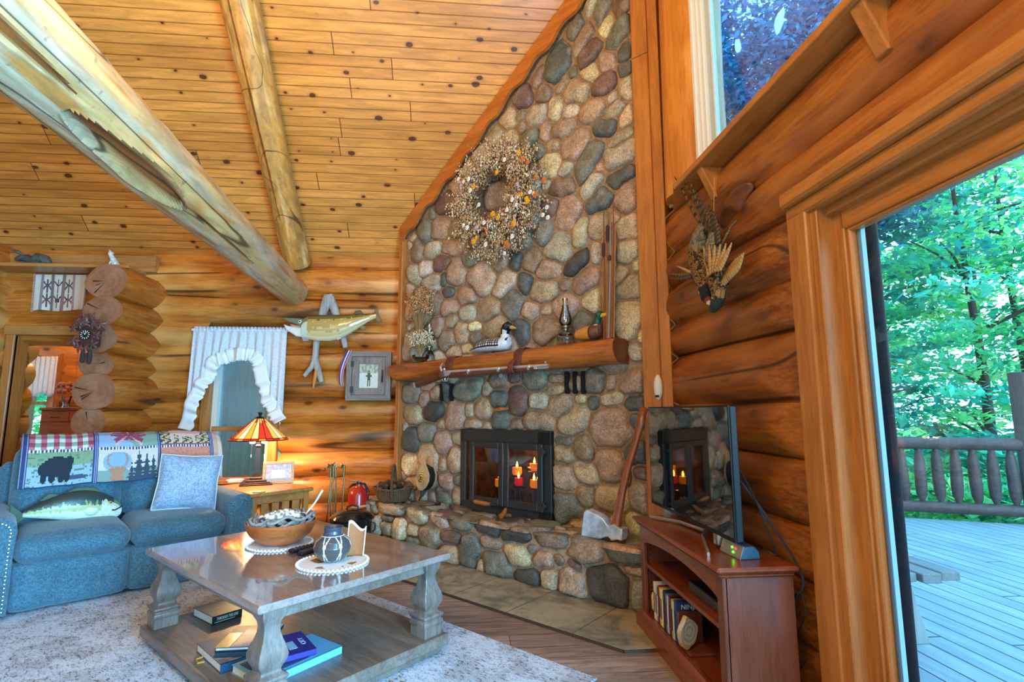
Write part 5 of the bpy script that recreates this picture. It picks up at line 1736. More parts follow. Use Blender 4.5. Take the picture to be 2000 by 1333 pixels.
# ------------------------------------------------------------------ lace curtain
cur = thing('lace_curtain', 'white swagged lace curtain with ruffled edge over the back window', 'curtain', (-2.27, 5.50, 1.3))
M_LACE = None
def lace_mat():
    m, nt, bs = _new('sheer_lace')
    oc = objco(nt)
    out = nt.nodes['Material Output']
    bs.inputs['Base Color'].default_value = (.93, .92, .90, 1); bs.inputs['Roughness'].default_value = .9
    tl = N(nt, 'BsdfTranslucent'); tl.inputs[0].default_value = (.86, .86, .84, 1)
    ms = N(nt, 'MixShader'); ms.inputs[0].default_value = .35
    nt.links.new(bs.outputs[0], ms.inputs[1]); nt.links.new(tl.outputs[0], ms.inputs[2])
    tr = N(nt, 'BsdfTransparent'); m2 = N(nt, 'MixShader')
    vo = N(nt, 'TexVoronoi'); vo.inputs['Scale'].default_value = 85; nt.links.new(oc, vo.inputs['Vector'])
    k = smooth_(nt, vo.outputs['Distance'], .45, .75, .0, .16)
    nt.links.new(k, m2.inputs[0]); nt.links.new(ms.outputs[0], m2.inputs[1]); nt.links.new(tr.outputs[0], m2.inputs[2])
    nt.links.new(m2.outputs[0], out.inputs[0])
    return m
M_LACE = lace_mat()
cx0, cx1 = onY(379, 645, 5.5).x, onY(561, 645, 5.5).x
cz = onY(470, 643, 5.5).z
ctrl = [(0, 838), (.03, 812), (.10, 770), (.20, 735), (.26, 705), (.34, 700), (.42, 693), (.52, 690), (.62, 690), (.70, 695), (.76, 712), (.80, 745), (.86, 778), (.94, 800), (1, 822)]
ctrl2 = [(u, onY(470, y, 5.5).z) for u, y in ctrl]
def low(u):
    for (a, za), (c, zc) in zip(ctrl2, ctrl2[1:]):
        if a <= u <= c: return za + (zc - za) * (u - a) / (c - a)
    return ctrl2[-1][1]
def fold(u, v): return .022 * sin(u * 70) * (.25 + .75 * v) + .012 * sin(u * 31 + 1) * v - .01 * v
def cpt(u, v):
    l = low(u); z = cz - v * (cz - l)
    ww = 1 + .02 * v
    return (cx0 + (cx1 - cx0) * u - (-2.27) + (-.02 * v if u < .5 else .0), fold(u, v) - .01, z - 1.3)
b = MB(); b.grid(cpt, 220, 14); b.build('panel', M_LACE, cur, angle=180, solid=.003)
b = MB()
def ruf(u, v):
    p = cpt(u, 1.0)
    # the gathered lace frill follows the swag edge
    du = .01; q = cpt(min(1, u + du), 1.0); r = cpt(max(0, u - du), 1.0)
    t = Vector((q[0] - r[0], 0, q[2] - r[2])).normalized(); nrm = Vector((-t.z, 0, t.x))
    if nrm.z > 0: nrm = -nrm
    w = .075 + .012 * abs(sin(u * 150))
    k = -.05 + v * (w + .05)
    return (p[0] + nrm.x * k, p[1] - .018 + .016 * sin(u * 210) * v, p[2] + nrm.z * k)
b.grid(ruf, 420, 5); b.build('ruffle', mat('lace_ruffle', '#efece4', .9), cur, angle=180, solid=.003)
b = MB(); b.tube([(cx0 + 2.27 - .02, .0, cz - 1.3 - .012), (cx1 + 2.27 + .02, 0, cz - 1.3 - .012)], .012, 8); b.build('rod', M_WHITE, cur)
b = MB(); b.grid(lambda u, v: (cx0 + 2.27 + (cx1 - cx0) * u, .022 * sin(u * 160), cz - 1.3 - .035 + .055 * v), 220, 3); b.build('heading', M_LACE, cur, angle=180, solid=.004)

# ------------------------------------------------------------------ mounted fish on antlers
YF = 5.44
def wy(x, y, Y=YF): return onY(x, y, Y)
fo = wy(645, 640)
fish = thing('mounted_fish', 'mounted long yellow green fish with gaping mouth on a pale branch', 'fish mount', fo)
spine = [(592, 643, 20), (606, 640, 24), (622, 641, 25.5), (645, 641, 26), (665, 639, 24), (685, 633, 19), (705, 626, 12.5), (722, 620, 7), (735, 616, 5.5)]
sp3 = []
for (x, y, h) in spine:
    c = wy(x, y); hh = (wy(x, y - h).z - wy(x, y + h).z) / 2 * .5 * 2 * .5
    sp3.append((c - fo, (wy(x, y - h).z - c.z)))
def fpt(u, v):
    s = u * (len(sp3) - 1); k = min(int(s), len(sp3) - 2); f = s - k; f2 = f * f * (3 - 2 * f) * .4 + f * .6
    c = sp3[k][0].lerp(sp3[k + 1][0], f2); r = sp3[k][1] * (1 - f2) + sp3[k + 1][1] * f2
    a = 2 * pi * v
    return (c.x, c.y + r * .62 * cos(a), c.z + r * sin(a))
def fcol(u, v):
    h = sin(2 * pi * v) + .10 * mnoise.noise(Vector((u * 14, v * 6, 1)))
    if u < .10: return lin('#c9cdb4') if h < .4 else lin('#7d8058')
    if h > .78: return lin('#3f3a22')
    if h > .5: return lin('#6b5f2c')
    if h > -.35: return lin('#b8964e') if mnoise.noise(Vector((u * 40, v * 30, 4))) > -.28 else lin('#cbb070')
    if h > -.7: return lin('#cdb87a')
    return lin('#dccfa6')
b = MB(); b.grid(fpt, 70, 40, fcol)
b.add([fpt(0, k / 20) for k in range(20)], [tuple(range(20))], cols=[lin('#b99a80')]); b.build('body', mat('fish_lacquer', '#ffffff', .22, vcol=True, coat=.8), fish, angle=180)
b = MB(); 
def jaw(pts, c, th):
    P_ = [wy(x, y) - fo for x, y in pts]
    b.col = lin(c); b.prism([(p.x, p.z) for p in P_], -th, th, ax='y')
jaw([(552, 622), (575, 622), (596, 624), (606, 634), (596, 642), (578, 634), (564, 630)], '#6e7458', .035)
jaw([(555, 634), (566, 638), (585, 641), (598, 640), (606, 650), (600, 660), (580, 658), (560, 645)], '#d8dacb', .036)
jaw([(566, 633), (586, 637), (600, 640), (588, 644), (570, 640)], '#c9866a', .025)
b.build('jaw', VCG, fish, angle=40, bevel=.012)
b = MB()
e = wy(588, 630) - fo
b.col = lin('#e8e6c8'); b.ball((e.x, e.y - .04, e.z), (.018, .012, .018)); b.col = lin('#181408'); b.ball((e.x, e.y - .05, e.z), (.009, .006, .009)); b.build('eye', VCG, fish)
for nm, pts, c in (('dorsal_fin', [(688, 620), (694, 607), (704, 606), (711, 614), (706, 622)], '#4a3828'), ('tail_fin', [(728, 620), (733, 604), (738, 603), (740, 615), (746, 627), (738, 631), (730, 622)], '#5d4a2c'),
                   ('anal_fin', [(700, 638), (712, 636), (716, 642), (708, 646)], '#6d6040'), ('pelvic_fin', [(655, 656), (664, 655), (668, 662), (661, 666)], '#b8b098'), ('pectoral_fin', [(590, 656), (606, 657), (604, 667), (594, 668)], '#8c8f88')):
    P_ = [wy(x, y) - fo for x, y in pts]
    b = MB(); b.col = lin(c); dy = -.03 if 'pect' in nm or 'pelv' in nm else 0; b.prism([(p.x, p.z) for p in P_], dy - .006, dy + .006, ax='y'); b.build(nm, VCG, fish, smooth=False, bevel=.004)
an = thing('bleached_branch', 'bleached forked driftwood branch behind the mounted fish', 'branch', wy(640, 650, 5.52))
b = MB()
ao = an.location
def br(pts, rad): b.tube([wy(x, y, 5.50) - ao for x, y in pts], rad, 10)
br([(641, 577), (636, 596), (628, 620), (620, 650), (617, 680), (615, 705)], [.045, .05, .042, .034, .032, .034])
br([(643, 577), (650, 596), (658, 618), (668, 650), (675, 680)], [.04, .045, .038, .034, .028])
br([(616, 700), (608, 718), (594, 735)], [.034, .026, .02]); br([(614, 700), (621, 722), (628, 747)], [.036, .032, .025])
b.build('limbs', wood('driftwood', '#b9b5aa', '#7d786c', 'z', 2, 0, .8, bump_s=.5), an, angle=180)
b = MB(); b.tube([wy(618, 724, 5.48) - ao, wy(614, 745, 5.48) - ao, wy(612, 758, 5.47) - ao], [.02, .016, .008], 8); b.build('cut_stub', mat('stub_orange', '#c98436', .6), an)

# ------------------------------------------------------------------ cabinet frame with photo + medal ribbon
c = onY(721, 735, 5.51)
pf = thing('wall_photo_frame', 'weathered grey wood box frame holding a photo of a person outdoors', 'photo frame', (c.x, 5.50, c.z))
W2, H2 = .225, .253
M_GREYW = wood('weathered_grey', '#948678', '#6a5e54', 'x', 2, 0, .8, bump_s=.5); M_GREYWZ = wood('weathered_grey_up', '#948678', '#6a5e54', 'z', 2, 0, .8, bump_s=.5)
def mitre(b, w, h, t, y0, y1, horiz):
    for s_ in (-1, 1):
        if horiz: b.prism([(-w, s_ * h), (w, s_ * h), (w - t, s_ * (h - t)), (-w + t, s_ * (h - t))], y0, y1, ax='y')
        else: b.prism([(s_ * w, -h), (s_ * w, h), (s_ * (w - t), h - t), (s_ * (w - t), -h + t)], y0, y1, ax='y')
b = MB(); mitre(b, W2, H2, .055, -.035, .05, True); fr_ = b.build('frame', M_GREYW, pf, smooth=False, bevel=.003)
b = MB(); mitre(b, W2, H2, .055, -.035, .05, False); b.build('frame_side', M_GREYWZ, pf, smooth=False, bevel=.003)
b = MB(); mitre(b, W2 - .058, H2 - .058, .07, -.025, .0, True); mitre(b, W2 - .058, H2 - .058, .07, -.025, .0, False); dr = b.build('door', M_GREYWZ, pf, smooth=False, bevel=.003)
def pc2(u, v):
    n_ = mnoise.noise(Vector((u * 8, v * 8, 4)))
    if abs(u - .5) < .085 and .08 < v < .62 and not (abs(u - .5) < .015 and v < .32): return lin('#3c4a34')
    if ((u - .5) / .05) ** 2 + ((v - .69) / .06) ** 2 < 1: return lin('#6a5844')
    if abs(v - .50 - .0) < .035 and abs(u - .5) < .14: return lin('#56603f')
    if v > .62: return lin('#8d9a80') if n_ > 0 else lin('#b9bda2')
    return lin('#d3d3c4')
b = MB(); b.grid(lambda u, v: (-.10 + .20 * u, -.004, -.128 + .256 * v), 40, 50, pc2); b.build('photo', VCG, dr, angle=180)
b = MB(); b.box(-W2 + .01, W2 - .01, .0, .04, -H2 + .01, H2 - .01); b.build('backing', M_BLACK, pf, smooth=False)
b = MB(); b.tube([(W2 - .085, -.03, .02), (W2 - .085, -.045, -.03), (W2 - .085, -.03, -.06)], .006, 6); b.box(W2 - .095, W2 - .075, -.03, -.024, -.07, .06); b.build('latch', M_IRON, dr)
b = MB(); b.box(-W2 + .045, -W2 + .075, -.038, -.03, .09, .15); b.box(-W2 + .045, -W2 + .075, -.038, -.03, -.17, -.11); b.build('hinge_plate', M_IRON, dr, smooth=False)
md = thing('medal_ribbon', 'blue white and red striped medal ribbon hanging from the grey frame corner', 'ribbon', (c.x - W2 + .03, 5.455, c.z + H2 - .005))
b = MB()
def rib(u, v):
    x = -.05 * sin(pi * v * .8) * 1.0 - .035 * v + (u - .5) * .045 * (1 - .2 * v)
    return (x + .0, -.006 + .01 * sin(v * 5) * u, .012 - v * .36)
b.grid(rib, 12, 24, lambda u, v: lin('#2a3d8c') if u < .3 or (.55 < u < .66) else (lin('#d9dadf') if u < .55 or u > .9 else lin('#b03040')))
b.build('ribbon', VC, md, angle=180, solid=.003)

# ------------------------------------------------------------------ left corner: weaving, clock, figurines, chest
c = [onY(x, y, 5.53) for x, y in ((72, 537), (170, 538), (66, 608), (164, 607))]
o = thing('woven_tapestry', 'small striped cream weaving with arrow motifs hanging above the doorway', 'tapestry', (c[0] + c[3]) / 2)
m_ = (c[0] + c[3]) / 2
def tap(u, v):
    a = c[2].lerp(c[3], u); d = c[0].lerp(c[1], u); p = a.lerp(d, v)
    return (p.x - m_.x, -.012 * sin(u * 14) * (1 - v) - .012, p.z - m_.z + .008 * sin(u * 9) * (1 - v))
def tapc(u, v):
    for s0, s1, k in ((.0, .09, '#d9d2c2'), (.12, .18, '#8c7f80'), (.32, .38, '#6f6670'), (.55, .61, '#8c6560'), (.74, .79, '#a87a70'), (.80, .9, '#d8c2aa')):
        if s0 <= u < s1: return lin(k)
    for cx, a in ((.25, 1), (.47, 2), (.68, 1)):
        for cy in (.28, .68):
            du, dv = abs(u - cx), v - cy
            if du < .012 and abs(dv) < .19: return lin('#59504a')
            if abs(du - abs(dv) * .55 - .01) < .016 and 0 < dv < .14: return lin('#3c3a40')
            if abs(du + (dv) * .45 - .03) < .018 and -.12 < dv < 0.0 and a == 1: return lin('#5a4a46') if cy > .5 else lin('#8a4f42')
            if a == 2 and cy < .5 and du < .05 and abs(dv) < .05: return lin('#a8433e') if du < .022 else lin('#39405c')
    return lin('#d9cdb6') if .09 < u < .3 or .4 < u < .55 else lin('#d6b896')
b = MB(); b.grid(tap, 90, 60, tapc); b.build('weave', VC, o, angle=180, solid=.005)
b = MB()
for k in range(26):
    p0 = Vector(tap(0, k / 25)); p1 = Vector(tap(1, k / 25))
    b.tube([p0, p0 + Vector((-.018, -.003, -.006))], .0028, 4); b.tube([p1, p1 + Vector((.015, -.003, -.006))], .0028, 4)
q = b.build('fringe', mat('wool_fringe', '#d9d2c0', .9), o); q['kind'] = 'stuff'

# cuckoo clock on the log end
ck = onY(178, 655, 4.93)
clock = thing('cuckoo_clock', 'dark carved cuckoo clock hanging on the log ends beside the doorway', 'clock', (ck.x, 4.955, ck.z))
sc = onY(188, 655, 4.93).x - onY(178, 655, 4.93).x     # metres per ten pixels
s1 = sc / 10
M_CK = wood('carved_walnut', '#7a4a3a', '#4d2b20', 'z', 3, 0, .55); M_CKD = mat('dark_walnut', '#4a2c22', .55, noise_s=60)
b = MB(); b.prism([(-16 * s1, -24 * s1), (17 * s1, -24 * s1), (17 * s1, 14 * s1), (0, 30 * s1), (-16 * s1, 14 * s1)], -.07, .0, ax='y'); case = b.build('case', M_CKD, clock, smooth=False, bevel=.004)
b = MB()
for s_ in (-1, 1): b.tube([(0, -.06, 32 * s1), (s_ * 26 * s1, -.06, 10 * s1)], .014, 6, sq=3)
b.build('roof', M_CK, clock)
dl = Vector((-3 * s1, -.075, 7 * s1 - 10 * s1))
b = MB(); b.lathe([(9.5 * s1, -.012), (10 * s1, .004), (0, .006)], 28, M=T(dl.x, dl.y, dl.z + 2 * s1) @ Matrix.Rotation(radians(90), 4, 'X')); dial = b.build('dial', mat('dial_black', '#1a1614', .4), clock, angle=30)
b = MB()
for k in range(12):
    a = k * pi / 6; R0 = 7.6 * s1
    b.box(-.0028, .0028, -.007, .007, 0, .002, M=T(dl.x + R0 * sin(a), dl.y - .0062, dl.z + 2 * s1 + R0 * cos(a)) @ Matrix.Rotation(a, 4, 'Y') @ Matrix.Rotation(radians(90), 4, 'X'))
for a, L_ in ((.35, 6 * s1), (-.5, 4 * s1)): b.box(-.0025, .0025, 0, L_, 0, .002, M=T(dl.x, dl.y - .008, dl.z + 2 * s1) @ Matrix.Rotation(a, 4, 'Y') @ Matrix.Rotation(radians(90), 4, 'X'))
b.build('numerals_and_hands', mat('bone_white', '#e6e0d0', .5), dial, smooth=False)
def leaf(b, x, y, z, r, rot, lob=5):
    vs = [(0, -.018, 0)]; n = lob * 4
    for k in range(n):
        a = 2 * pi * k / n; q = r * (.62 + .38 * cos(lob * a)) * (1.15 if k == 0 else 1)
        vs.append((q * sin(a), -.004, q * cos(a)))
    b.add(vs, [(0, 1 + k, 1 + (k + 1) % n) for k in range(n)], T(x, y, z) @ Matrix.Rotation(rot, 4, 'Y') @ Matrix.Rotation(random.uniform(-.5, .5), 4, 'X'))
rk = random.Random(5)
for k, (x, z, r, rt) in enumerate([(-20, 26, 12, -.9), (-6, 36, 13, -.2), (12, 32, 12, .5), (26, 20, 11, 1.0), (-24, 12, 9, -1.3), (-21, -14, 11, -2.2), (-12, -27, 10, -2.8), (4, -28, 10, 3.0), (17, -22, 11, 2.3), (20, -2, 9, 1.6), (0, 24, 9, .1), (-10, 18, 8, -.6), (10, 20, 8, .7)]):
    b = MB(); leaf(b, x * s1, -.078 - .01 * (k % 3), z * s1, r * s1 * 1.15, rt); b.build('carved_leaf', M_CK, clock, smooth=False, solid=.008)
b = MB(); b.ball((-2 * s1, -.10, 20 * s1), (7 * s1, .02, 4.5 * s1)); b.ball((5 * s1, -.11, 24 * s1), (3 * s1, .015, 3 * s1)); b.prism([(7 * s1, 24 * s1), (12 * s1, 23 * s1), (7 * s1, 22 * s1)], -.115, -.105, ax='y'); b.prism([(-8 * s1, 21 * s1), (-16 * s1, 26 * s1), (-15 * s1, 20 * s1)], -.105, -.095, ax='y'); b.build('carved_bird', M_CK, clock)
for k, (x, z) in enumerate(((-8, -43), (5, -45))):
    b = MB(); pr_ = []
    for i in range(15):
        t = i / 14; pr_.append((max(.001, (.5 + .5 * sin(pi * (.15 + .8 * t))) * 5.2 * s1 * (.8 + .2 * ((i % 2)))) if 0 < i < 14 else .001, (z - 16 + 30 * t) * s1))
    b.lathe(pr_, 12, cx=x * s1, cy=-.05); b.build('cone_weight', mat('iron_cone', '#3e3430', .5), clock, angle=30)
b = MB()
for x, z0, z1 in ((-8, -30, -24), (5, -31, -24), (-17, -88, -20)): b.tube([(x * s1, -.05, z0 * s1), (x * s1, -.05, z1 * s1)], .0022, 4)
b.build('chain', mat('chain_dark', '#4a3a28', .5, .6), clock)

# figurines on the ledge
p = onY(64, 506, 5.40)
o = thing('moose_figurine', 'dark grey lying moose figurine on the ledge above the weaving', 'figurine', (p.x, 5.40, 2.6335))
b = MB()
b.tube([(-.02, 0, .05), (.05, 0, .075), (.12, 0, .06), (.17, 0, .03)], [.04, .062, .055, .02], 12)
b.tube([(-.02, 0, .06), (-.07, -.01, .085), (-.12, -.01, .075), (-.145, -.01, .062)], [.036, .032, .027, .017], 10)
for s_ in (-1, 1): b.tube([(-.07, s_ * .02, .10), (-.09, s_ * .06, .125), (-.14, s_ * .08, .14)], [.008, .016, .006], 8); b.tube([(.0, s_ * .04, .03), (-.06, s_ * .045, .015), (-.10, s_ * .045, .012)], [.02, .012, .01], 8); b.tube([(.12, s_ * .05, .03), (.05, s_ * .06, .018), (.0, s_ * .06, .012)], [.024, .014, .01], 8)
b.build('figure', mat('dark_pewter', '#4b5048', .6, noise_s=60, noise_a=.4), o, angle=180)
p = onY(219, 508, 5.36)
o = thing('howling_wolf_figurine', 'small white and grey howling wolf figurine at the end of the ledge', 'figurine', (p.x, 5.36, 2.6335))
b = MB(); b.tube([(.055, 0, .0), (.03, 0, .03), (.012, 0, .07), (-.008, 0, .11)], [.032, .034, .028, .02], 12); b.tube([(-.008, 0, .10), (-.02, 0, .13), (-.022, 0, .15), (-.030, 0, .168)], [.02, .021, .014, .006], 10)
b.tube([(.005, -.012, .07), (-.012, -.014, .03), (-.014, -.014, .004)], [.014, .010, .010], 8); b.tube([(.005, .012, .07), (-.012, .014, .03), (-.014, .014, .004)], [.014, .010, .010], 8); b.tube([(.06, 0, .012), (.085, .01, .006), (.10, .03, .006)], [.014, .012, .004], 8)
for s_ in (-1, 1): b.tube([(-.008, s_ * .012, .132), (.006, s_ * .014, .15)], [.008, .002], 6)
b.build('figure', mat('wolf_white', '#cfcfc6', .6, noise_s=45, noise_a=.4), o, angle=180)
o.rotation_euler = (0, 0, .2)

# chest of drawers in the hall with dried hydrangea in a glass
a, c = onY(80, 797, 6.95), onY(160, 797, 6.95)
zt = a.z
dr_ = thing('tall_dresser', 'reddish brown tall chest of drawers in the hall beyond the doorway', 'dresser', ((a.x + c.x) / 2 + .1, 7.06, 0.0025))
w = (c.x - a.x) / 2 + .1
M_CHERRY = wood('cherry', '#a8541f', '#7a3410', 'x', 1.5, 0, .35, coat=.4)
b = MB(); b.box(-w, w, -.10, .2, 0, zt - .03, bev=.004); b.box(-w - .015, w + .015, -.12, .2, zt - .03, zt, bev=.006); b.build('carcass', M_CHERRY, dr_, angle=30)
for k, (z0, z1) in enumerate(((zt - .17, zt - .05), (zt - .42, zt - .19), (zt - .68, zt - .44), (zt - .94, zt - .70))):
    for s_ in ((-1, 1) if k == 0 else (0,)):
        x0, x1 = (-w + .02, w - .02) if s_ == 0 else ((-w + .02, -.005) if s_ < 0 else (.005, w - .02))
        b = MB(); b.box(x0, x1, -.115, -.10, z0, z1, bev=.005); dd_ = b.build('drawer', M_CHERRY, dr_, angle=30)
        for hx in ((x0 + (x1 - x0) * .25, x0 + (x1 - x0) * .75) if s_ == 0 else ((x0 + x1) / 2,)):
            b = MB(); zc = (z0 + z1) / 2; b.tube([(hx - .04, -.118, zc), (hx - .03, -.135, zc - .012), (hx + .03, -.135, zc - .012), (hx + .04, -.118, zc)], .005, 6); b.build('handle', mat('old_brass', '#6a4a22', .35, .9), dd_)
v = onY(127, 795, 6.98)
o = thing('dried_hydrangea_vase', 'glass vase with dried rust coloured hydrangea on the hall dresser', 'vase', (v.x, 6.99, zt + .003))
b = MB(); b.lathe([(0, 0), (.04, 0), (.032, .03), (.045, .10), (.055, .14), (.05, .14), (.04, .1), (.028, .03), (0, .012)], 20); b.build('vase', M_CLEAR, o, angle=50)
b = MB()
for k in range(170):
    th = rk.uniform(0, 6.28); q = rk.uniform(.4, 1) ** .5; ph = rk.uniform(-.6, 1.5)
    c_ = (.13 * q * cos(th) * cos(ph * .7), .08 * q * sin(th) * cos(ph * .7), .23 + .075 * sin(ph))
    b.col = jit(lin('#a8603f'), .3); b.ball(c_, .018, n=5, m=4)
q = b.build('flower_heads', VC, o, smooth=False); q['kind'] = 'stuff'
b = MB(); b.lathe([(0, 0), (.15, 0), (.15, .002), (0, .003)], 24, sq=(1, .5)); b.build('lace_mat', mat('mat_white', '#e8e6e0', .9), o)
# lace in the hall window
c = onY(67, 730, 7.18)
o = thing('hall_curtain', 'white lace valance over the narrow hall window', 'curtain', (c.x + .06, 7.18, c.z))
b = MB(); b.grid(lambda u, v: (-.24 + .46 * u, .016 * sin(u * 50) - .02, -.25 + .47 * v - (.05 * sin(u * 9) ** 2) * (1 - v)), 80, 10); b.build('panel', M_LACE, o, angle=180, solid=.004)
# ------------------------------------------------------------------ mantel and what stands on it
mo = FM @ Vector((1.28, -.1, 1.5))
mant = thing('mantel_beam', 'half round polished log mantel across the stone chimney', 'mantel', mo, FR)
M_MANT = wood('mantel_log', '#c06a26', '#85400f', 'x', 1.2, 1.0, .35, knot_s=2.2, crack=.8, coat=.4, contrast=1.4)
b = MB()
K = 40; vs = []; fs = []
sec = [(.0, 1.0), (.06, 1.0), (.12, 1.0), (.17, .985), (.205, .92), (.225, .80), (.232, .62), (.228, .42), (.212, .22), (.185, .07), (.15, .0), (.08, -.03), (.0, -.03)]
n = len(sec)
UM0, UM1 = .02, 2.535
for i in range(K + 1):
    t = i / K
    zb, ztp = 1.503 + .034 * t, 1.663 + .043 * t
    for (d, q) in sec:
        u = UM0 + (UM1 - UM0) * t
        if i == 0: u = UM0 + .13 * (1 - q) ** 1.2
        wv = 1 + .05 * mnoise.noise(Vector((u * 2.2, q * 2, 7)))
        z = zb + (ztp - zb) * q
        if q < .9: z += .008 * mnoise.noise(Vector((u * 3, q * 3, 2)))
        vs.append((u - 1.28, -(d * (wv if d > .1 else 1)) + .1, z - 1.5))
for i in range(K):
    for j in range(n - 1): fs.append((i * n + j, (i + 1) * n + j, (i + 1) * n + j + 1, i * n + j + 1)[::-1])
b.add(vs, fs)
b.add(vs, [tuple(range(n))[::-1]])
b.mat = 1; b.add(vs, [tuple(K * n + j for j in range(n))])
b.build('beam', [M_MANT, wood('mantel_end', '#8a3d16', '#5f270c', 'y', 2, 0, .4)], mant, angle=50)
def mz(u): return 1.663 + .043 * (u - UM0) / (UM1 - UM0)
def on_mantel(px, py, out=.12):
    q = floc(onC(px, py, CF - out * 0 + 0)); c = CF - out * sqrt(2)
    q = floc(onC(px, py, c)); return q.x

# rifle held by two leather loops
RC = CF - .285 * sqrt(2)
def rp(x, y): q = floc(onC(x, y, RC)); return Vector((q.x, q.y, q.z))
r0 = rp(940, 725)
rifle = thing('antique_rifle', 'antique rifle with bright steel barrel slung under the mantel', 'rifle', FM @ r0, FR)
def rl(x, y, dy=0): v = rp(x, y) - r0; v.y += dy; return v
M_STOCK = wood('rifle_walnut', '#6a3420', '#42200f', 'x', 2, 0, .35, coat=.4); M_STEEL = mat('bright_steel', '#eceef0', .32, .9)
b = MB()
outl = [(811, 749), (813, 758), (818, 757), (850, 745), (868, 738), (900, 737), (1050, 724), (1050, 717), (900, 730), (880, 727), (862, 731), (845, 738)]
b.prism([(rl(x, y).x, rl(x, y).z) for x, y in outl], -.02, .022, ax='y'); b.build('stock', M_STOCK, rifle, angle=40, bevel=.008)
b = MB(); b.tube([rl(872, 727, -.008), rl(1072, 714, -.008)], .0125, 12); b.tube([rl(1040, 721, -.004), rl(1072, 718.5, -.004)], .005, 8); b.build('barrel', M_STEEL, rifle)
b = MB()
P_ = [(863, 732), (866, 724), (876, 725), (886, 728), (880, 735), (866, 737)]
b.prism([(rl(x, y).x, rl(x, y).z) for x, y in P_], -.032, -.018, ax='y')
b.tube([rl(868, 726, -.03), rl(866, 718, -.034), rl(869, 712, -.034), rl(871, 711, -.034)], [.010, .008, .006, .007], 8)
b.ball(rl(873, 722, -.03), .012, n=10, m=6); b.build('lock', M_STEEL, rifle, angle=40)
b = MB(); b.tube([rl(864, 738, -.005), rl(866, 745, -.005), rl(873, 745, -.005), rl(877, 738, -.005)], .005, 6); b.tube([rl(869, 738), rl(869, 743)], .004, 6); b.build('trigger_guard', M_STEEL, rifle)
for x, y in ((917, 727), (976, 723), (1035, 719)):
    b = MB(); c = rl(x, y); b.tube([c + Vector((-.008, 0, 0)), c + Vector((.008, 0, 0))], .027, 14); b.build('band', M_STEEL, rifle, angle=40)
b = MB(); c = rl(978, 733); b.tube([c + Vector((.012 * cos(k), -.0, .012 * sin(k) - .004)) for k in [i * .7 for i in range(10)]], .003, 5); b.build('sling_swivel', M_STEEL, rifle)
b = MB(); c = rl(1067, 713); b.box(c.x - .006, c.x + .006, c.y - .012, c.y - .006, c.z + .012, c.z + .024); b.box(rl(1048, 718).x - .012, rl(1048, 718).x + .012, -.022, -.012, rl(1048, 718).z - .014, rl(1048, 718).z + .004); b.build('front_sight', M_STEEL, rifle, smooth=False)
b = MB(); p = rl(812, 754); b.prism([(rl(810, 748).x, rl(810, 748).z), (rl(812, 759).x, rl(812, 759).z), (rl(815, 758).x, rl(815, 758).z), (rl(813, 748).x, rl(813, 748).z)], -.021, .023, ax='y'); b.build('butt_plate', M_STEEL, rifle, smooth=False)
M_LEA = mat('red_brown_leather', '#6a3424', .55, noise_s=40, noise_a=.35, bump_s=.3)
for k, (px, lab) in enumerate(((868, 'reddish leather loop hanging over the mantel at the rifle lock'), (1003, 'reddish leather loop hanging over the middle of the mantel'))):
    u = rp(px, 700).x
    o = thing('leather_loop', lab, 'strap', FM @ Vector((u, -.12, mz(u) + .004)), FR, 'leather loops holding the rifle')
    b = MB(); hw = .038
    path = [(.10, -.0), (.03, .006), (-.05, .006), (-.10, -.012), (-.118, -.06), (-.122, -.12), (-.128, -.17), (-.165, -.19 - .02 * k), (-.205, -.20), (-.215, -.17), (-.195, -.13), (-.165, -.09)]
    if k == 0: path = [(y, z - .0) for y, z in path]
    vs = []; fs = []
    for i, (y, z) in enumerate(path):
        w = hw * (1.15 if i < 5 else (.75 if i > 8 else .9)) * (1.05 - .02 * (i % 2))
        vs += [(-w, y, z), (w, y, z)]
    for i in range(len(path) - 1): fs.append((2 * i, 2 * i + 1, 2 * i + 3, 2 * i + 2))
    b.add(vs, fs); s_ = b.build('strap', M_LEA, o, angle=180, solid=.010, sub=1)
    b = MB()
    for y, z in path[1:7]:
        for s2 in (-1, 1): b.ball((s2 * hw * .8, y - .006, z + .002), .0035, n=5, m=4)
    q = b.build('lacing', mat('dark_lace', '#2c1610', .7), o); q['kind'] = 'stuff'

# loon decoy
def mthing(name, label, cat, px, out=.12, dz=.001):
    u = floc(onC(px, 680, CF - out * sqrt(2))).x
    return thing(name, label, cat, FM @ Vector((u, -out, mz(u) + dz)), FR), u
loon, u = mthing('loon_decoy', 'black and white carved loon decoy standing on the mantel', 'decoy', 968, .115)
k_ = 1 / 250
b = MB()
def body(stations, colf, nu=40, nv=24):
    def f(u, v):
        s = u * (len(stations) - 1); i = min(int(s), len(stations) - 2); t = s - i; t2 = t
        a, c = stations[i], stations[i + 1]
        x, z, rw, rh = (a[q] * (1 - t2) + c[q] * t2 for q in range(4))
        an_ = 2 * pi * v
        return (x, rw * cos(an_), z + rh * sin(an_) * (1 if sin(an_) > 0 else .85))
    b.grid(f, nu, nv, colf)
    b.add([f(0, k / nv) for k in range(nv)], [tuple(range(nv))], cols=[colf(0, .5)]); b.add([f(1, k / nv) for k in range(nv)], [tuple(range(nv - 1, -1, -1))], cols=[colf(1, .5)])
def loonc(u, v):
    h = sin(2 * pi * v)
    if u > .72: return lin('#d9d6cd') if not (u > .90 and h > .2) else lin('#1b1b1c')
    if h < -.35: return lin('#d6d2c8')
    c = abs((u * 34) % 1 - .5); d = abs((v * 26) % 1 - .5)
    return lin('#dcdad2') if c < .28 and d < .26 and h > -.2 and u > .10 else lin('#17181a')
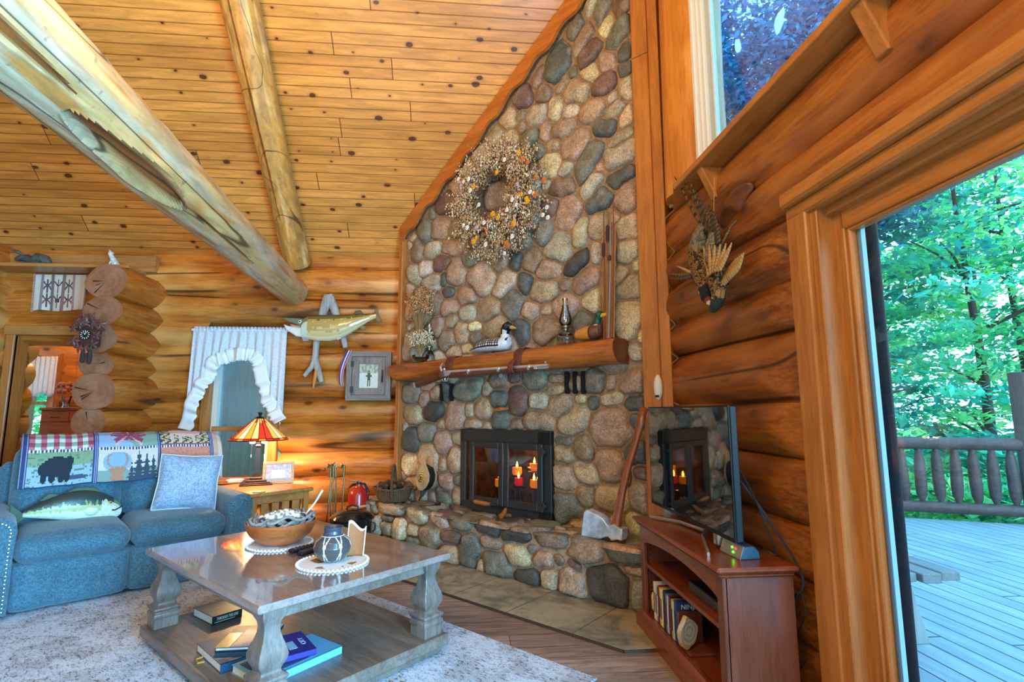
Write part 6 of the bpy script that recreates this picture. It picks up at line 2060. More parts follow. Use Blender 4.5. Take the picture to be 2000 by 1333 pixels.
body([(-.30, .045, .008, .008), (-.24, .05, .045, .025), (-.15, .065, .075, .05), (-.03, .072, .085, .062), (.07, .068, .075, .062), (.125, .072, .055, .058), (.15, .085, .03, .04)], loonc, 60, 48)
b.build('body', VCG, loon, angle=180)
b = MB()
def neckc(u, v):
    if u < .22: return lin('#d9d6cd')
    if u < .42: return lin('#c9c9c2') if int(v * 30) % 2 else lin('#17181a')
    return lin('#15161a')
def tubegrid(b, pts, rads, colf, nu=30, nv=18, sq=1.0):
    P_ = [Vector(p) for p in pts]
    def f(u, v):
        s = u * (len(P_) - 1); i = min(int(s), len(P_) - 2); t = s - i
        c = P_[i].lerp(P_[i + 1], t); r = rads[i] * (1 - t) + rads[i + 1] * t
        d = (P_[min(i + 1, len(P_) - 1)] - P_[max(i - 0, 0)]).normalized()
        sd = Vector((0, 1, 0)); up = d.cross(sd).normalized()
        return c + sd * cos(2 * pi * v) * r * sq + up * sin(2 * pi * v) * r
    b.grid(f, nu, nv, colf)
    for e, fl in ((0, 1), (1, 0)):
        ring = [f(e, k / nv) for k in range(nv)]
        b.add(ring, [tuple(range(nv)) if fl else tuple(range(nv - 1, -1, -1))], cols=[colf(e, 0)])
tubegrid(b, [(.11, 0, .09), (.105, 0, .135), (.105, 0, .17), (.115, 0, .20), (.135, 0, .215), (.155, 0, .212), (.17, 0, .205)], [.048, .036, .036, .042, .041, .03, .016], neckc)
b.build('neck_and_head', VCG, loon, angle=180)
b = MB(); b.tube([(.158, 0, .207), (.195, 0, .198), (.225, 0, .188)], [.018, .013, .003], 10); b.build('bill', mat('bill_ochre', '#c9973c', .4), loon)
b = MB(); b.ball((.148, -.033, .222), .006, n=8, m=6); b.build('eye', mat('red_eye', '#8a1810', .2), loon)

mal, u = mthing('mallard_decoy', 'small carved mallard decoy with green head beside the cattails', 'decoy', 1153, .12)
b = MB()
body([(-.13, .05, .015, .012), (-.10, .055, .05, .04), (-.03, .06, .06, .055), (.04, .062, .058, .058), (.085, .075, .042, .05), (.10, .09, .02, .03)], lambda u, v: lin('#c98432') if u < .52 else (lin('#6a3a22') if u > .56 else lin('#3c2214')), 40, 24)
b.build('body', VCG, mal, angle=180)
b = MB(); tubegrid(b, [(.062, 0, .10), (.062, 0, .125), (.065, 0, .16), (.078, 0, .185), (.095, 0, .185), (.105, 0, .18)], [.034, .028, .028, .033, .028, .014], lambda u, v: lin('#d9d4c8') if u < .14 else lin('#1f4a38'))
b.build('neck_and_head', VCG, mal, angle=180)
b = MB(); b.tube([(.098, 0, .182), (.125, 0, .183), (.155, 0, .192)], [.018, .015, .008], 10, sq=1.1); b.build('bill', mat('bill_yellow', '#d99a28', .4), mal)

# glass oil lamps
for (px, lab, sc_) in ((1105, 'clear glass oil lamp standing left of the mallard on the mantel', 1.0), (838, 'clear glass oil lamp on the left end of the mantel by the dried flowers', .95)):
    o, u = mthing('oil_lamp', lab, 'lamp', px, .10)
    b = MB(); 
    if sc_ == 1: b.box(-.055, .055, -.055, .055, 0, .075, bev=.012)
    b.lathe([(.0, .0 if sc_ < 1 else .07), (.06 if sc_ < 1 else .045, .002 if sc_ < 1 else .072), (.055, .06 if sc_ < 1 else .08), (.03, .10), (.018, .105), (0, .106)], 20); b.build('font', M_CLEAR, o, angle=40)
    b = MB(); b.lathe([(.018, .104), (.022, .11), (.022, .125), (.035, .13), (.036, .145), (.03, .148), (0, .148)], 18); b.build('burner', mat('aged_brass', '#8a7a5a', .3, .9), o, angle=40)
    b = MB(); b.lathe([(.028, .145), (.045, .17), (.05, .19), (.043, .225), (.028, .27), (.022, .32), (.02, .36), (.0195, .36), (.0265, .27), (.041, .225), (.048, .19), (.043, .17), (.027, .146)], 22); b.build('chimney', M_CLEAR, o, angle=60)

# ceramic jug with dried flowers at the left end, and a low bunch in a glass bowl
def sprigs(b, rnd, count, base, spread, h, palette, seed_r, stem=True, lean=0, yl=.5):
    for k in range(count):
        a = rnd.uniform(0, 6.28); q = rnd.uniform(.1, 1) * spread
        top = Vector((base[0] + q * cos(a) + lean, base[1] + q * sin(a) * yl, base[2] + h * rnd.uniform(.55, 1)))
        mid = Vector((base[0] + q * .3 * cos(a), base[1] + q * .3 * sin(a) * yl, base[2] + (top.z - base[2]) * .5))
        c = lin(rnd.choice(palette)); b.col = jit(lin('#9a7a4a'), .2)
        if stem: b.tube([Vector(base), mid, top], .0016, 3, caps=False)
        for i in range(7):
            f = rnd.uniform(-.28, .05)
            p = top + (top - mid) * f + Vector((rnd.uniform(-1, 1), rnd.uniform(-1, 1), rnd.uniform(-1, 1))) * .022
            b.col = jit(c, .25); s = seed_r * rnd.uniform(.6, 1.3)
            b.ball(p, s, n=4, m=3)
rs_ = random.Random(21)
jug, u = mthing('ceramic_jug', 'green grey ceramic jug with tall dried flowers at the left mantel end', 'jug', 818, .10)
b = MB(); b.lathe([(0, 0), (.055, 0), (.085, .05), (.095, .11), (.08, .17), (.05, .21), (.046, .235), (.055, .25), (.048, .25), (.04, .235), (.0, .2)], 28); b.build('body', mat('jug_glaze', '#8d8a72', .35, noise_s=20, noise_a=.3), jug, angle=60)
b = MB(); b.tube([(.05, 0, .235), (.085, 0, .24), (.11, 0, .21), (.105, 0, .165), (.082, 0, .15)], .009, 8); b.build('handle', MATS['jug_glaze'], jug)
b = MB(); sprigs(b, rs_, 230, (0, 0, .2), .19, .52, ['#c99a66', '#d87a42', '#b8905a', '#dcb484', '#a08c5c', '#cc7040'], .0068)
q = b.build('dried_flowers', VC, jug, smooth=False); q['kind'] = 'stuff'
lb, u = mthing('dried_posy', 'low cloud of pale dried flowers in a glass dish below the jug', 'dried flowers', 818, .205)
b = MB(); b.lathe([(0, 0), (.05, 0), (.075, .025), (.08, .05), (.076, .05), (.07, .03), (.0, .012)], 24, cx=.03); b.build('dish', M_CLEAR, lb, angle=50)
b = MB(); sprigs(b, rs_, 170, (.03, 0, .03), .16, .24, ['#d9c7a0', '#cbb58a', '#e3d6b8', '#b99c70'], .006)
q = b.build('dried_flowers', VC, lb, smooth=False); q['kind'] = 'stuff'

# cattails leaning on the stone
cts = [(1179, 410, 1180, 660, 'thin brown cattail stalk, leftmost of the bunch beside the mallard'), (1187, 405, 1186, 660, 'cattail stalk second from left with a dark head, beside the mallard'), (1192, 418, 1189, 660, 'cattail stalk third from left in the bunch on the mantel'), (1198, 392, 1195, 660, 'pale grey cattail stalk, tallest and rightmost of the bunch')]
for k, (x0, y0, x1, y1, lab) in enumerate(cts):
    out = .05 + .018 * k
    t_ = floc(onC(x0, y0, CF - .075 * sqrt(2))); u1 = floc(onC(x1, y1, CF - (out + .08) * sqrt(2))).x
    o = thing('cattail', lab, 'cattail', FM @ Vector((u1, -(out + .08), mz(u1) + .001)), FR, 'cattails on the mantel')
    v = Vector((t_.x - u1, -(.075) + out + .08, t_.z - mz(u1)))
    b = MB(); b.tube([(0, 0, 0), v * .5 + Vector((.006, 0, 0)), v], [.009, .008, .003], 7); b.build('stalk', mat('stalk_%d' % (k % 3), ('#7a4426', '#8a5a32', '#8a8478')[k % 3 if k < 3 else 2], .6), o)
    if k < 3:
        f0, f1 = ((.62, .74), (.72, .86), (.60, .66))[k]
        b = MB(); b.tube([v * f0, v * (f0 + .015), v * (f1 - .015), v * f1], [.006, .014, .014, .005], 10); b.build('seed_head', mat('cattail_brown', '#4a2a1c', .9), o)
    b = MB(); b.tube([v * .0 + Vector((.012, .004, 0)), v * .55 + Vector((.014, .002, 0)), v * .93 + Vector((.022, 0, 0))], [.006, .006, .002], 5, sq=.3); b.build('leaf_blade', mat('dry_blade', '#a06a3a', .7), o)

# wreath of dried flowers
wu, wz = fpx(998, 410); 
wr = thing('dried_flower_wreath', 'big shaggy dried flower wreath with yellow and white blossoms on the stone chimney', 'wreath', FM @ Vector((wu, -.13, wz)), FR)
ru = floc(onC(1075, 410, CF)).x - wu; rzz = .44
cxo, czo = floc(onC(984, 388, CF)).x - wu, floc(onC(984, 388, CF)).z - wz
rw = random.Random(77)
b = MB(); b2 = MB()
pal = ['#c09a66', '#cdaf82', '#a8834e', '#d8c29a', '#b8957a', '#c4a080', '#94724a', '#e0d0ac']
for k in range(1500):
    a = rw.uniform(0, 6.28); q = rw.uniform(.36, .78)
    ra, rb = ru * q, rzz * q
    dirv = a + rw.uniform(-.9, .9) * (1) + (.5 if k % 2 else -.2)
    o0 = Vector((cxo * (1.2 - q) + ra * cos(a), rw.uniform(-.05, .05), czo * (1.2 - q) + rb * sin(a)))
    L_ = rw.uniform(.10, .24) * (1.1 if q > .6 else .75)
    e = o0 + Vector((cos(dirv) * L_, rw.uniform(-.10, .03), sin(dirv) * L_))
    # keep the middle open
    if ((e.x - cxo) / .185) ** 2 + ((e.z - czo) / .17) ** 2 < 1.1: continue
    b.col = jit(lin('#7a5630'), .3); b.tube([o0, e], [.0022, .001], 3, caps=False)
    c = lin(rw.choice(pal))
    for i in range(9):
        f = rw.uniform(.45, 1.05)
        p = o0.lerp(e, f) + Vector((rw.uniform(-1, 1), rw.uniform(-1, 1), rw.uniform(-1, 1))) * .020
        b2.col = jit(c, .25); s = rw.uniform(.004, .0085)
        b2.ball(p, (s, s, s * 1.3), n=4, m=3)
q = b.build('twigs', VC, wr, smooth=False); q['kind'] = 'stuff'
q = b2.build('seed_heads', VC, wr, smooth=False); q['kind'] = 'stuff'
b = MB(); b.tube([(cxo + .30 * ru / .42 * cos(k * pi / 16), .045, czo + .29 * sin(k * pi / 16)) for k in range(33)], .05, 8); b.build('straw_ring', mat('straw_core', '#6a4a2c', .9), wr)
fl = [(970, 337, 'y'), (925, 365, 'y'), (915, 350, 'w'), (905, 355, 'w'), (895, 350, 'w'), (918, 372, 'w'), (985, 312, 'w'), (1013, 298, 'y'), (1020, 310, 'o'), (1030, 318, 'o'), (1047, 347, 'o'), (1062, 352, 'o'), (1035, 375, 'w'), (1042, 378, 'w'), (1018, 380, 'y'), (1028, 388, 'y'), (1030, 393, 'y'),
      (1045, 380, 'o'), (962, 418, 'y'), (972, 425, 'y'), (1003, 436, 'y'), (1000, 442, 'o'), (930, 465, 'y'), (925, 472, 'y'), (988, 475, 'o'), (992, 480, 'o'), (948, 478, 'w'), (912, 445, 'w'), (905, 440, 'w'), (990, 410, 'w'), (1008, 400, 'w'), (1060, 420, 'w'), (1068, 405, 'w'), (945, 435, 'w'), (1000, 390, 'w'), (935, 400, 'w'), (1070, 425, 'w'), (1000, 462, 'w'), (985, 495, 'w'), (950, 450, 'o'), (930, 445, 'p'), (1010, 360, 'p'), (900, 362, 'p')]
for (px, py, c) in fl:
    q = floc(onC(px, py, CF - .27 * sqrt(2)))
    p = Vector((q.x - wu, q.y + .13, q.z - wz))
    col = {'y': '#d99a1c', 'o': '#c96a2c', 'w': '#e6e4e2', 'p': '#b5a0b5'}[c]
    b = MB(); r = {'y': .021, 'o': .019, 'w': .017, 'p': .015}[c] * rw.uniform(.8, 1.2)
    for i in range(8):
        a = i * pi / 4; b.col = jit(lin(col), .15)
        b.ball((p.x + r * .75 * cos(a), p.y, p.z + r * .75 * sin(a)), (r * .42, r * .25, r * .42), n=6, m=4)
    b.col = jit(lin(col), .1) if c != 'w' else lin('#d8c890'); b.ball((p.x, p.y - r * .25, p.z), r * .5, n=8, m=5)
    b.build('blossom', VC, wr)

# ------------------------------------------------------------------ on and beside the hearth
HT = HZ + .012
# giant axe
ac = CF - .17 * sqrt(2)
def axp(x, y, c=ac): q = floc(onC(x, y, c)); return q
a0 = floc(onZ(1185, 1052, HT)); 
axc = CF + a0.y * sqrt(2) * -1 if False else CF - (-a0.y) * sqrt(2)
def ap(x, y, dy=0): q = floc(onC(x, y, axc)); return Vector((q.x, q.y + dy, q.z))
base = ap(1185, 1054)
axe = thing('giant_axe', 'oversized axe with silver foil head standing upright on the hearth', 'axe', FM @ base, FR)
def al(x, y): v = ap(x, y) - base; return (v.x, max(v.z, .001))
hd = [(1140, 1052), (1141, 1030), (1145, 1000), (1150, 995), (1168, 1003), (1183, 1012), (1190, 1023), (1194, 1027), (1203, 1022), (1214, 1031), (1221, 1032), (1219, 1056), (1210, 1053), (1199, 1056), (1193, 1048), (1187, 1048), (1176, 1053), (1160, 1054)]
M_FOIL = mat('silver_blue_foil', '#c2d4e4', .38, .35, noise_s=14, noise_a=.3, bump_s=.3)
b = MB(); b.prism([al(x, y) for x, y in hd], -.035, .045, ax='y'); b.build('head', M_FOIL, axe, angle=25, bevel=.008)
hpth = [(1203, 1030), (1206, 1000), (1212, 960), (1220, 915), (1231, 870), (1239, 830), (1240, 808), (1239, 800)]
pts = []
for i, (x, y) in enumerate(hpth):
    v = ap(x, y) - base; pts.append((v.x, v.y + .0 + .13 * (i / 7) ** 1.3, v.z))
b = MB(); b.tube(pts, [.036, .031, .026, .026, .026, .026, .028, .031], 14, sq=.75); b.build('handle', wood('axe_handle', '#9a5228', '#6d3212', 'z', 2, 0, .35, coat=.4), axe, angle=50)

# basket of pine cones
kb = onZ(768, 980, HT); kb = floc(kb)
bc = Vector((kb.x, min(kb.y, -.09), HT + .004))
bsk = thing('wicker_basket', 'brown wicker basket with arched handle on the left end of the hearth', 'basket', FM @ bc, FR + radians(45))
dpx = 1020 / (onZ(768, 980, HT).y)
bw, bh, bd = 34 / dpx, 17 / dpx, .12
M_WICK = None
def wick():
    m, nt, bs = _new('woven_wicker')
    oc = objco(nt)
    w1 = N(nt, 'TexWave', wave_type='BANDS', bands_direction='Z'); w1.inputs['Scale'].default_value = 38; nt.links.new(oc, w1.inputs['Vector']); w1.inputs['Distortion'].default_value = 1.5
    w2 = N(nt, 'TexWave', wave_type='BANDS', bands_direction='X'); w2.inputs['Scale'].default_value = 16; nt.links.new(oc, w2.inputs['Vector'])
    g = math_(nt, 'MULTIPLY', w1.outputs[1], math_(nt, 'ADD', .45, math_(nt, 'MULTIPLY', w2.outputs[1], .55)))
    c = mix(nt, lin('#3c2412'), lin('#a57a48'), g)
    nt.links.new(c, bs.inputs['Base Color']); bs.inputs['Roughness'].default_value = .7
    bump(nt, bs, g, .8, .01)
    return m
M_WICK = wick()
b = MB()
b.grid(lambda u, v: ((bw * (.70 + .30 * v ** .6)) * cos(2 * pi * u) * (1 + .05 * cos(4 * pi * u)), bd * (.72 + .28 * v) * sin(2 * pi * u), bh * 1.25 * v + .02 * abs(cos(2 * pi * u)) * v), 60, 14); b.add([(bw * .7 * cos(k * pi / 15), bd * .72 * sin(k * pi / 15), .001) for k in range(30)], [tuple(range(29, -1, -1))]); b.grid(lambda u, v: ((bw * .96 * v) * cos(2 * pi * u), bd * .9 * v * sin(2 * pi * u), bh * .8), 40, 2)
b.build('body', M_WICK, bsk, angle=60)
b = MB(); b.tube([(bw * cos(k * pi / 24) * 1.02 * (1 + .05 * cos(k * pi / 12)), bd * 1.02 * sin(k * pi / 24), bh * 1.25 + .02 * abs(cos(k * pi / 24))) for k in range(49)], .011, 8); b.build('rim', M_WICK, bsk)
b = MB(); hh = (983 - 920) / dpx
b.tube([(.0, bd * 1.05 * cos(pi * k / 20), bh * .6 + (hh - bh * .6) * sin(pi * k / 20) ** .8) for k in range(21)], .014, 8, sq=1.6); b.tube([(0, -bd * 1.06, bh * .7), (0, -bd * .9, .02)], .013, 6); b.build('handle', M_WICK, bsk)
def cone_mesh():
    b = MB(); pr_ = []
    for L_ in range(6):
        z = -.03 + .011 * L_; r = .026 * sin(pi * (L_ + 1.2) / 8) + .004
        nn = 9
        for k in range(nn):
            a = 2 * pi * (k + .5 * (L_ % 2)) / nn
            d = Vector((cos(a), sin(a), 0)); e = Vector((-sin(a), cos(a), 0))
            tip = d * r + Vector((0, 0, z + .008)); inn = d * r * .45 + Vector((0, 0, z))
            b.col = jit(lin('#7a4c2e'), .3)
            b.add([inn + e * .006, inn - e * .006, tip - e * .006, tip + e * .006, inn + Vector((0, 0, -.004))], [(0, 1, 2, 3), (1, 0, 4), (1, 4, 2), (0, 3, 4), (4, 3, 2)])
    b.col = lin('#3a2012'); b.ball((0, 0, 0), (.013, .013, .032), n=8, m=6)
    return b
proto = None
rb = random.Random(9)
cone_pos = []
for k in range(34):
    for _ in range(60):
        x = rb.uniform(-bw * .88, bw * .88); y = rb.uniform(-bd * .8, bd * .75)
        if (x / (bw * .9)) ** 2 + (y / (bd * .85)) ** 2 > 1: continue
        z = bh * 1.05 + .035 + .045 * (1 - (x / bw) ** 2) * rb.uniform(.2, 1)
        if all((Vector((x, y, z)) - q).length > .043 for q in cone_pos): cone_pos.append(Vector((x, y, z))); break
for k, q in enumerate(cone_pos):
    w_ = T(*(FM @ bc)) @ rotz(FR + radians(45)) @ q
    if proto is None: proto = cone_mesh().build('pine_cone', VC, smooth=False); o = proto
    else: o = proto.copy(); COL.objects.link(o)
    o.location = w_; o.rotation_euler = (rb.uniform(-1.4, 1.4), rb.uniform(-1.4, 1.4), rb.uniform(0, 6))
    tag(o, 'brown pine cone heaped in the wicker basket on the hearth', 'pine cone', 'pine cones in the wicker basket')

# bellows leaning on the stone
c2 = CF - .13 * sqrt(2)
def bp(x, y, dy=0): q = floc(onC(x, y, c2)); return Vector((q.x, q.y + dy, q.z))
b0 = bp(818, 985); b0.z = HT + .004
bel = thing('fireplace_bellows', 'wooden fireplace bellows with gilt crest leaning against the stone', 'bellows', FM @ b0, FR)
outl = [(832, 893), (838, 893), (839, 905), (843, 915), (847, 928), (846, 940), (840, 952), (833, 958), (826, 957), (822, 948), (820, 934), (823, 920), (830, 908)]
def bl_(x, y): v = bp(x, y) - b0; return (v.x, v.z)
Mb = Matrix.Identity(4)
b = MB(); b.prism([bl_(x, y) for x, y in outl], -.055, -.042, ax='y'); b.build('front_board', wood('bellows_wood', '#c9a878', '#a07c50', 'z', 2, 0, .4), bel, angle=30, bevel=.005)
b = MB(); b.prism([bl_(x, y) for x, y in outl], .03, .042, ax='y'); b.build('rear_board', MATS['bellows_wood'], bel, angle=30, bevel=.005)
b = MB(); b.prism([bl_(x + (832 - x) * .1, y) for x, y in outl[3:]], -.042, .03, ax='y'); b.build('leather', mat('black_leather', '#1c1614', .5), bel, angle=30)
b = MB(); p, q = bl_(829, 955), bl_(818, 984); b.tube([(p[0], 0, p[1]), (p[0] * .6 + q[0] * .4, 0, p[1] * .6 + q[1] * .4)], [.03, .022], 12); b.build('collar', mat('grey_collar', '#4a4642', .5), bel)
b = MB(); b.tube([(p[0] * .6 + q[0] * .4, 0, p[1] * .6 + q[1] * .4), (q[0], 0, max(q[1], .004))], [.014, .007], 10); b.build('nozzle', mat('brass_nozzle', '#a88a50', .3, .9), bel)
b = MB()
for (x, y, r) in ((833, 925, 1.6), (831, 929, 1.8), (835, 931, 1.6), (832, 934, 2.0), (829, 938, 2.0), (833, 939, 1.7), (836, 937, 1.3), (834, 921, 1.4)):
    v = bl_(x, y); b.ball((v[0], -.058, v[1]), (.012 * r / 1.7, .007, .010 * r / 1.7), n=8, m=5)
b.build('gilt_crest', mat('gilt', '#d8b040', .25, 1), bel)

# fire tools, extinguisher, ash bucket
YT = 5.20
def tp(x, y, Y=YT): return onY(x, y, Y)
t0 = tp(656, 1000); 
std = thing('tool_stand', 'brass fireplace tool stand with hooked top beside the log wall', 'fireplace stand', (t0.x, YT, 0))
M_BRS = mat('worn_brass', '#8f835c', .35, .9); M_DKI = mat('dark_iron', '#3a352c', .5, .7)
def tl(x, y): v = tp(x, y); return Vector((v.x - t0.x, 0, v.z))
b = MB(); b.lathe([(0, 0), (.10, 0), (.10, .015), (.03, .03), (.012, .05), (0, .05)], 20); b.build('base', M_DKI, std, angle=40)
b = MB(); b.tube([(0, 0, .04), tl(656, 960), tl(656, 935), tl(655, 912)], .008, 10); b.tube([tl(655, 915), tl(657, 908), tl(654, 904), tl(650, 908)], .007, 8); b.build('pole', M_BRS, std)
b = MB(); b.tube([tl(641, 930) + Vector((0, -.02, 0)), tl(656, 932), tl(672, 930) + Vector((0, -.02, 0))], .008, 8); b.build('cross_arm', M_BRS, std)
for k, (x, lab, kind) in enumerate(((644, 'brass handled poker hanging leftmost on the fire tool stand', 0), (650, 'brass handled tongs hanging second on the fire tool stand', 1), (670, 'brass handled shovel hanging rightmost on the fire tool stand', 2))):
    o = thing('fire_tool', lab, 'fire tool', (t0.x, YT - .035, 0))
    top = tl(x, 910); d = Vector((0, 0, 0))
    bx = tl(x, 960).x
    b = MB()
    b.tube([tl(x - 3, 914), tl(x, 907), tl(x + 4, 909), tl(x + 3, 932)], [.012, .014, .012, .010], 10); b.build('handle', M_BRS, o)
    b = MB(); z1 = tl(x, 932).z
    b.tube([(bx + .015, 0, z1), (bx + (.01, -.012, .012)[k], 0, z1 - .12), (bx - .01 * (k == 0), 0, .17)], .0065, 8)
    if kind == 0: b.tube([(bx - .01, 0, .18), (bx - .012, 0, .10), (bx + .015, 0, .12)], [.007, .008, .003], 6)
    if kind == 1: b.tube([(bx + .012, 0, z1 - .1), (bx + .02, 0, .14), (bx, 0, .10)], .005, 6); b.tube([(bx - .008, 0, .17), (bx - .002, 0, .10)], .005, 6)
    if kind == 2: b.box(bx - .045, bx + .045, -.006, .006, .06, .19, bev=.005)
    b.build('shaft', M_BRS, o)
    if kind == 0:
        b = MB(); b.ball(tl(x - 9, 917), (.016, .016, .018), n=10, m=7); b.build('wood_knob', mat('knob_brown', '#7a4a28', .4), o)

xe = onY(700, 970, 5.16); ze = lambda y: onY(700, y, 5.16).z
ext = thing('fire_extinguisher', 'small red fire extinguisher with black lever behind the ash bucket', 'extinguisher', (xe.x, 5.16, 0.0165 * 0))
rr = 18 / (1020 / 5.16)
b = MB(); b.lathe([(0, 0.02), (rr * .9, .02), (rr, .04), (rr, ze(965)), (rr * .85, ze(958)), (rr * .45, ze(953)), (rr * .35, ze(949)), (rr * .35, ze(946)), (0, ze(946))], 28); b.build('cylinder', mat('extinguisher_red', '#b8231c', .3, coat=.5), ext, angle=40)
b = MB(); b.lathe([(rr * 1.01, 0.0), (rr * 1.02, .03), (rr * .9, .03)], 24); b.build('foot_ring', M_BLACK, ext)
b = MB(); b.lathe([(rr * 1.012, ze(989)), (rr * 1.012, ze(985))], 28); b.build('label_band', mat('band_yellow', '#d8b060', .5), ext)
b = MB(); b.tube([(0, 0, ze(948)), (0, 0, ze(940))], .02, 12); b.build('valve', mat('valve_metal', '#4a4c4c', .35, .8), ext)
b = MB(); xl = lambda x: onY(x, 950, 5.16).x - xe.x
b.tube([(xl(703), 0, ze(945)), (xl(690), 0, ze(947)), (xl(679), 0, ze(954))], [.012, .012, .006], 8, sq=1.8); b.build('grip', M_BLACK, ext)
b = MB(); b.tube([(xl(706), 0, ze(941)), (xl(690), 0, ze(940)), (xl(680), 0, ze(937))], [.010, .010, .006], 8, sq=1.8); b.build('lever', mat('lever_steel', '#c9c4b8', .3, .8), ext)
b = MB(); b.tube([(.01, -.0, ze(945)), (xl(712), 0, ze(946)), (xl(720), -.01, ze(960)), (xl(719), -.01, ze(975)), (xl(714), -.01, ze(985))], [.011, .012, .012, .012, .010], 10); b.build('hose', M_BLACK, ext)

kc = onZ(688, 1010, .30)
pot2 = thing('ash_bucket', 'black enamel ash bucket with domed lid in front of the hearth', 'bucket', (kc.x, kc.y, 0.0012))
kk = 1020 / kc.y
R_ = 38 / kk
b = MB(); b.lathe([(0, 0), (R_ * .86, 0), (R_ * .9, .01), (R_ * .96, .27), (R_ * 1.0, .285), (R_ * .94, .29)], 40); b.build('body', mat('black_enamel', '#0d0f12', .16, coat=.6), pot2, angle=40)
b = MB(); b.lathe([(R_ * 1.06, .286), (R_ * 1.07, .295), (R_ * 1.02, .305), (R_ * .8, .335), (R_ * .45, .357), (0, .365)], 40); b.build('lid', MATS['black_enamel'], pot2, angle=30)
b = MB(); b.tube([(-.05, 0, .36), (-.045, 0, .385), (0, 0, .395), (.045, 0, .385), (.05, 0, .36)], .008, 8); b.tube([(R_ * .98, 0, .25), (R_ * 1.1, 0, .235), (R_ * 1.1, 0, .19), (R_ * .97, 0, .17)], .007, 8); b.build('handle', M_DKI, pot2)

# ------------------------------------------------------------------ corner stand, screen and accessories
SX0, SX1, SY0, SY1, SH = 1.0, 1.292, 2.06, 3.04, .60
cab = thing('media_stand', 'reddish brown wooden media stand with two open shelves', 'media stand', ((SX0 + SX1) / 2, (SY0 + SY1) / 2, .0175 * 0))
ox, oy = (SX0 + SX1) / 2, (SY0 + SY1) / 2
M_CAB = wood('stand_cherry', '#8d4322', '#66290f', 'y', 1.2, 0, .28, coat=.5); M_CABZ = wood('stand_cherry_up', '#7d4430', '#5f2c1a', 'z', 1.2, 0, .28, coat=.5)
def cb(x0, x1, y0, y1, z0, z1, name, m=None, bev=.003):
    b = MB(); b.box(x0 - ox, x1 - ox, y0 - oy, y1 - oy, z0, z1, bev=bev); return b.build(name, m or M_CAB, cab, angle=30)
cb(SX0 - .035, SX1 + .01, SY0 - .035, SY1 + .035, SH - .022, SH, 'top', bev=.008)
cb(SX0 - .018, SX1, SY0 - .018, SY1 + .018, SH - .045, SH - .022, 'cornice', bev=.010)
cb(SX0 + .01, SX1, SY0, SY0 + .022, 0, SH - .04, 'side_panel', M_CABZ); cb(SX0 + .01, SX1, SY1 - .022, SY1, 0, SH - .04, 'side_panel', M_CABZ)
cb(SX1 - .012, SX1 - .002, SY0 + .02, SY1 - .02, .03, SH - .04, 'back_panel', M_CAB)
for a, c in ((SY0, SY0 + .055), (SY1 - .055, SY1)): cb(SX0, SX0 + .02, a, c, .06, SH - .04, 'stile', M_CABZ)
b = MB(); L0, L1 = SY0 + .05, SY1 - .05; arch = [(L0, SH - .04)] + [(L0 + (L1 - L0) * k / 20, SH - .135 + .045 * sin(pi * k / 20) ** .7) for k in range(21)] + [(L1, SH - .04)]
b.prism([(y - oy, z) for y, z in arch], SX0 - ox, SX0 + .02 - ox, ax='x'); b.build('arched_rail', M_CAB, cab, angle=30)
cb(SX0 + .015, SX1 - .01, SY0 + .02, SY1 - .02, .075, .095, 'bottom_shelf'); cb(SX0 + .015, SX1 - .01, SY0 + .02, SY1 - .02, .335, .355, 'middle_shelf')
b = MB()
b.prism([(SX0 - .03 - ox, 0), (SX0 + .02 - ox, 0), (SX0 + .02 - ox, .095), (SX0 - .002 - ox, .095), (SX0 - .012 - ox, .075), (SX0 - .03 - ox, .062)], SY0 - .028 - oy, SY1 + .028 - oy, ax='y'); b.box(SX0 - ox, SX1 - ox, SY0 - .022 - oy, SY0 - oy, 0, .085, bev=.004); b.build('plinth', M_CAB, cab, angle=30)
b = MB()
for z in [.12 + .025 * k for k in range(15)]: b.tube([(SX0 + .05 - ox, SY1 - .0225 - oy, z), (SX0 + .05 - ox, SY1 - .0215 - oy, z)], .004, 6)
q = b.build('pin_holes', M_VOID, cab); q['kind'] = 'stuff'
b = MB(); 
# screen
XT = 1.10
ty0, ty1 = onX(1423, 790, XT).y, onX(1267, 798, XT).y
tz0, tz1 = .665, onX(1345, 794, XT).z
tv = thing('television', 'flat black television on the media stand mirroring the firebox', 'television', (XT, (ty0 + ty1) / 2, SH + .0005))
ty = (ty1 - ty0) / 2
b = MB(); b.box(0, .035, -ty, ty, tz0 - SH, tz1 - SH, bev=.006); b.build('case', mat('tv_case', '#0e1c28', .3), tv, angle=30)
b = MB(); b.box(-.004, .0, -ty, ty, tz0 - SH, tz1 - SH); b.build('bezel', mat('tv_bezel', '#0a0b0c', .25), tv, smooth=False)
b = MB(); b.add([(-.0045, -ty + .008, tz0 - SH + .018), (-.0045, ty - .008, tz0 - SH + .018), (-.0045, ty - .008, tz1 - SH - .008), (-.0045, -ty + .008, tz1 - SH - .008)], [(0, 3, 2, 1)])
ms_ = mat('tv_screen', '#050607', .03, spec=1.0, coat=1.0); MATS['tv_screen'].node_tree.nodes['Principled BSDF'].inputs['Coat Roughness'].default_value = .02; MATS['tv_screen'].node_tree.nodes['Principled BSDF'].inputs['Coat IOR'].default_value = 2.2
b.build('screen', ms_, tv, smooth=False)
b = MB(); b.box(.03, .075, -ty * .7, ty * .7, tz0 - SH + .03, tz0 - SH + .33, bev=.015); b.build('rear_housing', M_BLACK, tv, angle=30)
M_FOOT = mat('tv_foot_silver', '#b9b3a6', .3, .8)
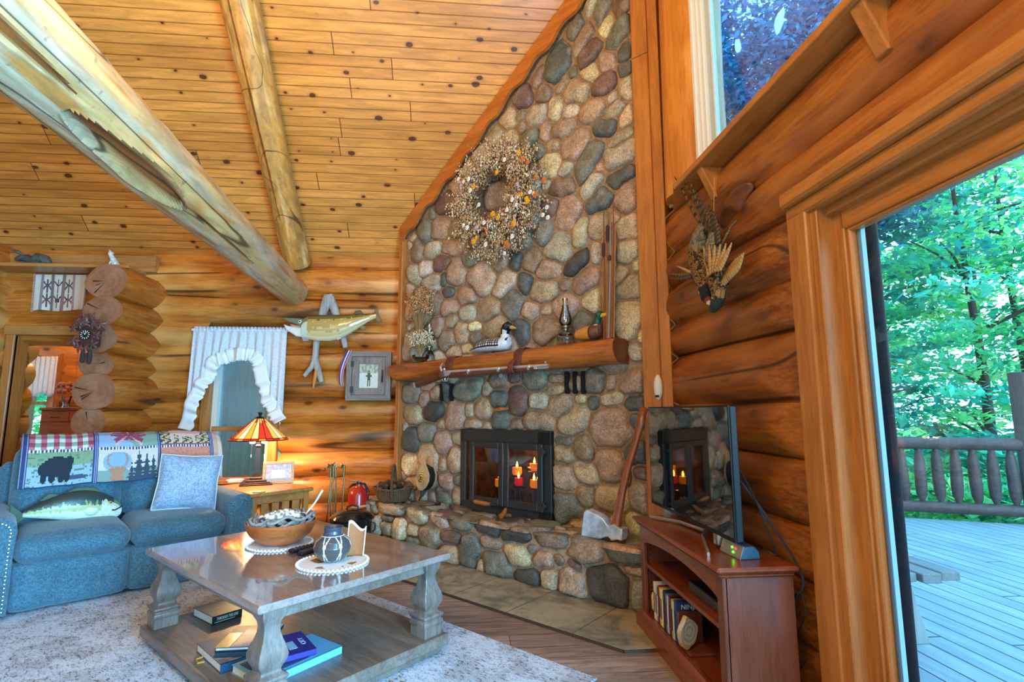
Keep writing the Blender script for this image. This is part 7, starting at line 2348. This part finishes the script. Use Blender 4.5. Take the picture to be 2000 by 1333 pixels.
for s_ in (-1, 1):
    b = MB(); y = s_ * ty * .62
    b.box(-.0, .03, y - .02, y + .02, .02, tz0 - SH + .03)
    pA, pB, pC = onZ(1270, 1014, SH), onZ(1384, 1042, SH), onZ(1386, 1088, SH)
    if s_ < 0:
        L_ = tv.location
        pts = [onZ(1384, 1088, SH) - L_, onZ(1372, 1046, SH + .02) - L_, onZ(1378, 1036, SH + .03) - L_]
        b.tube([(v.x, v.y, .008 + .008 * i) for i, v in enumerate(pts)], .011, 8, sq=.6); b.tube([(.0, y, .03), (.10, y + .05, .008)], .010, 8)
    else:
        L_ = tv.location
        pts = [onZ(1270, 1014, SH) - L_, onZ(1330, 1026, SH) - L_, onZ(1375, 1040, SH + .01) - L_]
        b.tube([(v.x, v.y, .010 + .004 * i) for i, v in enumerate(pts)], .011, 8, sq=.6)
    b.build('foot', M_FOOT, tv)
# router with lights
c = onZ(1432, 1085, SH)
rt = thing('router', 'small silver router with red and green lights at the front edge of the media stand', 'router', (c.x + .02, c.y, SH + .0005), radians(4))
b = MB(); b.prism([(-.035, 0), (.055, 0), (.05, .03), (.03, .05), (-.015, .05)], -.075, .075, ax='y'); b.build('case', mat('router_teal', '#2c5a72', .35), rt, angle=30, bevel=.004)
b = MB(); b.prism([(-.037, .002), (-.035, .0), (-.0165, .050), (-.019, .052)], -.075, .075, ax='y'); fc = b.build('face', mat('router_silver', '#9a9890', .35, .5), rt, smooth=False)
for y, f, c_, e in ((-.005, .62, 'green', '#50ff30'), (-.03, .62, 'red', '#ff2030'), (-.02, .3, 'green', '#50ff30')):
    b = MB(); b.ball((-.037 + .02 * f - .001, y, .05 * f + .003), .0055, n=8, m=6); b.build('status_light', mat('led_' + c_, e, .4, emit=e, estr=4), rt)
# player on the middle shelf
pl = thing('disc_player', 'slim black disc player lying on the middle shelf of the media stand', 'player', (ox + .02, SY0 + .29, .3555))
b = MB(); b.box(-.10, .10, -.19, .19, 0, .045, bev=.004); b.build('case', M_BLACK, pl, angle=30)
b = MB(); b.box(-.102, -.099, -.185, .185, .004, .042); b.build('front_panel', mat('player_grey', '#4a4844', .35, .4), pl, smooth=False)
# disc cases on the bottom shelf
dcols = ['#d8d4c8', '#e6e2d8', '#b9b4a6', '#3a3e46', '#8d2a24', '#c8b048', '#e3ddc8', '#d0b23c', '#232a44', '#1c3a5c', '#6a8ab0', '#c2bcb0', '#7a2c50', '#20242c', '#c9a23c', '#d9d4cc', '#2c4c80']
dnm = ['white', 'cream', 'grey', 'dark grey', 'red', 'mustard', 'ivory', 'yellow', 'navy', 'deep blue', 'pale blue', 'stone grey', 'plum', 'black', 'gold', 'off white', 'bright blue']
y = SY1 - .13
for k, c_ in enumerate(dcols):
    th = .0145 + .002 * (k % 3)
    y -= th + .0012
    hgt = .19 - .004 * ((k * 5) % 4)
    o = thing('disc_case', '', 'disc case', (SX0 + .085, y + th / 2, .0955), 0, 'disc cases on the bottom shelf')
    nxt = dnm[k - 1] if k else 'pale rock'
    o['label'] = '%s spined disc case just nearer than the %s one in the upright row' % (dnm[k], nxt) if k else 'white spined disc case next to the pale rock, farthest in the row'
    b = MB(); b.box(-.065, .065, -th / 2, th / 2, 0, hgt, bev=.0015); b.build('case', mat('disc_' + c_[1:], c_, .35), o, angle=30)
    b = MB(); b.box(-.0662, -.0652, -th * .3, th * .3, hgt * .2, hgt * .75); b.build('spine_print', mat('spine_print_%d' % (k % 4), ('#2a2a30', '#8a2030', '#204060', '#d8d8d0')[k % 4], .5), o, smooth=False)
yl = y
o = thing('disc_case', 'blue fronted disc case with pale title, face out at the end of the row', 'disc case', (SX0 + .085, yl - .012, .0955))
b = MB(); b.box(-.065, .065, -.008, .008, 0, .19, bev=.0015); b.build('case', mat('disc_blue_front', '#1d3c66', .35), o, angle=30)
textobj('NINJA', .032, T(0, -.0085, .165) @ RX90, M_INK, o); b = MB(); b.box(-.06, .06, -.0088, -.0082, .01, .13); b.build('front_print', mat('front_print', '#5a4a3c', .5), o, smooth=False)
# wood block, agate slice on its stand, pale rock
yw = yl - .028
o = thing('bookend', 'brown wooden bookend holding the row of disc cases upright', 'bookend', (SX0 + .08, yw, .0955))
b = MB(); b.box(-.06, .06, -.006, .006, 0, .15, bev=.003); b.build('upright', M_CABZ, o, angle=30); b = MB(); b.box(-.06, .06, -.13, .0, 0, .012, bev=.003); b.build('base_plate', M_CABZ, o, angle=30)
o = thing('agate_slice', 'polished pale grey agate slice standing on the bottom shelf', 'stone', (SX0 + .035, yw - .075, .1085), radians(25))
b = MB(); rg = random.Random(4); pts = [((.052 + .007 * sin(2 * a + 1) + .003 * sin(5 * a)) * cos(a), .075 + (.068 + .008 * sin(3 * a + 2) + .003 * cos(7 * a)) * sin(a)) for a in [2 * pi * k / 28 for k in range(28)]]
zmin = min(p[1] for p in pts); pts = [(p[0], p[1] - zmin) for p in pts]
def agm():
    m, nt, bs = _new('agate')
    oc = objco(nt); v = mapping(nt, oc, loc=(.0, 0, -.08))
    ln = N(nt, 'VectorMath', operation='LENGTH'); nt.links.new(v, ln.inputs[0])
    d = math_(nt, 'ADD', ln.outputs['Value'], math_(nt, 'MULTIPLY', noise(nt, oc, 18, 3), .03))
    w = math_(nt, 'SINE', math_(nt, 'MULTIPLY', d, 300))
    c = mix(nt, lin('#a9a59c'), lin('#c9c3b6'), smooth_(nt, w, -.9, .9)); c = mix(nt, c, lin('#c0a070'), smooth_(nt, d, .065, .085))
    nt.links.new(c, bs.inputs['Base Color']); bs.inputs['Roughness'].default_value = .2; return m
b.prism(pts, -.012, .012, ax='y'); b.build('slice', agm(), o, angle=30, bevel=.003)
o = thing('pale_rock', 'rough pale yellow rock propping the far end of the disc cases', 'stone', (SX0 + .06, SY1 - .098, .0955))
b = MB(); b.ball((0, 0, .075), (.04, .03, .075), n=14, m=10)
b.v = [(x + .012 * mnoise.noise(Vector((x * 40, y_ * 40, z * 40))), y_ + .008 * mnoise.noise(Vector((x * 35, y_ * 35, z * 35 + 9))), max(0, z + .01 * mnoise.noise(Vector((x * 30 + 4, y_ * 30, z * 30))))) for x, y_, z in b.v]
b.build('rock', mat('pale_rock', '#c9b078', .8, noise_s=50, noise_a=.3), o, angle=180)
# cables behind the stand
def cable(name, label, px, X, r=.0045, col='#1c2026'):
    P_ = [onX(x, y, X_) for (x, y), X_ in zip(px, X)]
    o = thing(name, label, 'cable', P_[0])
    # smooth through the points
    pts = []
    for i in range(len(P_) - 1):
        a, c = P_[i], P_[i + 1]; pa, nc = P_[max(i - 1, 0)], P_[min(i + 2, len(P_) - 1)]
        for k in range(6):
            t = k / 6; pts.append(((2 * a) + (c - pa) * t + (2 * pa - 5 * a + 4 * c - nc) * t * t + (3 * a - pa - 3 * c + nc) * t ** 3) * .5)
    pts.append(P_[-1])
    b = MB(); b.tube([p - P_[0] for p in pts], r, 6); b.build('lead', mat('cable_' + col[1:], col, .5), o)
cable('power_cable', 'dark cable curving from behind the television down past the stand', [(1437, 930), (1480, 985), (1530, 1060), (1565, 1120), (1568, 1150), (1555, 1170), (1545, 1210), (1538, 1260), (1552, 1300), (1548, 1322), (1530, 1318)], [1.15, 1.2, 1.28, 1.31, 1.31, 1.31, 1.31, 1.31, 1.31, 1.31, 1.31], .005, '#222c3a')
cable('signal_cable', 'thin dark cable crossing down from the television to the stand top', [(1435, 905), (1462, 950), (1490, 1010), (1515, 1080), (1500, 1078), (1480, 1074), (1466, 1082)], [1.15, 1.18, 1.2, 1.24, 1.22, 1.2, 1.18], .004, '#14161a')
cable('thin_cable', 'thin black cable looping against the logs behind the stand', [(1530, 1125), (1545, 1160), (1566, 1165), (1572, 1200), (1560, 1235), (1548, 1270), (1558, 1310), (1575, 1290)], [1.31] * 8, .003, '#101216')
c = floc(onC(1285, 757, CF - .07 * sqrt(2)))
o = thing('wall_sensor', 'white oval sensor on the wooden post beside the chimney', 'sensor', FM @ Vector((c.x, -.0655, c.z)), FR)
b = MB(); b.ball((0, -.0, 0), (.030, .026, .085), n=18, m=14); b.build('case', mat('sensor_white', '#e3ded0', .4), o)
b = MB(); b.box(-.014, .014, -.024, -.018, -.066, -.052, bev=.003); b.build('button', M_BLACK, o)

# ------------------------------------------------------------------ pair of hanging pheasants
XP = 1.27
def hp_(x, y, X=XP): return onX(x, y, X)
def bird(name, label, origin, parts):
    o = thing(name, label, 'bird mount', hp_(*origin)); L_ = o.location
    for nm, kind, data in parts:
        b = MB()
        if kind == 'tube':
            pts, rad, cf, X = data
            P_ = [hp_(x, y, X) - L_ for x, y in pts]
            tubeg(b, P_, rad, cf)
            b.build(nm, VC, o, angle=180)
        elif kind == 'feathers':
            for (pts, w, c1, c2, X) in data:
                P_ = [hp_(x, y, X + .006 * k) - L_ for k, (x, y) in enumerate(pts)]
                K = 26; vs = []; fs = []; cs = []
                for i in range(K + 1):
                    s = i / K * (len(P_) - 1); j = min(int(s), len(P_) - 2); p = P_[j].lerp(P_[j + 1], s - j)
                    d = (P_[j + 1] - P_[j]).normalized(); sd = d.cross(Vector((1, 0, 0))).normalized()
                    ww = w * (1 - (i / K) ** 2.5 * .92)
                    vs += [p - sd * ww, p + Vector((-.005, 0, 0)), p + sd * ww]
                    if i < K:
                        fs += [(3 * i, 3 * i + 1, 3 * i + 4, 3 * i + 3), (3 * i + 1, 3 * i + 2, 3 * i + 5, 3 * i + 4)]
                        c = lin(c1) if (i % 3 or c1 == c2) else lin(c2); cs += [jit(c, .1)] * 2
                b.add(vs, fs, cols=cs)
            b.build(nm, VC, o, angle=180, solid=.003)
    return o
def tubeg(b, P_, rads, colf, nu=100, nv=44):
    def f(u, v):
        s = u * (len(P_) - 1); i = min(int(s), len(P_) - 2); t = s - i; t2 = t * t * (3 - 2 * t)
        c = P_[i].lerp(P_[i + 1], t); r = rads[i] * (1 - t2) + rads[i + 1] * t2
        d = (P_[i + 1] - P_[i]).normalized(); sd = Vector((1, 0, 0)); up = d.cross(sd).normalized(); sd = up.cross(d).normalized()
        w = 1 + .06 * mnoise.noise(Vector((u * 12, v * 9, 3)))
        return c + (sd * cos(2 * pi * v) * .75 + up * sin(2 * pi * v)) * r * w
    b.grid(f, nu, nv, colf)
    for e, fl_ in ((0, 1), (1, 0)):
        ring = [f(e, k / nv) for k in range(nv)]; b.add(ring, [tuple(range(nv)) if fl_ else tuple(range(nv - 1, -1, -1))], cols=[colf(e, 0)])
def ph(u, v, s=0):
    n_ = mnoise.noise(Vector((u * 34, cos(2 * pi * v) * 4, sin(2 * pi * v) * 4 + s)))
    if u > .86: return lin('#16242c')
    if u > .80: return lin('#d8d4cc') if n_ > -.3 else lin('#3a2418')
    if u < .3: return lin('#5a5648') if n_ > .0 else lin('#7d7358')
    return lin('#6a4826') if n_ > .12 else (lin('#2c1e14') if n_ < -.12 else lin('#94703c'))
bird('pheasant_mount', 'hanging pheasant nearer the chimney with long barred tail upwards', (1372, 470), [
    ('body', 'tube', ([(1372, 440), (1366, 465), (1362, 490), (1364, 515), (1368, 540), (1372, 556), (1376, 572), (1381, 586)], [.03, .055, .065, .062, .052, .04, .034, .022], lambda u, v: ph(u, v), XP)),
    ('head', 'tube', ([(1374, 562), (1379, 578), (1383, 588), (1386, 596)], [.036, .036, .024, .006], lambda u, v: lin('#131c28') if u < .6 else lin('#8a2a20') if u < .8 else lin('#cfc4a8'), XP)),
    ('tail_feather', 'feathers', [([(1378, 455), (1352, 410), (1335, 375), (1318, 345)], .012, '#6a5638', '#1e1812', XP), ([(1384, 455), (1365, 410), (1348, 375), (1331, 348)], .013, '#5d4a30', '#1e1812', XP - .01), ([(1390, 458), (1374, 420), (1358, 385), (1348, 352)], .016, '#6a5638', '#201a12', XP - .015), ([(1394, 460), (1380, 425), (1368, 398), (1359, 372)], .020, '#5a4830', '#241c14', XP - .02), ([(1398, 465), (1388, 435), (1376, 405)], .022, '#63503a', '#2a2018', XP - .022)]),
    ('wing', 'feathers', [([(1350, 535), (1330, 538), (1304, 536)], .012, '#7d6644', '#4a3a24', XP), ([(1352, 540), (1334, 545), (1308, 545)], .013, '#6a5434', '#33261a', XP), ([(1352, 534), (1335, 526), (1322, 520)], .010, '#b59a6c', '#b59a6c', XP)]),
])
bird('pheasant_mount', 'hanging pheasant nearer the glass door with spread tan wings', (1405, 500), [
    ('body', 'tube', ([(1395, 455), (1393, 480), (1394, 505), (1399, 530), (1404, 555), (1405, 572), (1400, 588), (1394, 604)], [.03, .05, .06, .065, .06, .05, .034, .022], lambda u, v: ph(u, v, 5), XP - .03)),
    ('head', 'tube', ([(1408, 576), (1400, 590), (1393, 602), (1387, 609)], [.036, .038, .026, .007], lambda u, v: lin('#2a3430') if u < .7 else lin('#4a4438'), XP - .03)),
    ('wing', 'feathers', [([(1385 + 4 * k, 540 - 3 * k), (1378 + 8 * k, 510 - 2 * k), (1375 + 11 * k, 482 - 1.5 * k)], .022, '#b5935c', '#a07c48', XP - .075 - .003 * k) for k in range(6)] + [([(1412 + 3 * k, 555 - 4 * k), (1422 + 5 * k, 530 - 2 * k), (1438 + 4 * k, 506 - 3 * k)], .022, '#b08c55', '#9a7644', XP - .06 - .003 * k) for k in range(5)]),
    ('tail_feather', 'feathers', [([(1400, 478), (1394, 440), (1385, 400)], .026, '#4f4030', '#1e1812', XP - .04), ([(1404, 478), (1400, 445), (1393, 412)], .024, '#5a4830', '#241c14', XP - .045)]),
    ('leg', 'feathers', [([(1408, 480), (1418, 462), (1430, 440)], .007, '#7d7058', '#5a5040', XP - .03), ([(1430, 440), (1440, 430)], .005, '#6a604c', '#6a604c', XP - .03)]),
])
b = MB(); p0, p1 = hp_(1395, 346, 1.30), hp_(1394, 420, 1.29); b.tube([p0, p1], .0025, 5)
o = b.build('hanging_cord', mat('cord_tan', '#b58a4c', .8)); tag(o, 'thin tan cord hanging from the window shelf above the pheasants', 'cord')

# ------------------------------------------------------------------ bird silhouettes stuck on the upper pane
M_DECAL = mat('pale_decal', '#e6f0f4', .6)
_nt = M_DECAL.node_tree; _tl = N(_nt, 'BsdfTranslucent'); _tl.inputs[0].default_value = (.85, .95, 1, 1); _ms = N(_nt, 'MixShader'); _ms.inputs[0].default_value = .8
_nt.links.new(_nt.nodes['Principled BSDF'].outputs[0], _ms.inputs[1]); _nt.links.new(_tl.outputs[0], _ms.inputs[2]); _nt.links.new(_ms.outputs[0], _nt.nodes['Material Output'].inputs[0])
def pane(x, y): return onX(x, y, 1.481)
for (nm, lab, pts) in (('window_decal', 'larger fan shaped pale bird decal on the upper window', [(1531, 13), (1533, 25), (1530, 35), (1536, 37), (1538, 40), (1531, 42), (1527, 52), (1522, 64), (1517, 69), (1514, 62), (1512, 50), (1514, 38), (1520, 25)]),
                       ('window_decal', 'smaller oval pale bird decal low on the upper window', [(1437, 77), (1444, 76), (1446, 84), (1448, 94), (1445, 101), (1440, 104), (1436, 98), (1435, 86)])):
    P_ = [pane(x, y) for x, y in pts]; c = sum(P_, Vector()) / len(P_)
    o = thing(nm, lab, 'decal', c)
    b = MB(); n = len(P_); b.add([p - c for p in P_], [tuple(range(n))]); b.build('film', M_DECAL, o, smooth=False, solid=.002)
# ------------------------------------------------------------------ deck, railing, bench and trees beyond the glass
ZD_ = -.10
def deck_mat():
    m, nt, bs = _new('deck_boards')
    oc = objco(nt); sp = N(nt, 'SeparateXYZ'); nt.links.new(oc, sp.inputs[0])
    bcol, joint = boards(nt, sp.outputs[1], sp.outputs[0], .145, 3.6, (.36, .47, .53), (.27, .38, .45), .006)
    fr = math_(nt, 'FRACT', math_(nt, 'DIVIDE', sp.outputs[0], .145))
    seam = smooth_(nt, math_(nt, 'ABSOLUTE', math_(nt, 'SUBTRACT', fr, .5)), .452, .472)
    f = noise(nt, mapping(nt, oc, (1, .1, 1)), 20, 4)
    c = mix(nt, bcol, smooth_(nt, f, .3, .7, .82, 1.15), 1.0, 'MULTIPLY')
    c = mix(nt, c, (.03, .05, .07), math_(nt, 'MAXIMUM', seam, joint))
    nt.links.new(c, bs.inputs['Base Color']); bs.inputs['Roughness'].default_value = .6
    return m
E0 = Vector((5.242, 6.256, 0)); ED = Vector((1.156, -.56, 0)).normalized(); EN = Vector((ED.y, -ED.x, 0))
def onV(px, py): d = ray(px, py); t = (E0 - CP).dot(EN) / d.dot(EN); return CP + d * t
b = MB(); b.prism([(1.63, -4), (10.5, -4), (10.5, E0.y + ED.y * (10.5 - E0.x) / ED.x), (1.63, E0.y + ED.y * (1.63 - E0.x) / ED.x)], ZD_ - .04, ZD_)
o = b.build('deck_floor', deck_mat(), smooth=False); struct(o)
b = MB(); b.box(-40, 60, -30, 80, -1.6, -1.5)
o = b.build('ground', mat('forest_floor', '#4f7a4a', .95, noise_s=1.2, noise_a=.4)); struct(o)
ra = onV(1860, 863)
rail = thing('deck_railing', 'dark log railing with turned balusters along the far deck edge', 'railing', (ra.x, ra.y, ZD_))
RL = rail.location
M_RAILW = wood('rail_log', '#6a5550', '#4a3834', 'x', 1.5, .6, .6); 
zt_, zb_ = onV(1870, 868).z, onV(1870, 992).z
def along(s, z): p = Vector((ra.x, ra.y, 0)) + ED * s; return Vector((p.x, p.y, z)) - RL
b = MB(); b.tube([along(-6, zt_), along(-2, zt_ + .01), along(3.2, zt_)], .075, 14); b.build('top_rail', M_RAILW, rail)
b = MB(); b.tube([along(-6, zb_), along(-2, zb_ - .01), along(3.2, zb_)], .068, 14); b.build('bottom_rail', M_RAILW, rail)
s0 = (onV(1763, 925) - ra).dot(ED); s1_ = (onV(1978, 925) - ra).dot(ED)
st = (s1_ - s0) / 6
for k in range(-12, 10):
    s = s0 + st * k
    if s > 3.1: continue
    b = MB(); zz = [zb_ + (zt_ - zb_) * t for t in (0, .10, .18, .35, .55, .75, .88, 1)]
    b.tube([along(s + .004 * sin(k * 3 + q), z) for q, z in enumerate(zz)], [.028, .03, .055, .062, .06, .054, .034, .028], 10); b.build('baluster', M_RAILW, rail)
for s in (-5.2, (onV(1996, 800) - ra).dot(ED) + .02):
    b = MB(); b.tube([along(s, ZD_), along(s, onV(1996, 728).z)], .11, 16); b.build('post', wood('rail_post', '#6a5550', '#4a3834', 'z', 1.5, .6, .6), rail, angle=50)
# bench
zb2 = .35
pA = onZ(1768, 1121, zb2); pB = onZ(1864, 1113, zb2)
bn = thing('deck_bench', 'grey slatted picnic bench end standing on the deck', 'bench', ((pA.x + pB.x) / 2, pA.y, ZD_))
BL_ = bn.location
M_BN = wood('bench_grey', '#8f989a', '#6f787c', 'y', 1, .4, .7); M_BNZ = wood('bench_grey_leg', '#a3b0b2', '#828c90', 'z', 1, .4, .7)
w0 = -.34; sw = (pB.x - BL_.x - w0) / 4
for k in range(4):
    b = MB(); x = w0 + k * sw; b.box(x + .008, x + sw - .008, -.02 + .02 * (k % 2), 1.6, zb2 - ZD_ - .045, zb2 - ZD_, bev=.004); b.build('slat', M_BN, bn, angle=30)
for y in (.22, 1.35):
    b = MB(); b.box(w0 + .03, w0 + 4 * sw - .14, y - .045, y, zb2 - ZD_ - .14, zb2 - ZD_ - .046, bev=.004); b.build('cross_bearer', M_BNZ, bn, angle=30)
    for s_ in (0, 1):
        b = MB(); xt = w0 + .10 + s_ * .16; xb_ = w0 - .02 + s_ * .36
        b.prism([(xt, zb2 - ZD_ - .10), (xt + .13, zb2 - ZD_ - .10), (xb_ + .14, 0.001), (xb_, 0.001)], y, y + .05, ax='y'); b.build('leg', M_BNZ, bn, smooth=False, bevel=.004)

def leaf_mat(name, c1, c2):
    m, nt, bs = _new(name)
    a = N(nt, 'Attribute', attribute_name='Col')
    nt.links.new(a.outputs['Color'], bs.inputs['Base Color']); bs.inputs['Roughness'].default_value = .55
    tl = N(nt, 'BsdfTranslucent'); nt.links.new(mix(nt, a.outputs['Color'], (.95, 1.25, 1.1), 1.0, 'MULTIPLY'), tl.inputs[0])
    ms = N(nt, 'MixShader'); ms.inputs[0].default_value = .5
    nt.links.new(bs.outputs[0], ms.inputs[1]); nt.links.new(tl.outputs[0], ms.inputs[2]); nt.links.new(ms.outputs[0], nt.nodes['Material Output'].inputs[0])
    return m
M_LEAF = leaf_mat('leaves', 0, 0)
M_BARK = wood('bark', '#4a4440', '#2c2826', 'z', 3, 0, .9, bump_s=.6)
PAL_A = ['#22a898', '#38baa8', '#50ccb2', '#188e86', '#74dcc4', '#249ea0']
PAL_B = ['#84dc9c', '#62cf9a', '#a0e8a8', '#44b894', '#bcefac']
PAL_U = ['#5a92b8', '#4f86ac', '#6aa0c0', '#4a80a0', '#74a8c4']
PAL_D = ['#1c5a50', '#22685c', '#2c7a66', '#184c48', '#31806a']
def tree(loc, h, crown, n, pal, seed, label, cat='tree', z0=1.0, lean=(0, 0), leaf=.11, trunk=.12, name='broadleaf_tree', layers=None):
    r = random.Random(seed)
    o = thing(name, label, cat, (loc[0], loc[1], -1.5))
    if trunk:
        b = MB(); pts = [(lean[0] * t + .12 * sin(t * 5 + seed), lean[1] * t + .1 * cos(t * 4 + seed), h * t) for t in [k / 8 for k in range(9)]]
        b.tube(pts, [trunk * (1 - .8 * k / 8) for k in range(9)], 9); b.build('trunk', M_BARK, o)
        for k in range(9):
            t = .3 + .07 * k; a = r.uniform(0, 6.28); i = int(t * 8); p = Vector(pts[i])
            L_ = crown * r.uniform(.5, .95)
            b = MB(); b.tube([p, p + Vector((cos(a) * L_ * .5, sin(a) * L_ * .5, L_ * .25)), p + Vector((cos(a) * L_, sin(a) * L_, L_ * .35))], [trunk * .32, trunk * .2, .008], 6); b.build('branch', M_BARK, o)
    b = MB(); vs = []; fs = []; cs = []
    # sprays: flat tiers of leaves
    ns = max(6, n // 60)
    for s in range(ns):
        z = z0 + (h * 1.05 - z0) * r.random(); f = (z - z0) / (h * 1.05 - z0)
        R_ = crown * (.35 + .65 * sin(pi * min(1, .15 + .8 * f)))
        a = r.uniform(0, 6.28); q = R_ * sqrt(r.random())
        c = Vector((lean[0] * z / h + q * cos(a), lean[1] * z / h + q * sin(a), z))
        ext = r.uniform(.35, .8); col = lin(r.choice(pal))
        for _ in range(60):
            p = c + Vector((r.gauss(0, ext * .5), r.gauss(0, ext * .5), r.gauss(0, ext * .14)))
            u_ = Vector((r.uniform(-1, 1), r.uniform(-1, 1), r.uniform(-.5, .5))).normalized(); w = Vector((r.uniform(-.6, .6), r.uniform(-.6, .6), 1)).cross(u_)
            if w.length < 1e-3: continue
            w.normalize(); L_ = leaf * r.uniform(.6, 1.3)
            k = len(vs); vs += [p - u_ * L_, p - w * L_ * .5, p + u_ * L_, p + w * L_ * .5]; fs.append((k, k + 1, k + 2, k + 3)); cs.append(jit(col, .3))
    b.add(vs, fs, cols=cs)
    q = b.build('foliage', M_LEAF, o, smooth=False); q['kind'] = 'stuff'
    return o
TREES = [((7.6, 9.2), 7.5, 2.0, 6800, PAL_A, 'slim leafy tree straight beyond the deck railing, left in the door glass'),
         ((10.2, 9.6), 8.5, 2.3, 7400, PAL_B, 'bright yellow green tree beyond the railing, right in the door glass'),
         ((12.4, 10.6), 9.0, 2.6, 7400, PAL_A, 'leafy tree standing farthest right beyond the deck'),
         ((9.2, 12.6), 9.5, 2.8, 7400, PAL_A, 'tall green tree in the second row beyond the deck'),
         ((12.6, 14.6), 10.5, 3.2, 8000, PAL_B, 'wide pale green tree in the rear row of the wood'),
         ((16.6, 15.4), 10.5, 3.4, 8000, PAL_A, 'wide teal green tree at the rear right of the wood'),
         ((14.4, 19.5), 12, 4.2, 8600, PAL_B, 'tallest light green tree far behind the others in the wood')]
for k, (l, h, c, n, pal, lab) in enumerate(TREES): tree(l, h, c, n, pal, 50 + k, lab, leaf=.10 + .012 * (k // 3))
tree((5.0, 10.0), 10.5, 2.4, 30000, PAL_U, 71, 'dense tree left of the railing, added to darken the view behind the upper window', leaf=.075, trunk=.18, z0=2)  # this and the next: blue-leaved trees added to block sky behind the upper pane
tree((7.0, 9.2), 10.5, 2.2, 26000, PAL_U, 72, 'dense tree right of the first, added to darken the view behind the upper window', leaf=.075, trunk=.16, z0=6.0)
for k, (x, y, lab) in enumerate(((6.6, 7.3, 'low bright shrub under the railing at its left'), (8.4, 7.2, 'low shrub under the railing in the middle of the door glass'), (10.2, 6.6, 'low shrub under the railing at its right end'), (9.0, 9.3, 'rounded shrub in the second row behind the railing'))):
    tree((x, y), 2.3, 1.2, 2600, PAL_B if k % 2 == 0 else PAL_A, 80 + k, lab, 'shrub', z0=.1, leaf=.09, trunk=0, name='woodland_shrub')
for k, (x, y) in enumerate(((-1.6, 10.5), (-3.6, 11.5), (-7.0, 10.6))):
    tree((x, y), 6.5, 1.9, 3200, PAL_A if k else PAL_D, 90 + k, ('dark leafy tree outside behind the lace curtained window', 'leafy tree outside left of the lace curtained window', 'bright leafy tree outside the narrow hall window')[k], z0=.3, leaf=.13)
tree((-6.5, 9.2), 4.0, 1.1, 5200, PAL_B, 97, 'bright shrub filling the narrow hall window', 'shrub', z0=.2, leaf=.07, trunk=0, name='woodland_shrub')
